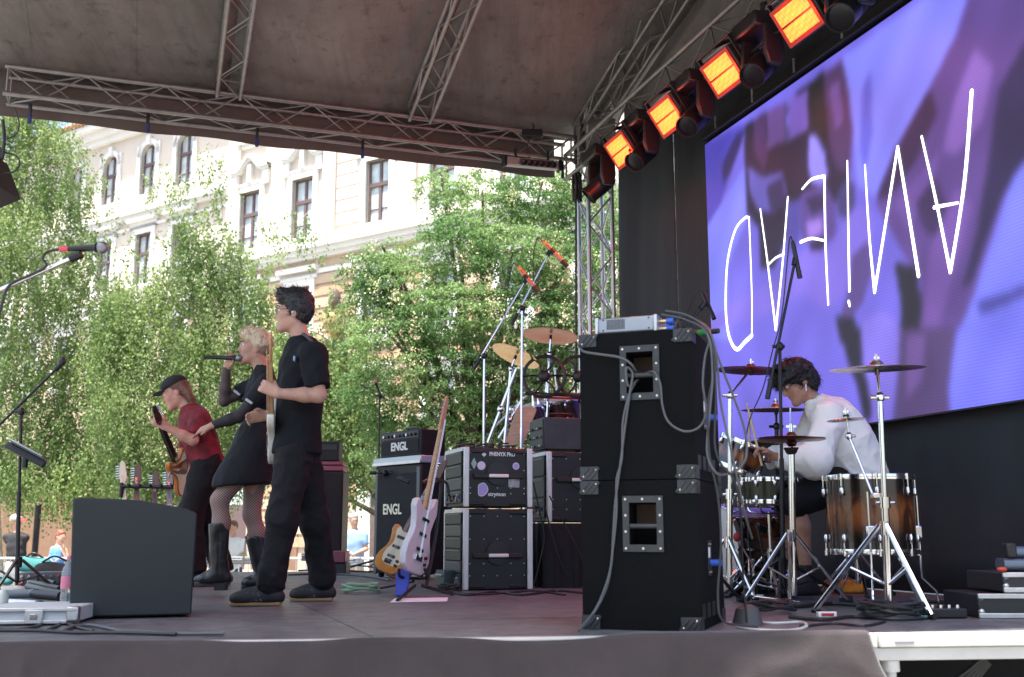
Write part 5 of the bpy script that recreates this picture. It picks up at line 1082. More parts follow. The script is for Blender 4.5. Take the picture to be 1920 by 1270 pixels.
def micstand(label, base, joint, b0, b1, m_tip, m_tail, grille, polemat=m_stk, rad=.3, hub=.28, group='microphone stands', shape='stick', body=blkmetal, mr=.017, a0=.4, lead=None):
    T = Thing('microphone_stand', label, 'microphone stand', base, group=group); B = V(base)
    T.part('pole', MB().cyl(B + EZ * .05, V(joint), .0105, n=10), polemat, wld=True); T.part('pole_sleeve', MB().cyl(B + EZ * .08, B.lerp(V(joint), .55), .0145, n=10), polemat, wld=True)
    tripod(T, B, 0, rad, m_stk, hub=hub, a0=a0)
    T.part('boom_clamp', MB().ell(V(joint), (.026, .026, .030)).cyl(V(joint) - V((.045, 0, 0)), V(joint) + V((.03, 0, 0)), .011, n=8), m_stk, wld=True)
    if b0 is not None:
        T.part('boom_arm', MB().cyl(V(b0), V(b1), .009, n=10), polemat, wld=True); d = (V(b1) - V(b0)).normalized(); T.part('counterweight', MB().cyl(V(b0) - d * .02, V(b0) + d * .10, .016, n=10), m_stk, wld=True)
        T.part('mic_clip', MB().cyl(V(b1) - d * .02, V(b1) + d * .03, .018, n=10), m_stk, wld=True)
    if m_tip is not None: mic(T, m_tip, m_tail, grille, body, mr, shape)
    if lead: T.part('mic_lead', MB().tube(lead, .004, n=5), rubber, wld=True)
    return T
m_grl = M('mic_grille', (.25, .25, .26), .4, .8, var=.4, scale=200)
m_warm = M('mic_warm', (.28, .16, .12), .35, .6)
# boom stand in front of the drums
bz = az(1470, 1128); Yd = bz.y
micstand('tall black boom microphone stand in front of the drummer', bz, ay(1462, 650, Yd), ay(1440, 742, Yd - .05), ay(1490, 492, Yd + .05), ay(1500, 522, Yd + .05), ay(1486, 452, Yd + .05), blkmetal, rad=.42, hub=.24, a0=.2, mr=.015,
         lead=[ay(1486, 452, Yd + .05), ay(1482, 444, Yd + .03), ay(1478, 470, Yd), ay(1466, 590, Yd), ay(1448, 660, Yd), ay(1430, 730, Yd), ay(1405, 790, Yd), ay(1395, 860, Yd + .1), ay(1398, 960, Yd + .2)])
b2_ = az(1296, 1128)
micstand('microphone on a black boom rising behind the bass stack', V((b2_.x, 6.3, STZ)), ay(1286, 660, 6.3), ay(1270, 640, 6.3), ay(1316, 575, 6.35), ay(1339, 598, 6.3), ay(1318, 548, 6.4), blkmetal, rad=.3, mr=.013, lead=[ay(1318, 548, 6.4), ay(1310, 545, 6.4), ay(1298, 565, 6.4), ay(1286, 595, 6.35), ay(1270, 640, 6.3)])
# vocal stand in the middle
b3_ = az(708, 1072)
micstand('straight microphone stand between the singer and the guitar amplifier', b3_, ay(712, 742, b3_.y), None, None, ay(702, 712, b3_.y), ay(716, 748, b3_.y), M('rosy_grille', (.34, .20, .18), .45, .6), rad=.42, hub=.12, shape='ball', a0=1.0)
T = micstand('short stand with a microphone pointing at the tall guitar cabinet', az(722, 1066), ay(722, 887, 9.9), ay(735, 887, 9.9), ay(700, 887, 9.95), ay(768, 905, 9.0), ay(745, 896, 9.05), blkmetal, rad=.25, hub=.15, mr=.016)
# overhead pair behind the racks
Yo = 9.3
red_b = M('mic_silver_red', (.42, .22, .18), .35, .7)
for lb, bx, jt, a, b, t0, t1 in (('left overhead microphone stand with silver boom behind the racks', 905, (908, 668), (890, 690), (984, 528), (1008, 548), (970, 500)), ('right overhead microphone stand with silver boom behind the racks', 976, (979, 578), (961, 606), (1028, 476), (1064, 500), (1016, 452))):
    g = ay(bx, 1080, Yo); g.z = STZ
    T = micstand(lb, g, ay(*jt, Yo), ay(*a, Yo), ay(*b, Yo), ay(*t0, Yo), ay(*t1, Yo), blk, polemat=chrome, rad=.3, hub=.2, body=red_b, mr=.020, lead=[ay(*t1, Yo), ay(t1[0] - 8, t1[1] - 6, Yo), ay(t1[0] - 16, t1[1] + 30, Yo), ay(a[0] * .4 + b[0] * .6, a[1] * .4 + b[1] * .6, Yo - .02)])
    d = ay(*t1, Yo) - ay(*t0, Yo); T.part('colour_ring', MB().cyl(ay(*t0, Yo) + d * .84, ay(*t0, Yo) + d * .94, .021, n=12), M('yellow_band', (.6, .42, .05), .5), wld=True); T.part('shock_ring', MB().cyl(ay(*t0, Yo) + d * .52, ay(*t0, Yo) + d * .66, .026, n=12), blk, wld=True)
# left edge: near boom with a vocal mic, and the folding stand
n0 = V((ay(-150, 900, 4.35).x, 4.35, STZ))
T = micstand('silver boom entering from the left edge with a vocal microphone', n0, ay(-130, 600, 4.35), ay(-190, 628, 4.35), ay(140, 482, 4.3), ay(204, 464, 4.3), ay(128, 467, 4.3), m_grl, polemat=chrome, rad=.3, shape='ball')
T.part('connector_ring', MB().cyl(ay(128, 467, 4.3), ay(112, 467, 4.3), .011, n=10), M('pink_ring', (.65, .06, .12), .5), wld=True)
T.part('mic_lead', MB().tube([ay(112, 467, 4.3), ay(90, 472, 4.3), ay(80, 484, 4.28), ay(86, 500, 4.28), ay(60, 515, 4.28), ay(18, 535, 4.28), ay(4, 570, 4.28), ay(-8, 620, 4.28)], .006), rubber, wld=True)
l0 = az(30, 1112)
T = micstand('black microphone stand at the left edge with a tablet holder', l0, ay(40, 772, l0.y), ay(-40, 835, l0.y), ay(108, 690, l0.y), None, None, None, rad=.26, hub=.22)
T.part('foam_windscreen', MB().ell(ay(117, 678, l0.y), (.026, .026, .032)), blk, wld=True)
c = ay(48, 853, l0.y - .06); Rt = Matrix.Rotation(math.radians(27), 3, 'Y') @ Matrix.Rotation(math.radians(-18), 3, 'X')
T.part('tablet_holder', MB().box(c, (.31, .03, .05), Rt), m_stk, .008, wld=True); T.part('tablet', MB().box(c + Rt @ V((0, .0, .03)), (.27, .17, .012), Rt), M('tablet_grey', (.30, .33, .36), .25, .4), .004, wld=True); T.part('holder_clamp', MB().cyl(c - EZ * .09, c, .02, n=10), m_stk, wld=True)

# ---- cymbals and drums
m_cym = M('bronze', (.52, .36, .16), .28, 1., var=.15, scale=40)
m_cymd = M('red_lit_bronze', (.30, .11, .055), .32, 1., var=.3, scale=30)  # dark bronze reddened, red lamp light put into its colour
m_cyms = M('pale_bronze', (.62, .52, .38), .22, 1., var=.12, scale=40)
def cymbal_part(T, c, R_, ax, mat, name='cymbal', flip=1):
    c = V(c); ax = V(ax).normalized(); h = R_ * .10
    prof = [(.006, h + .022), (R_ * .10, h + .020), (R_ * .17, h * .95), (R_ * .22, h * .86), (R_ * .6, h * .52), (R_ * .97, .002), (R_, 0), (R_ * .97, -.0015), (R_ * .6, h * .52 - .003), (R_ * .2, h * .84 - .003), (.006, h * .9)]
    o = T.part(name, MB().lathe(prof, c - ax * h * .5, ax, 48), mat, wld=True)
    T.part('wing_nut', MB().cyl(c + ax * h * .5, c + ax * (h * .5 + .055), .007, n=8).box(c + ax * (h * .5 + .035), (.03, .008, .012)), chrome, wld=True, parent=o); T.part('felt', MB().cyl(c + ax * (h * .5 + .004), c + ax * (h * .5 + .018), .016, n=10), blk, wld=True, parent=o); return o
def cymstand(label, base, top, R_, ax, mat, cmat=chrome, rad=.34, hub=.42, elbow=None, a0=.3, group='cymbal stands of the drum kit', leg_r=.014):
    T = Thing('cymbal_stand', label, 'cymbal stand', base, group=group); B = V(base); top = V(top); e = V(elbow) if elbow else B.lerp(top, .86)
    T.part('lower_tube', MB().cyl(B + EZ * .06, B.lerp(e, .5), .021, n=12), cmat, wld=True); T.part('upper_tube', MB().cyl(B.lerp(e, .45), e, .0145, n=12), cmat, wld=True)
    T.part('tube_clamp', MB().cyl(B.lerp(e, .48), B.lerp(e, .53), .029, n=12).cyl(B.lerp(e, .505) - V((.045, 0, 0)), B.lerp(e, .505) + V((.05, 0, 0)), .007, n=8), cmat, wld=True)
    T.part('tilter', MB().ell(e, (.024, .024, .028)).cyl(e - V((.05, 0, 0)), e + V((.045, 0, 0)), .010, n=8), cmat, wld=True)
    T.part('arm', MB().cyl(e, top, .008, n=10), cmat, wld=True); T.part('cymbal_seat', MB().cyl(top - V(ax).normalized() * (R_ * .05 + .03), top - V(ax).normalized() * (R_ * .02), .013, n=10), blk, wld=True)
    tripod(T, B, 0, rad, cmat, r=leg_r, hub=hub, a0=a0)
    cymbal_part(T, top, R_, ax, mat); return T
G2 = 'cymbal stands of the drum kit'
c0 = az(1668, 1152); Yk = c0.y
cymstand('chrome cymbal stand in front of the floor tom with the large bright cymbal', c0, ay(1644, 688, Yk + .05), .245, (-.02, -.07, 1), m_cyms, elbow=ay(1650, 745, Yk), rad=.36, hub=.44, a0=.75)
h0 = az(1489, 1134)
T = Thing('hi_hat_stand', 'chrome hi-hat stand with two dark cymbals beside the drummer', 'hi-hat', h0); Yh = h0.y
T.part('tube', MB().cyl(h0 + EZ * .05, ay(1484, 850, Yh), .020, n=12), chrome, wld=True); T.part('rod', MB().cyl(ay(1484, 850, Yh), ay(1482, 765, Yh), .004, n=8), chrome, wld=True); T.part('seat_cup', MB().lathe([(.01, 0), (.03, .02), (.045, .05), (0, .052)], ay(1484, 856, Yh), (0, 0, 1), 14), blk, wld=True)
hc = ay(1484, 824, Yh); tripod(T, h0, 0, .34, chrome, hub=.40, a0=.2)
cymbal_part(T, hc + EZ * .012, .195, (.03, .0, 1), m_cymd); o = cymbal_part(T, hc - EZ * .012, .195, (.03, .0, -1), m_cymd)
T.part('clutch', MB().cyl(hc + EZ * .03, hc + EZ * .09, .012, n=10).box(hc + EZ * .075, (.06, .01, .014)), chrome, wld=True)
T.part('pedal', MB().box(h0 + V((-.12, -.06, .035)), (.26, .09, .012), Matrix.Rotation(.12, 3, 'Y')), chrome, .004, wld=True)
g = az(1368, 1122); 
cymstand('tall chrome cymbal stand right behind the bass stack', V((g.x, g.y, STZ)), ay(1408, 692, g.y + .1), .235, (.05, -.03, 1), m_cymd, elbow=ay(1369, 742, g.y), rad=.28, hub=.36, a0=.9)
g2 = V((ay(1452, 900, 7.2).x, 7.2, STZ))
cymstand('thin black cymbal stand with a flat cymbal left of the drummer', g2, ay(1455, 766, 7.2), .235, (0, -.05, 1), m_cym, cmat=m_stk, elbow=ay(1456, 800, 7.2), rad=.3, hub=.4)
# drums
m_burst = bpy.data.materials.new('sunburst_lacquer'); m_burst.use_nodes = True; t = m_burst.node_tree; b = t.nodes['Principled BSDF']; tc = t.nodes.new('ShaderNodeTexCoord'); sp = t.nodes.new('ShaderNodeSeparateXYZ'); t.links.new(tc.outputs['Generated'], sp.inputs[0])
n1 = t.nodes.new('ShaderNodeTexNoise'); mp = t.nodes.new('ShaderNodeMapping'); mp.inputs['Scale'].default_value = (15, 15, 5); t.links.new(tc.outputs['Object'], mp.inputs[0]); t.links.new(mp.outputs[0], n1.inputs['Vector']); n1.inputs['Scale'].default_value = 1.; n1.inputs['Detail'].default_value = 5; n1.inputs['Distortion'].default_value = 1.2
r1 = t.nodes.new('ShaderNodeValToRGB'); e_ = r1.color_ramp.elements; e_[0].position = .36; e_[0].color = (.045, .014, .005, 1); e_[1].position = .66; e_[1].color = (.24, .075, .020, 1); t.links.new(n1.outputs['Fac'], r1.inputs[0])
r2 = t.nodes.new('ShaderNodeValToRGB'); e_ = r2.color_ramp.elements; e_[0].position = .20; e_[0].color = (0, 0, 0, 1); e_[1].position = .44; e_[1].color = (1, 1, 1, 1); q = e_.new(.60); q.color = (1, 1, 1, 1); q = e_.new(.82); q.color = (0, 0, 0, 1); t.links.new(sp.outputs[2], r2.inputs[0])
mx = t.nodes.new('ShaderNodeMix'); mx.data_type = 'RGBA'; mx.inputs[6].default_value = (.010, .005, .004, 1); t.links.new(r2.outputs[0], mx.inputs[0]); t.links.new(r1.outputs[0], mx.inputs[7]); t.links.new(mx.outputs[2], b.inputs['Base Color'])
b.inputs['Roughness'].default_value = .22; b.inputs['Coat Weight'].default_value = .8; b.inputs['Coat Roughness'].default_value = .05
m_head = M('drum_head', (.55, .54, .52), .5); m_olive = M('olive_shell', (.022, .024, .012), .25, .3, var=.2)
def drum(name, label, c, R_, h, ax, shell, nl=8, legs=None, group='drums of the kit', a0=0.):
    ax = V(ax).normalized(); c = V(c); T = Thing(name, label, 'drum', c - ax * h / 2, group=group, R=Matrix(frame(ax)).transposed())
    T.part('shell', MB().lathe([(R_, .02), (R_, h - .02), (R_ - .006, h - .02), (R_ - .006, .02), (R_, .02)], n=48), shell)
    T.part('batter_head', MB().lathe([(R_ + .003, h - .004), (R_ - .006, h + .002), (0, h + .002)], n=48), m_head); T.part('bottom_head', MB().lathe([(R_ + .003, .004), (R_ - .006, -.002), (0, -.002)], n=48), m_head)
    for z, s in ((h - .012, 1), (.012, -1)): T.part('hoop', MB().lathe([(R_ + .002, z - .012), (R_ + .010, z - .012), (R_ + .012, z), (R_ + .010, z + .016), (R_ + .004, z + .018), (R_ + .002, z - .012)], n=48), chrome)
    for k in range(nl):
        a = a0 + 2 * PI * k / nl; d = V((math.cos(a), math.sin(a), 0))
        for z, s in ((h * .80, 1), (h * .20, -1)):
            lg = T.part('lug', MB().ell(d * (R_ + .010) + EZ * z, (.013, .013, .028), n=10, m=6), chrome); T.part('tension_rod', MB().cyl(d * (R_ + .012) + EZ * z, d * (R_ + .012) + EZ * (h - .004 if s > 0 else .004), .004, n=6).cyl(d * (R_ + .012) + EZ * (h - .02 if s > 0 else .02), d * (R_ + .012) + EZ * (h + .008 if s > 0 else -.008), .009, n=8), chrome, parent=lg)
    if legs:
        for a, ln in legs:
            d = V((math.cos(a), math.sin(a), 0)); p = d * (R_ + .03)
            T.part('leg', MB().tube([p + EZ * (h * .78), p + EZ * .06, p + EZ * (-ln * .45), p * 1.28 + EZ * (-ln * .7), p * 1.32 + EZ * (-ln + .015)], .0065, n=8, smooth=False), chrome); T.part('leg_bracket', MB().box(d * (R_ + .018) + EZ * h * .28, (.05, .05, .07)), chrome, .008); T.part('leg_tip', MB().cyl(p * 1.32 + EZ * (-ln + .03), p * 1.32 + EZ * (-ln + .0), .013, n=8), blk)
    return T
Yt = 6.05; ct = ay(1632, 966, Yt); ht = (ay(1632, 893, Yt) - ay(1632, 1038, Yt)).z; Rt_ = (ay(1711, 960, Yt) - ay(1553, 960, Yt)).x / 2
ln = ct.z - ht / 2 - STZ
drum('floor_tom', 'large brown sunburst floor tom on chrome legs', ct, Rt_, ht, EZ, m_burst, 8, [(PI + .25, ln), (-.35, ln), (PI / 2, ln)], a0=-.15 - PI / 2)
sn = ay(1440, 922, 6.95); drum('snare_drum', 'dark olive snare drum left of the drummer knees', sn, .178, .165, EZ, m_olive, 10)
T = Thing('snare_stand', 'chrome snare stand under the olive drum', 'drum stand', V((sn.x, sn.y, STZ))); T.part('tube', MB().cyl(V((sn.x, sn.y, STZ + .05)), sn - EZ * .13, .013, n=10), chrome, wld=True); tripod(T, V((sn.x, sn.y, STZ)), 0, .28, chrome, hub=.28)
for k in range(3): a = k * 2.1; T.part('basket_arm', MB().tube([sn - EZ * .14, sn + V((math.cos(a) * .16, math.sin(a) * .16, -.13)), sn + V((math.cos(a) * .20, math.sin(a) * .20, -.08))], .007), chrome, wld=True)
rt = ay(1388, 858, 7.0); drum('rack_tom', 'small brown sunburst tom tilted towards the drummer', rt, .16, .20, (.42, -.12, 1), m_burst, 6)
bd = ay(1395, 1010, 7.35); bd.z = STZ + .295; T = drum('bass_drum', 'brown sunburst bass drum behind the stands', bd, .28, .42, EU, m_burst, 8)
for s in (-1, 1): T.part('spur', MB().cyl(bd + EV * (.27 * s) - EU * .1 - EZ * .1, bd + EV * (.38 * s) - EU * .25 - EZ * .285, .009, n=8), chrome, wld=True)
T.part('tom_post', MB().tube([bd + EZ * .28, bd + EZ * .42, rt - EZ * .02], .011), chrome, wld=True)
# splash on a thin arm
a_ = ay(1645, 925, Yk + .1); T = Thing('splash_cymbal', 'small flat splash cymbal on a thin slanted arm in front of the drummer', 'cymbal', a_)
jt_ = ay(1592, 818, Yk + .2); T.part('arm', MB().cyl(ay(1638, 932, Yk + .06), jt_, .007, n=10), chrome, wld=True); T.part('tilter', MB().ell(jt_, (.018, .018, .022)).cyl(jt_ - V((.02, 0, 0)), jt_ + V((.035, 0, 0)), .008), chrome, wld=True); T.part('stem', MB().cyl(jt_, ay(1586, 778, Yk + .2), .005), chrome, wld=True)
cymbal_part(T, ay(1587, 786, Yk + .2), .105, (-.06, 0, 1), m_cyms)
T.part('clamp', MB().box(ay(1645, 930, Yk + .04), (.06, .05, .03)), chrome, .006, wld=True)
# drum stool
st = ay(1604, 1000, 7.0); st.z = STZ; T = Thing('drum_stool', 'round black drum stool under the drummer', 'stool', st)
T.part('seat', MB().lathe([(0, .44), (.15, .44), (.175, .455), (.18, .48), (.165, .51), (.10, .52), (0, .522)], n=28), blkmat); T.part('post', MB().cyl((0, 0, .08), (0, 0, .45), .016, n=10), chrome); tripod(T, st, 0, .27, chrome, hub=.28)
# second set of hardware behind the racks: cymbals, chrome tubes and spoked rings
Yp = 9.7
def base_at(x): q = ay(x, 1000, Yp); return V((q.x, Yp, STZ))
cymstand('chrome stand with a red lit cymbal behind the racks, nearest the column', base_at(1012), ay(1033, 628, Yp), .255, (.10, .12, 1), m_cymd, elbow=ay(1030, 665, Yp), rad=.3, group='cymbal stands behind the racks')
cymstand('chrome stand with a tilted pale cymbal behind the racks', base_at(925), ay(968, 666, Yp), .235, (.42, .20, 1), m_cym, elbow=ay(958, 692, Yp), rad=.3, group='cymbal stands behind the racks')
m_ring = M('black_ring', (.012, .011, .012), .4)
T = Thing('percussion_frame', 'black frame with spoked rings behind the racks', 'percussion', base_at(1045))
for x in (1020, 1084):
    cR = ay(x, 706, Yp - .1); o = T.part('ring', MB().torus(cR, (-.15, -1, .12), .19, .016, 32, 8), m_ring, wld=True)
    for k in range(6): a = k * PI / 3; d = V((math.cos(a), -.1 * math.cos(a), math.sin(a))); T.part('spoke', MB().tube([cR + d * .05, cR + d * .12 + V((.02, 0, .01)), cR + d * .185], .010, n=6), m_ring, wld=True, parent=o)
    T.part('hub', MB().ell(cR, (.055, .03, .055)), m_ring, wld=True, parent=o)
T.part('cross_bar', MB().cyl(ay(985, 738, Yp), ay(1100, 742, Yp), .018, n=10), m_ring, wld=True); T.part('cross_bar', MB().cyl(ay(1000, 745, Yp - .1), ay(1100, 748, Yp - .1), .010, n=8), M('red_bar', (.5, .03, .02), .3, .3), wld=True)
for x in (1000, 1090): T.part('upright', MB().cyl(ay(x, 742, Yp), V((ay(x, 742, Yp).x, Yp, STZ)), .016, n=10), chrome, wld=True)
for (x, y, R_, h_, ax, lb) in ((1000, 782, .15, .22, (-.3, -.25, 1), 'dark tom of the second kit, left behind the racks'), (1062, 768, .16, .22, (-.2, -.3, 1), 'dark tom of the second kit, right behind the electronics unit')):
    drum('rack_tom', lb, ay(x, y, Yp + .1), R_, h_, ax, M('dark_wine_shell', (.03, .012, .012), .25, coat=.5), 6, group='toms of the second kit')
T = Thing('hardware_rack', 'cluster of slanted chrome drum tubes behind the upper rack case', 'drum hardware', base_at(945))
for k, (a, b, r) in enumerate((((915, 830), (968, 692), .016), ((935, 822), (982, 745), .014), ((928, 800), (1000, 730), .010), ((958, 840), (1012, 760), .016), ((985, 770), (1040, 790), .012), ((1028, 700), (1012, 850), .014), ((975, 735), (1045, 745), .010), ((1040, 690), (1052, 800), .012))):
    T.part('tube', MB().cyl(ay(*a, Yp + .05 * k), ay(*b, Yp + .05 * k), r, n=10), chrome, wld=True); q = ay(*a, Yp + .05 * k).lerp(ay(*b, Yp + .05 * k), .45); T.part('joint', MB().ell(q, (.034, .03, .036)), chrome, wld=True)
for x, y in ((922, 832), (1008, 768)): T.part('rubber_end', MB().cyl(ay(x, y, Yp), ay(x - 4, y + 30, Yp), .028, .02, n=10), blk, wld=True)
T.part('post', MB().cyl(ay(1010, 740, Yp), V((ay(1010, 740, Yp).x, Yp, STZ)), .019, n=12), chrome, wld=True); tripod(T, V((ay(1010, 740, Yp).x, Yp, STZ)), 0, .3, chrome)
tag(link('wooden_board', MB().prism([(0, 0), (.17, .02), (.29, .33), (.24, .36), (.11, .34)], ay(945, 838, Yp - .35), V((1, 0, 0)), V((0, .1, 1)), .02).mesh('wooden_board'), M('light_wood', (.42, .27, .18), .5, var=.25, scale=9, stretch=(1, 1, 6)), bev=.004), 'pale wooden board leaning behind the upper rack case', 'board')

# ---- guitars
def guitar(name, label, Bt, Hd, face, body, neckm, style='strat', Lg=None, group=None, cat='guitar', pick=None, strap=None, headm=None, sc=1.0):
    """Bt: bottom of the body, Hd: tip of the head, face: direction the strings look to"""
    Bt = V(Bt); Hd = V(Hd); y = (Hd - Bt).normalized(); z = V(face); z = (z - y * z.dot(y)).normalized(); x = y.cross(z); L = (Hd - Bt).length
    T = Thing(name, label, cat, Bt, R=Matrix((x, y, z)).transposed(), group=group); k = L / 1.0
    half = [(0, 0), (.09, .004), (.145, .035), (.168, .09), (.155, .15), (.120, .20), (.108, .245), (.125, .30), (.150, .35), (.150, .40), (.125, .435), (.095, .425), (.070, .385), (.036, .355)]
    left = [(-a, b) for a, b in half[1:]]
    left = [(-.09, .004), (-.145, .03), (-.168, .085), (-.158, .14), (-.122, .19), (-.110, .235), (-.128, .29), (-.155, .335), (-.150, .37), (-.115, .385), (-.075, .36), (-.036, .345)]
    bo = [(a * k * sc, b * k) for a, b in half + left[::-1]]
    o = T.part('body', MB().prism(bo, (0, 0, -.022), V((1, 0, 0)), V((0, 1, 0)), .042), body, .008, smooth=50)
    if pick: T.part('pickguard', MB().prism([(a * .72 * k * sc + .02 * k, (.06 + b * .80) * k) for a, b in half + left[::-1]], (0, 0, .0205), V((1, 0, 0)), V((0, 1, 0)), .002), pick, smooth=0)
    for yy in (.13, .21, .29): T.part('pickup', MB().box((0, yy * k, .025), (.085 * sc * k, .02, .010)), blk if not pick or pick is not blk else white, .002)
    T.part('bridge', MB().box((0, .085 * k, .026), (.08 * k, .035, .012)), chrome, .002)
    for q in (.05, .085): T.part('control_knob', MB().cyl((.085 * k, q * k + .02, .02), (.085 * k, q * k + .02, .036), .010, n=12), blk)
    nw0, nw1 = .029, .022; y0, y1 = .30 * k, .80 * k
    nk = MB(); nk.add([(-nw0, y0, .012), (nw0, y0, .012), (nw1, y1, .012), (-nw1, y1, .012), (-nw0 * .8, y0, -.012), (nw0 * .8, y0, -.012), (nw1 * .8, y1, -.010), (-nw1 * .8, y1, -.010)], [(0, 1, 2, 3), (7, 6, 5, 4), (4, 5, 1, 0), (5, 6, 2, 1), (6, 7, 3, 2), (7, 4, 0, 3)]); T.part('neck', nk, neckm, .005)
    T.part('fretboard', MB().add([(-nw0, y0, .0125), (nw0, y0, .0125), (nw1, y1, .0125), (-nw1, y1, .0125), (-nw0, y0, .019), (nw0, y0, .019), (nw1, y1, .019), (-nw1, y1, .019)], [(3, 2, 1, 0), (4, 5, 6, 7), (0, 1, 5, 4), (1, 2, 6, 5), (2, 3, 7, 6), (3, 0, 4, 7)]), headm or neckm)
    for q in range(12): yy = y0 + (y1 - y0) * (1 - .5 ** ((12 - q) / 7.)); T.part('fret', MB().box((0, yy, .0195), (.045, .002, .002)), chrome)
    hd = T.part('headstock', MB().prism([(-.022, .795 * k), (.022, .795 * k), (.040, .84 * k), (.030, .97 * k), (.012, k), (-.016, .985 * k), (-.028, .86 * k)], (0, 0, -.010), V((1, 0, 0)), V((0, 1, 0)), .014), headm or neckm, .003)
    for q in range(6): yy = (.845 + .022 * q) * k; T.part('tuner', MB().cyl((-.026, yy, -.004), (-.046, yy, -.004), .004, n=6).ell((-.052, yy, -.004), (.008, .006, .005), n=8, m=5), chrome, parent=hd)
    for q in range(4): T.part('string', MB().cyl((-.012 + .008 * q, .09 * k, .032), (-.010 + .0066 * q, .86 * k, .020), .0008, n=4), chrome)
    if strap: T.part('strap', MB().tube([(.0, .0, -.02), (.16 * k, .02, -.05), (.19 * k, .2 * k, -.05), (.12 * k, .38 * k, -.04)], .012, n=6), strap)
    return T
m_gw = M('white_lacquer', (.74, .73, .74), .25, coat=.5); m_maple = M('maple', (.50, .30, .15), .35, var=.15, scale=12, stretch=(1, 6, 1)); m_rose = M('rosewood', (.10, .045, .025), .45, var=.2, scale=20)
m_sun = M('sunburst', (.38, .13, .03), .2, col2=(.62, .28, .05), var=.1, scale=5, coat=.6); m_tort = M('tortoise', (.16, .03, .02), .3, var=.5, scale=20); m_dk = M('dark_lacquer', (.02, .018, .018), .2, coat=.5); m_cr = M('cream_lacquer', (.60, .52, .38), .3); m_org = M('orange_lacquer', (.55, .17, .03), .25, coat=.5)
Yg = 7.05
guitar('bass_guitar', 'white bass guitar with maple neck leaning on the near stand', ay(772, 1076, Yg - .1), ay(839, 742, Yg + .12), (.93, -.30, .12), m_gw, m_maple, pick=None, cat='guitar', group='guitars on stage', sc=.92)
guitar('electric_guitar', 'sunburst electric guitar leaning behind the white bass', ay(722, 1074, Yg + .35), ay(835, 862, Yg + .5), (-.5, -.8, .35), m_sun, m_rose, pick=m_cr, group='guitars on stage', strap=m_tort, sc=.9)
# stand under the two guitars
sb = az(778, 1122); T = Thing('guitar_stand', 'black tubular guitar stand under the white bass', 'guitar stand', sb)
T.part('upright', MB().tube([sb + EZ * .06 + V((.06, .1, 0)), ay(818, 1000, Yg + .1), ay(828, 905, Yg + .12)], .012), m_stk, wld=True); T.part('neck_yoke', MB().tube([ay(792, 905, Yg - .02), ay(810, 898, Yg + .1), ay(836, 905, Yg + .05), ay(842, 930, Yg)], .010), m_stk, wld=True)
for a, b in (((778, 1098), (745, 1130)), ((790, 1098), (850, 1118)), ((775, 1090), (700, 1108))): T.part('leg', MB().tube([ay(a[0], a[1], Yg + .05), az(*b) + EZ * .012], .011, smooth=False), m_stk, wld=True)
for x in (752, 800): T.part('cradle_arm', MB().tube([ay(785, 1085, Yg + .05), ay(x, 1082, Yg - .1), ay(x - 4, 1066, Yg - .12)], .010), m_stk, wld=True)
# guitar rack at the left behind the monitor
Yr = 9.6; x0, x1 = ay(228, 912, Yr), ay(362, 914, Yr); gb = V((x0.x, Yr, STZ)); T = Thing('guitar_rack', 'black guitar rack with a green end post behind the monitor', 'guitar rack', gb)
T.part('rail', MB().cyl(x0, x1, .018, n=10), m_stk, wld=True); m_grn = M('green_post', (.05, .55, .06), .4)
for q, m_ in ((x0, m_grn), (x1, m_stk)):
    T.part('post', MB().cyl(V((q.x, q.y, STZ + .02)), q - EZ * .10, .016, n=10), m_, wld=True); T.part('post_top', MB().cyl(q - EZ * .10, q + EZ * .03, .018, n=10), m_stk, wld=True); T.part('foot', MB().cyl(V((q.x, q.y - .22, STZ + .014)), V((q.x, q.y + .22, STZ + .014)), .014, n=8), m_stk, wld=True)
T.part('lower_rail', MB().cyl(V((x0.x, Yr - .15, STZ + .12)), V((x1.x, Yr - .15, STZ + .12)), .018, n=10), m_stk, wld=True)
for k in range(6): q = x0.lerp(x1, .12 + .15 * k); T.part('peg', MB().cyl(q, q + V((0, -.06, .02)), .010, n=8), m_stk, wld=True)
for (hx, hy, bx, bd_, nk, lb) in ((228, 864, 246, m_cr, m_cr, 'cream necked guitar at the left end of the guitar rack'), (257, 868, 262, m_dk, m_rose, 'dark guitar second from the left on the guitar rack'), (291, 882, 296, m_dk, m_rose, 'dark guitar third from the left on the guitar rack'), (316, 876, 330, m_dk, M('grey_neck', (.2, .19, .2), .4), 'grey necked guitar at the right end of the guitar rack')):
    hp = ay(hx, hy, Yr + .10); guitar('electric_guitar', lb, V((ay(bx, 1000, Yr - .15).x, Yr - .15, hp.z - .98)), hp, (0, -1, .2), bd_, nk, group='guitars on the rack', sc=.9)
guitar('electric_guitar', 'orange guitar standing upright between the bass player legs and the monitor', V((ay(357, 1066, 9.3).x, 9.3, STZ + .05)), V((ay(372, 900, 9.4).x, 9.45, STZ + 1.02)), (.85, -.5, .1), m_org, m_rose, pick=m_tort, group='guitars on the rack', sc=.8)
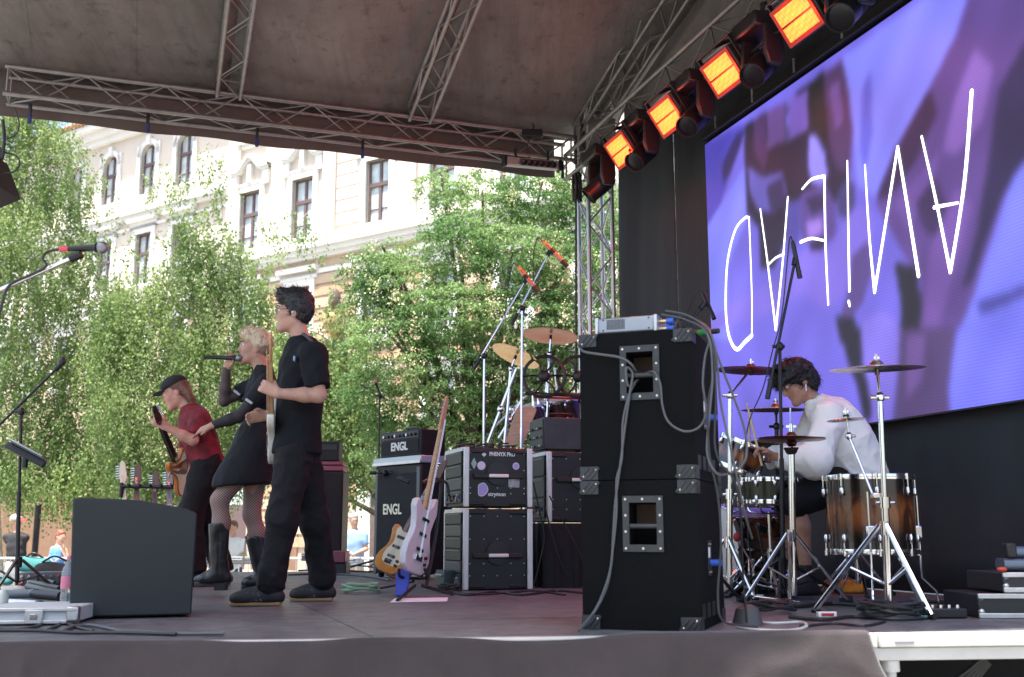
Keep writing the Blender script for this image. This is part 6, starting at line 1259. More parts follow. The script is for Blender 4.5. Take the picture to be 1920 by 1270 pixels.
# ================================================================== people: one continuous surface per body, grown from blended limbs
class SDF:
    def __init__(s, pts, h=.008, pad=.06):
        P = np.array([tuple(p) for p in pts]); s.lo = P.min(0) - pad; hi = P.max(0) + pad; s.h = h; s.n = np.ceil((hi - s.lo) / h).astype(int) + 1
        s.f = np.full(s.n, 1.0, np.float32)
    def _box(s, lo, hi, m):
        a = np.clip(np.floor((np.array(lo) - m - s.lo) / s.h).astype(int), 0, s.n - 1); b = np.clip(np.ceil((np.array(hi) + m - s.lo) / s.h).astype(int) + 1, 1, s.n)
        g = [s.lo[i] + s.h * np.arange(a[i], b[i]) for i in range(3)]
        return tuple(slice(a[i], b[i]) for i in range(3)), np.stack(np.meshgrid(*g, indexing='ij'), -1)
    def put(s, sl, d, k):
        a = s.f[sl]
        if k > 0: hh = np.maximum(k - np.abs(a - d), 0) / k; s.f[sl] = np.minimum(a, d) - hh * hh * k * .25
        else: s.f[sl] = np.minimum(a, d)
    def cap(s, a, b, ra, rb=None, k=.02, flat=False, squash=None):
        """tapered limb; squash=(axis, factor) flattens it; flat cuts the far end square"""
        rb = ra if rb is None else rb; a = np.array(a, float); b = np.array(b, float); m = max(ra, rb) * (squash[1] if squash and squash[1] > 1 else 1) + k + .02
        sl, P = s._box(np.minimum(a, b), np.maximum(a, b), m); ab = b - a; L2 = max(ab @ ab, 1e-9); ap = P - a
        t = np.clip((ap @ ab) / L2, 0, 1); q = ap - t[..., None] * ab
        if squash: ax = np.array(squash[0]) / np.linalg.norm(squash[0]); c = q @ ax; q = q + (c * (1 / squash[1] - 1))[..., None] * ax
        d = np.linalg.norm(q, axis=-1) - (ra + (rb - ra) * t)
        if flat: d = np.maximum(d, (P - b) @ (ab / L2 ** .5))
        s.put(sl, d, k); return s
    def ell(s, c, r, R=None, k=.02, sub=False):
        c = np.array(c, float); r = np.array(r, float); m = r.max() + k + .02; sl, P = s._box(c, c, m); q = P - c
        if R is not None: q = q @ np.array(R)                       # R columns are the ellipsoid axes
        k0 = np.linalg.norm(q / r, axis=-1); k1 = np.linalg.norm(q / (r * r), axis=-1) + 1e-9; d = k0 * (k0 - 1) / k1
        if sub: a = s.f[sl]; d = -d; hh = np.maximum(k - np.abs(a - d), 0) / max(k, 1e-6); s.f[sl] = np.maximum(a, d) + hh * hh * k * .25
        else: s.put(sl, d, k)
        return s
    def cut(s, p, n, rad=None):
        """remove what lies beyond a plane (only within rad of p when given)"""
        p = np.array(p, float); n = np.array(n, float); n /= np.linalg.norm(n)
        sl, P = s._box(p, p, rad) if rad else s._box(s.lo, s.lo + s.n * s.h, 0); d = (P - p) @ n
        if rad: d = np.where(np.linalg.norm(P - p, axis=-1) < rad, d, -1)
        s.f[sl] = np.maximum(s.f[sl], d); return s
    def noise(s, amp, freq, seed=0, n=7, stretch=(1, 1, 1)):
        r = np.random.default_rng(seed); g = np.stack(np.meshgrid(*[s.lo[i] + s.h * np.arange(s.n[i]) for i in range(3)], indexing='ij'), -1).astype(np.float32); o = 0
        for _ in range(n):
            w_ = r.normal(0, 1, 3) * np.array(stretch); w_ = w_ / np.linalg.norm(w_) * freq * r.uniform(.5, 1.5); o = o + np.sin(g @ w_.astype(np.float32) + r.uniform(0, 6.3) + 1.5 * np.sin(g @ (r.normal(0, 1, 3) * freq * .35).astype(np.float32)))
        s.f += (amp / n ** .5 * o).astype(np.float32); return s
    def folds(s, amp, scale, seed=0, stretch=(1, 1, 1), rot=0.):
        """irregular raised creases from a ridged lattice noise"""
        g = np.stack(np.meshgrid(*[s.lo[i] + s.h * np.arange(s.n[i]) for i in range(3)], indexing='ij'), -1).astype(np.float32); c_, s_ = math.cos(rot), math.sin(rot)
        g = np.stack([g[..., 0] * c_ - g[..., 2] * s_, g[..., 1], g[..., 0] * s_ + g[..., 2] * c_], -1); o = 0
        for k, (a, sc) in enumerate(((1., scale), (.6, scale * .53), (.3, scale * .27))):
            r = np.random.default_rng(seed * 7 + k); Lt = r.uniform(0, 1, (16, 16, 16)).astype(np.float32); q = g * (np.array(stretch, np.float32) / sc) + 50; i0 = np.floor(q).astype(np.int32); t = q - i0; t = t * t * (3 - 2 * t); v = 0
            for dx in (0, 1):
                for dy in (0, 1):
                    for dz in (0, 1): v = v + Lt[(i0[..., 0] + dx) % 16, (i0[..., 1] + dy) % 16, (i0[..., 2] + dz) % 16] * (t[..., 0] if dx else 1 - t[..., 0]) * (t[..., 1] if dy else 1 - t[..., 1]) * (t[..., 2] if dz else 1 - t[..., 2])
            o = o + a * (1 - np.abs(2 * v - 1) * 1.6) ** 2 * np.sign(1 - np.abs(2 * v - 1) * 1.6)
        s.f -= (amp * o - amp * .35).astype(np.float32); return s
    def mesh(s, name):
        f = s.f; f[0] = f[-1] = 1; f[:, 0] = f[:, -1] = 1; f[:, :, 0] = f[:, :, -1] = 1
        neg = f < 0; n = s.n; cnt = np.zeros(n - 1, np.int16); acc = np.zeros(tuple(n - 1) + (3,), np.float32)
        for ax in range(3):
            A = [slice(None)] * 3; B = [slice(None)] * 3; A[ax] = slice(0, -1); B[ax] = slice(1, None); fa, fb = f[tuple(A)], f[tuple(B)]; cr = neg[tuple(A)] != neg[tuple(B)]
            t = np.where(cr, fa / np.where(cr, fa - fb, 1), 0).astype(np.float32); o1, o2 = [i for i in range(3) if i != ax]
            for d1 in (0, 1):
                for d2 in (0, 1):                                   # the edge seen from each of its four cells
                    S = [slice(None)] * 3; S[ax] = slice(0, n[ax] - 1); S[o1] = slice(d1, n[o1] - 1 + d1); S[o2] = slice(d2, n[o2] - 1 + d2); S = tuple(S); c = cr[S]
                    cnt += c; acc[..., ax] += np.where(c, t[S], 0); acc[..., o1] += c * d1; acc[..., o2] += c * d2
        act = cnt > 0; idx = np.full(n - 1, -1, np.int32); ii = np.argwhere(act); idx[act] = np.arange(len(ii)); V_ = s.lo + (ii + acc[act] / cnt[act][:, None]) * s.h; F_ = []
        for ax in range(3):
            A = [slice(None)] * 3; B = [slice(None)] * 3; A[ax] = slice(0, -1); B[ax] = slice(1, None); na, nb = neg[tuple(A)], neg[tuple(B)]; e = np.argwhere(na != nb); fl = na[tuple(e.T)]
            o1, o2 = (ax + 1) % 3, (ax + 2) % 3; ok = (e[:, o1] > 0) & (e[:, o2] > 0) & (e[:, o1] < n[o1] - 1) & (e[:, o2] < n[o2] - 1); e = e[ok]; fl = fl[ok]; q = []
            for d1, d2 in ((-1, -1), (0, -1), (0, 0), (-1, 0)): c = e.copy(); c[:, o1] += d1; c[:, o2] += d2; q.append(idx[tuple(c.T)])
            q = np.stack(q, 1); q[~fl] = q[~fl][:, ::-1]; F_.append(q)
        F_ = np.concatenate(F_)
        for _ in range(2):                                          # light smoothing of the net
            sm_ = np.zeros_like(V_); c = np.zeros(len(V_))
            for a in range(4): np.add.at(sm_, F_[:, a], V_[F_[:, (a + 1) % 4]]); np.add.at(sm_, F_[:, (a + 1) % 4], V_[F_[:, a]]); np.add.at(c, F_[:, a], 1); np.add.at(c, F_[:, (a + 1) % 4], 1)
            V_ = V_ * .5 + .5 * sm_ / np.maximum(c, 1)[:, None]
        return npmesh(name, V_, F_, True)
def skin(name, col):
    m = M(name, col, .5, var=.14, scale=26, bump=.12, bscale=160, spec=.35); b = m.node_tree.nodes['Principled BSDF']; b.inputs['Subsurface Weight'].default_value = .12; b.inputs['Subsurface Radius'].default_value = (.02, .008, .004); return m
def hand(S, wr, d, n, side, curl=(.9, .9, .9, .9), s=1., thumb=.5, spread=.1):
    """wr wrist, d finger direction, n palm normal (towards the closed fingers), side: direction of the thumb"""
    wr = V(wr); d = V(d).normalized(); n = V(n); n = (n - d * n.dot(d)).normalized(); sd = d.cross(n); sd = sd if sd.dot(V(side)) > 0 else -sd; pal = .085 * s
    for q in (-.026, -.008, .012, .028): S.cap(wr + sd * q * .6 * s, wr + d * pal + sd * q * s, .017 * s, .014 * s, .012)
    for i, (q, ln) in enumerate(((.030, .075), (.010, .083), (-.011, .077), (-.030, .060))):
        p = wr + d * pal + sd * q * s; a = curl[i] * .55; sp_ = sd * (q * spread * 3)
        for k, fr in enumerate((.42, .33, .25)):
            e = (d * math.cos(a) + n * math.sin(a) + sp_).normalized(); p2 = p + e * ln * fr * s * 1.05; S.cap(p, p2, (.0098 - .0010 * k) * s, (.0090 - .0010 * k) * s, .004); p = p2; a += curl[i] * .75
    p = wr + d * pal * .28 + sd * .030 * s; e = (d * .75 + sd * .6 + n * thumb * .6).normalized(); p2 = p + e * .045 * s; S.cap(p, p2, .014 * s, .0115 * s, .010); e2 = (d * .9 + sd * .15 + n * thumb).normalized(); p3 = p2 + e2 * .032 * s; S.cap(p2, p3, .0112 * s, .0085 * s, .006)
def hframe(f, u):
    f = V(f).normalized(); u = V(u); u = (u - f * u.dot(f)).normalized(); r = f.cross(u); return f, u, r
def head(S, c, f, u, s=1., jaw=1.):
    c = V(c); f, u, r = hframe(f, u); R = Matrix((r, f, u)).transposed()
    def E(x, y, z, rad, k=.02, sub=False): S.ell(c + r * x * s + f * y * s + u * z * s, [q * s for q in rad], R, k, sub)
    E(0, -.012, .035, (.074, .094, .088)); E(0, .030, -.035, (.060 * jaw, .066, .078), .03); E(0, .070, -.098, (.026 * jaw, .022, .020), .03)
    for sg in (-1, 1):
        S.cap(c + r * sg * .045 * s * jaw + f * -.005 * s - u * .055 * s, c + r * sg * .014 * s + f * .075 * s - u * .100 * s, .018 * s, .014 * s, .03)      # jaw line
        E(sg * .040, .062, -.018, (.020, .018, .018), .03)                                                                                                # cheek
        E(sg * .031, .090, .012, (.016, .012, .011), .010, True); E(sg * .074, -.012, -.010, (.010, .020, .031), .008)
        S.cap(c + r * sg * .012 * s + f * .092 * s + u * .028 * s, c + r * sg * .048 * s + f * .072 * s + u * .026 * s, .010 * s, .008 * s, .015)
    S.cap(c + f * .090 * s + u * .016 * s, c + f * .113 * s - u * .024 * s, .0075 * s, .0115 * s, .012); E(0, .100, -.030, (.016, .010, .008), .008)
    E(0, .090, -.058, (.020, .010, .0055), .006); E(0, .087, -.070, (.018, .010, .006), .006); E(0, .096, -.0640, (.022, .006, .0018), .003, True)
    return lambda x, y, z: c + r * x * s + f * y * s + u * z * s
m_eye = M('eye_white', (.62, .60, .57), .25); m_iris = M('iris_dark', (.03, .02, .015), .2)
def eyes(T, hp, s, par):
    for sg in (-1, 1):
        e = T.part('eye', MB().ell(hp(sg * .031, .082, .012), (.0115 * s,) * 3, n=12, m=8), m_eye, wld=True, parent=par); p = hp(sg * .031, .0915, .012); T.part('iris', MB().ell(p, (.0050 * s,) * 3, n=8, m=6), m_iris, wld=True, parent=par)
def shoe(S, an, toe, fl, s=1., high=.05, wid=.042):
    """shoe from heel under the ankle to the toe, sole height fl"""
    an = V(an); toe = V(toe); d = toe - an; d.z = 0; d.normalize(); hl = V((an.x, an.y, fl)) - d * .05 * s; t = V((toe.x, toe.y, fl)); sd = d.cross(EZ)
    for q in (-.018, .018): S.cap(hl + EZ * .030 + sd * q * .8, t - d * .055 + EZ * .026 + sd * q * 1.15, .030 * s, .030 * s, .03); 
    S.cap(t - d * .10 + EZ * .032, t - d * .030 + EZ * .024, .040 * s, .026 * s, .03); S.cap(hl + EZ * .06 + d * .035, hl + EZ * (.07 + high) + d * .04, .046 * s, .043 * s, .03, flat=True); S.cap(hl + EZ * .075 + d * .06, t - d * .10 + EZ * .045, .042 * s, .030 * s, .03)
    S.cut((an.x, an.y, fl), (0, 0, -1), .30)
def sole(T, an, toe, fl, mat, s=1., th=.018, par=None):
    an = V(an); toe = V(toe); d = toe - an; d.z = 0; L = d.length + .058 * s; d.normalize(); sd = d.cross(EZ); hl = V((an.x, an.y, fl)) - d * .062 * s
    pr = [(0, -.026), (.01, -.034), (L * .3, -.032), (L * .6, -.044), (L * .85, -.040), (L * .97, -.020), (L, 0), (L * .97, .020), (L * .85, .038), (L * .6, .042), (L * .3, .032), (.01, .034), (0, .026)]
    return T.part('sole', MB().prism(pr, hl - EZ * .001, d, -sd if d.cross(-sd).z > 0 else sd, th), mat, .004, wld=True, parent=par)
def body(S, J, w=1.0, arm=1.0, leg=1.0, headless=False):
    S.cap(J['neck'] - EZ * .02, J['hd'] - V(J['hu']).normalized() * .04 + V(J['hf']).normalized() * -.012, .056 * w, .053, .03)
    up = (J['neck'] - J['pel']).normalized(); cr = (J['shL'] - J['shR']).normalized()
    for t, rw, rd in ((.06, .125, .10), (.30, .105, .085), (.55, .120, .095), (.78, .135, .100)):
        p = J['pel'].lerp(J['neck'], t); a = cr * (rw - rd) * w; S.cap(p - a, p + a, rd * w, rd * w, .06)
    for sd in 'LR':
        S.cap(J['neck'] - up * .05, J['sh' + sd], .055 * w, .055 * w, .05); S.cap(J['sh' + sd], J['el' + sd], .050 * arm, .039 * arm, .03); S.cap(J['el' + sd], J['el' + sd].lerp(J['wr' + sd], .35), .040 * arm, .041 * arm, .02); S.cap(J['el' + sd].lerp(J['wr' + sd], .35), J['wr' + sd], .040 * arm, .026 * arm, .02)
        S.cap(J['pel'].lerp(J['hip' + sd], .8), J['kn' + sd], .082 * leg, .054 * leg, .04); k, a = J['kn' + sd], J['an' + sd]; bk = (k - a).cross(J['toe' + sd] - a).normalized(); bk = bk.cross(a - k).normalized(); bk = bk if bk.dot(J['toe' + sd] - a) < 0 else -bk
        S.cap(k, k.lerp(a, .32) + bk * .014, .053 * leg, .052 * leg, .03); S.cap(k.lerp(a, .32) + bk * .014, a, .052 * leg, .034 * leg, .03); d = J['toe' + sd] - a; S.cap(a - EZ * .02, a + d * .75 + EZ * (-.02), .033, .025, .03)
def pts(J): return [v for k, v in J.items() if isinstance(v, Vector) and k not in ('hf', 'hu')]
m_tee = M('black_cotton', (.0085, .0095, .012), .85, var=.25, scale=14, bump=.2, bscale=300, spec=.2)
m_trs = M('black_trousers', (.0085, .0085, .0095), .8, var=.25, scale=18, bump=.25, bscale=260, spec=.25)
m_hairb = M('black_hair', (.009, .008, .008), .42, var=.3, scale=70, bump=.8, bscale=120, stretch=(1, 1, .3))

def strands(T, hair, n, ln, flow, mat, par, seed=1, wd=.0016, wild=.35):
    """fine loose hair growing out of a hair mass"""
    me = hair.data; nv = len(me.vertices); co = np.empty(nv * 3, np.float32); me.vertices.foreach_get('co', co); co = co.reshape(-1, 3); no = np.empty(nv * 3, np.float32); me.vertex_normals.foreach_get('vector', no); no = no.reshape(-1, 3)
    r = np.random.default_rng(seed); i = r.integers(0, nv, n); p = co[i] - no[i] * .004; F = np.array(flow, np.float32); d = no[i] * .42 + F + r.normal(0, wild, (n, 3)); d /= np.linalg.norm(d, axis=1)[:, None]; L = ln * r.uniform(.4, 1.2, n)[:, None]
    s_ = np.cross(d, r.normal(0, 1, (n, 3))); s_ /= np.linalg.norm(s_, axis=1)[:, None]; d2 = d * .6 + F * .5 - no[i] * .15 + r.normal(0, wild * .4, (n, 3)); a = p; b = p + d * L * .55; c = b + d2 * L * .5
    v = np.stack([a - s_ * wd, a + s_ * wd, b + s_ * wd * .8, b - s_ * wd * .8, c + s_ * wd * .25, c - s_ * wd * .25], 1).reshape(-1, 3); k = np.arange(n)[:, None] * 6
    o = link('loose_strands', npmesh('loose_strands', v, np.concatenate([k + np.array([0, 1, 2, 3]), k + np.array([3, 2, 4, 5])])), mat, par); o['kind'] = 'stuff'; return o
# ---------------------------------------------------------------- guitarist
Yq = 6.35
def Jp(Y, **k): return {n: ay(v[0], v[1], Y + v[2]) for n, v in k.items()}
J = Jp(Yq, hd=(551, 588, 0), neck=(568, 640, 0), pel=(557, 838, 0), shL=(588, 668, -.19), elL=(598, 742, -.24), wrL=(520, 738, -.30), shR=(562, 664, .19), elR=(555, 775, .26), wrR=(500, 780, .08),
       hipL=(549, 860, -.09), knL=(529, 978, -.14), anL=(507, 1098, -.2), toeL=(428, 1132, -.22), hipR=(570, 860, .09), knR=(590, 978, .14), anR=(605, 1090, .22), toeR=(541, 1118, .20))
J['hf'] = V((-1, -.06, .03)); J['hu'] = V((.03, 0, 1))
gfl = STZ + .004
T = Thing('person', 'guitarist in black T-shirt and trousers with glasses, nearest the camera', 'person', V((J['pel'].x, Yq, STZ)), group='people on stage')
S = SDF(pts(J) + [J['hd'] + EZ * .1, J['hd'] - V((.12, 0, 0)), J['wrL'] - V((.15, 0, 0)), J['wrR'] - V((.15, 0, 0))], .0075); body(S, J, .98, 1.05); hp = head(S, J['hd'], J['hf'], J['hu'], .98)
hand(S, J['wrL'], (-.85, -.05, .45), (-.35, .75, .1), (.2, 0, 1), (1.2, 1.2, 1.2, 1.1), .98, thumb=.9); hand(S, J['wrR'], (-.8, -.35, -.12), (-.2, -.9, -.5), (0, -.3, 1), (.7, .8, .9, .9), .98, thumb=.6)
m_sk1 = skin('skin_fair', (.46, .26, .19)); bo = T.mesh('body', S.mesh('body'), m_sk1, wld=True); eyes(T, hp, .98, bo)
# shirt
S = SDF([J['neck'] + EZ * .05, J['pel'] - EZ * .2, J['shL'], J['shR'], J['elL'], J['elR'], J['pel'] - V((.2, 0, 0)), J['pel'] + V((.2, 0, 0))], .008)
ft = V((-1, 0, 0)); up = (J['neck'] - J['pel']).normalized(); cr = (J['shL'] - J['shR']).normalized()
for t, rw, rd, of in ((-.06, .150, .128, .008), (.12, .148, .130, .01), (.32, .150, .130, .006), (.55, .160, .132, 0), (.76, .165, .122, 0)):
    p = J['pel'].lerp(J['neck'], t) + ft * of; a = cr * (rw - .115); S.cap(p - a, p + a, rd, rd, .07)
S.cap(J['neck'] - up * .05, J['neck'] + up * .005, .095, .070, .04, flat=True)
for sd in 'LR': S.cap(J['neck'] - up * .06, J['sh' + sd], .075, .072, .05); S.cap(J['sh' + sd], J['sh' + sd].lerp(J['el' + sd], .80), .074, .074, .04, flat=True)
S.cap(J['pel'], J['pel'] - EZ * .035, .125, .13, .05, flat=True); S.folds(.0075, .13, 3, (1, 1, .75), .5); S.cut(J['pel'] - EZ * .045, (0, 0, -1)); T.mesh('shirt', S.mesh('shirt'), m_tee, wld=True)
text_me = None
# trousers
S = SDF([J['pel'] + EZ * .1, J['hipL'], J['hipR'], J['knL'], J['knR'], J['anL'], J['anR']], .008, .14)
S.cap(J['pel'] - cr * .04 + EZ * .05, J['pel'] + cr * .04 + EZ * .05, .115, .115, .05)
for sd in 'LR': S.cap(J['pel'].lerp(J['hip' + sd], .8), J['kn' + sd], .108, .084, .05); S.cap(J['kn' + sd], J['an' + sd] + EZ * .0, .084, .070, .05, flat=True); S.cap(J['an' + sd] + EZ * .07, J['an' + sd] + EZ * .0, .070, .068, .03)
S.folds(.0085, .12, 5, (1, 1, 1.25), .35); tr_ = T.mesh('trousers', S.mesh('trousers'), m_trs, wld=True)
m_shoe = M('black_suede', (.012, .012, .014), .7, var=.3, scale=25, bump=.2); m_gum = M('gum_sole', (.30, .17, .07), .6)
for sd, fl in (('L', az(475, 1140).z), ('R', STZ)):
    S = SDF([J['an' + sd] + EZ * .1, J['toe' + sd], V((J['an' + sd].x + .1, J['an' + sd].y, STZ)), V((J['toe' + sd].x, J['toe' + sd].y, STZ))], .006, .06); shoe(S, J['an' + sd], J['toe' + sd], STZ + .016, 1.0, .045); so_ = T.mesh('shoe', S.mesh('shoe'), m_shoe, wld=True); sole(T, J['an' + sd], J['toe' + sd], STZ + .003, m_gum, 1.03, .02, so_)
    d = (J['toe' + sd] - J['an' + sd]); d.z = 0; d.normalize(); sn_ = -d.cross(EZ) if d.cross(EZ).y > 0 else d.cross(EZ)
    for q in range(3): p = V((J['an' + sd].x, J['an' + sd].y, STZ)) + d * (.035 + .026 * q) + sn_ * .047; T.part('shoe_stripe', MB().prism([(0, .028), (.013, .028), (.035, .075), (.022, .075)], p, d, EZ, .004), M('grey_stripe', (.05, .052, .058), .6), wld=True, parent=so_)
# hair and glasses
S = SDF([J['hd']], .006, .19)
def hair_cap(S, hp, s, J, top=.0):
    f, u, r = hframe(J['hf'], J['hu']); R = Matrix((r, f, u)).transposed(); S.ell(hp(0, -.022, .052), [.084 * s, .100 * s, .086 * s], R, .02); S.ell(hp(0, -.050, .010), [.080 * s, .070 * s, .085 * s], R, .03)
    return f, u, r, R
f, u, r, R = hair_cap(S, hp, .98, J); S.ell(hp(0, .050, .100), [.068, .060, .046], R, .03); S.ell(hp(0, -.010, .100), [.080, .098, .062], R, .03)
for q in np.clip(np.random.default_rng(2).normal(0, .6, (34, 3)), -1, 1): p = hp(q[0] * .035, .02 + q[1] * .05, .125 + .01 * q[2]); S.cap(p, p + (f * .03 * (q[1] + .6) + u * .018 + r * q[0] * .01), .012, .004, .012)
S.noise(.004, 90, 8); S.ell(hp(0, .105, -.045), [.075, .075, .105], R, .01, True); S.cap(hp(.078, .01, .03), hp(.078, .012, -.025), .012, .006, .01); S.cap(hp(-.078, .01, .03), hp(-.078, .012, -.025), .012, .006, .01); S.cut(hp(0, -.06, -.085), -u); ho_ = T.mesh('hair', S.mesh('hair'), m_hairb, wld=True, parent=bo); strands(T, ho_, 1500, .032, (-.35, 0, .25), m_hairb, bo, 3)
g_ = MB()
for sg in (-1, 1): g_.torus(hp(sg * .033, .104, .008), f, .021, .0016, 20, 5).cyl(hp(sg * .054, .098, .014), hp(sg * .079, -.005, .012), .0016, n=5)
g_.cyl(hp(-.012, .106, .012), hp(.012, .106, .012), .0016, n=5); T.part('glasses', g_, blkmetal, wld=True, parent=bo)
T.part('ear_plug', MB().ell(hp(-.083, -.004, -.01), (.008, .010, .010)), M('clear_plug', (.55, .55, .52), .3), wld=True, parent=bo)
for sg in (-1, 1): T.part('eyebrow', MB().tube([hp(sg * .016, .103, .033), hp(sg * .034, .099, .038), hp(sg * .052, .082, .033)], .004, n=5), m_hairb, wld=True, parent=bo)
T.part('goatee', MB().ell(hp(0, .086, -.102), (.018, .014, .014)), m_hairb, wld=True, parent=bo)
T.part('shirt_print', MB().box(J['shL'] + V((-.105, -.02, -.02)), (.012, .05, .03)), M('blue_print', (.25, .36, .5), .6), .004, wld=True)
T.part('strap', MB().tube([J['shR'] + V((-.10, .0, -.1)), J['neck'] + V((-.02, .03, .015)), J['neck'] + V((.03, -.1, .02)), J['shL'] + V((.02, .05, .05))], .011, n=6), M('grey_strap', (.06, .062, .066), .8), wld=True)
guitar('electric_guitar', 'guitar with a maple neck held upright by the guitarist in black', ay(512, 852, Yq + .12), ay(506, 622, Yq - .52), (-.96, -.25, .1), M('cream_body', (.6, .57, .5), .25, coat=.5), m_maple, pick=blk, sc=.95, group='guitars on stage', headm=m_maple)

# ---------------------------------------------------------------- singer
Ys = 7.2
J = Jp(Ys, hd=(478, 653, 0), neck=(495, 700, 0), pel=(478, 842, 0), shL=(500, 722, -.16), elL=(447, 782, -.20), wrL=(398, 798, -.24), shR=(484, 722, .15), elR=(420, 752, .05), wrR=(425, 688, -.02),
       hipL=(466, 862, -.08), knL=(412, 938, -.10), anL=(410, 1072, -.10), toeL=(363, 1090, -.12), hipR=(480, 862, .08), knR=(472, 965, .08), anR=(493, 1078, .10), toeR=(450, 1104, .06))
J['hf'] = V((-1, -.30, .05)); J['hu'] = V((.08, 0, 1))
T = Thing('person', 'blonde singer in a short black dress and boots singing into a microphone', 'person', V((J['pel'].x, Ys, STZ)), group='people on stage')
S = SDF(pts(J) + [J['hd'] + EZ * .1, J['hd'] - V((.12, 0, 0)), J['wrL'] - V((.16, 0, 0)), J['wrR'] + V((.12, 0, .08))], .008); body(S, J, .86, .86, .98); hp = head(S, J['hd'], J['hf'], J['hu'], .96, .9)
hand(S, J['wrL'], (-.85, 0, -.35), (-.1, .4, -.8), (-.4, -.4, .4), (.25, .4, .5, .6), .9, thumb=.2, spread=.5); hand(S, J['wrR'], (.45, -.15, .80), (-.2, -.8, .25), (.8, 0, .3), (1.1, 1.15, 1.2, 1.2), .9, thumb=.9)
bo = T.mesh('body', S.mesh('body'), skin('skin_singer', (.43, .24, .17)), wld=True); eyes(T, hp, .96, bo)
T.part('lips', MB().ell(hp(0, .094, -.064), (.016, .016, .010)), M('lip_red', (.25, .05, .05), .4), wld=True, parent=bo)
for sg in (-1, 1): T.part('eyebrow', MB().tube([hp(sg * .016, .099, .032), hp(sg * .034, .095, .037), hp(sg * .050, .080, .032)], .003, n=5), M('brow_brown', (.10, .06, .03), .6), wld=True, parent=bo)
m_dress = M('black_dress', (.0085, .0095, .012), .75, var=.2, scale=12, bump=.15, bscale=240, spec=.3)
S = SDF([J['neck'] + EZ * .08, J['shL'], J['shR'], ay(410, 925, Ys), ay(505, 925, Ys - .2), ay(505, 925, Ys + .2), J['elL'], J['elR']], .008, .10); cr = (J['shL'] - J['shR']).normalized(); up = (J['neck'] - J['pel']).normalized()
for t, rw, rd in ((.12, .118, .105), (.34, .098, .090), (.56, .112, .102), (.76, .128, .098)): p = J['pel'].lerp(J['neck'], t); a = cr * (rw - .085); S.cap(p - a, p + a, rd, rd, .06)
hem = (ay(416, 905, Ys) + ay(500, 918, Ys)) / 2; S.cap(J['pel'] + EZ * .08, hem + EZ * .0, .105, .172, .05, flat=True, squash=(cr, 1.0)); S.cap(J['neck'] - up * .04, J['neck'] + up * .045, .075, .060, .03, flat=True)
S.cap(J['pel'] + EZ * .03, J['hipL'].lerp(J['knL'], .60), .125, .122, .05); S.cap(J['pel'] + EZ * .03, J['hipR'].lerp(J['knR'], .55), .125, .118, .05)
for sd in 'LR': S.cap(J['neck'] - up * .06, J['sh' + sd], .06, .060, .05); S.cap(J['sh' + sd], J['sh' + sd].lerp(J['el' + sd], .62), .062, .062, .03, flat=True)
S.folds(.0065, .10, 12, (1.3, 1.3, .35)); S.cut(hem, (.10, 0, -1)); dr_ = T.mesh('dress', S.mesh('dress'), m_dress, wld=True)
for sd, tt in (('R', .42), ('R', .56), ('L', .55)): p = J['sh' + sd].lerp(J['el' + sd], tt); T.part('sleeve_print', MB().box(p + V((0, -.060, .0)), (.055, .012, .018), Matrix.Rotation(.6, 3, 'Y')), M('white_print2', (.4, .42, .45), .7), .004, wld=True, parent=dr_)
# sheer sleeves and fishnets
def netmat(name, base, net, sc, thr):
    m = bpy.data.materials.new(name); m.use_nodes = True; t = m.node_tree; b = t.nodes['Principled BSDF']; tc = t.nodes.new('ShaderNodeTexCoord'); s_ = t.nodes.new('ShaderNodeSeparateXYZ'); t.links.new(tc.outputs['Object'], s_.inputs[0])
    def mt(op, a, c=None):
        n = t.nodes.new('ShaderNodeMath'); n.operation = op
        for i, q in enumerate((a, c)):
            if q is None: continue
            if isinstance(q, (int, float)): n.inputs[i].default_value = q
            else: t.links.new(q, n.inputs[i])
        return n.outputs[0]
    a = mt('ABSOLUTE', mt('SINE', mt('MULTIPLY', mt('ADD', s_.outputs[0], s_.outputs[2]), sc))); c = mt('ABSOLUTE', mt('SINE', mt('MULTIPLY', mt('SUBTRACT', s_.outputs[0], s_.outputs[2]), sc)))
    k = mt('GREATER_THAN', mt('MAXIMUM', a, c), thr); mx = t.nodes.new('ShaderNodeMix'); mx.data_type = 'RGBA'; mx.inputs[6].default_value = (*base, 1); mx.inputs[7].default_value = (*net, 1); t.links.new(k, mx.inputs[0]); t.links.new(mx.outputs[2], b.inputs['Base Color']); b.inputs['Roughness'].default_value = .6; return m
m_net = netmat('fishnet', (.34, .21, .17), (.03, .022, .02), 175, .94); m_sheer = netmat('sheer_sleeve', (.16, .10, .085), (.02, .018, .018), 420, .75)
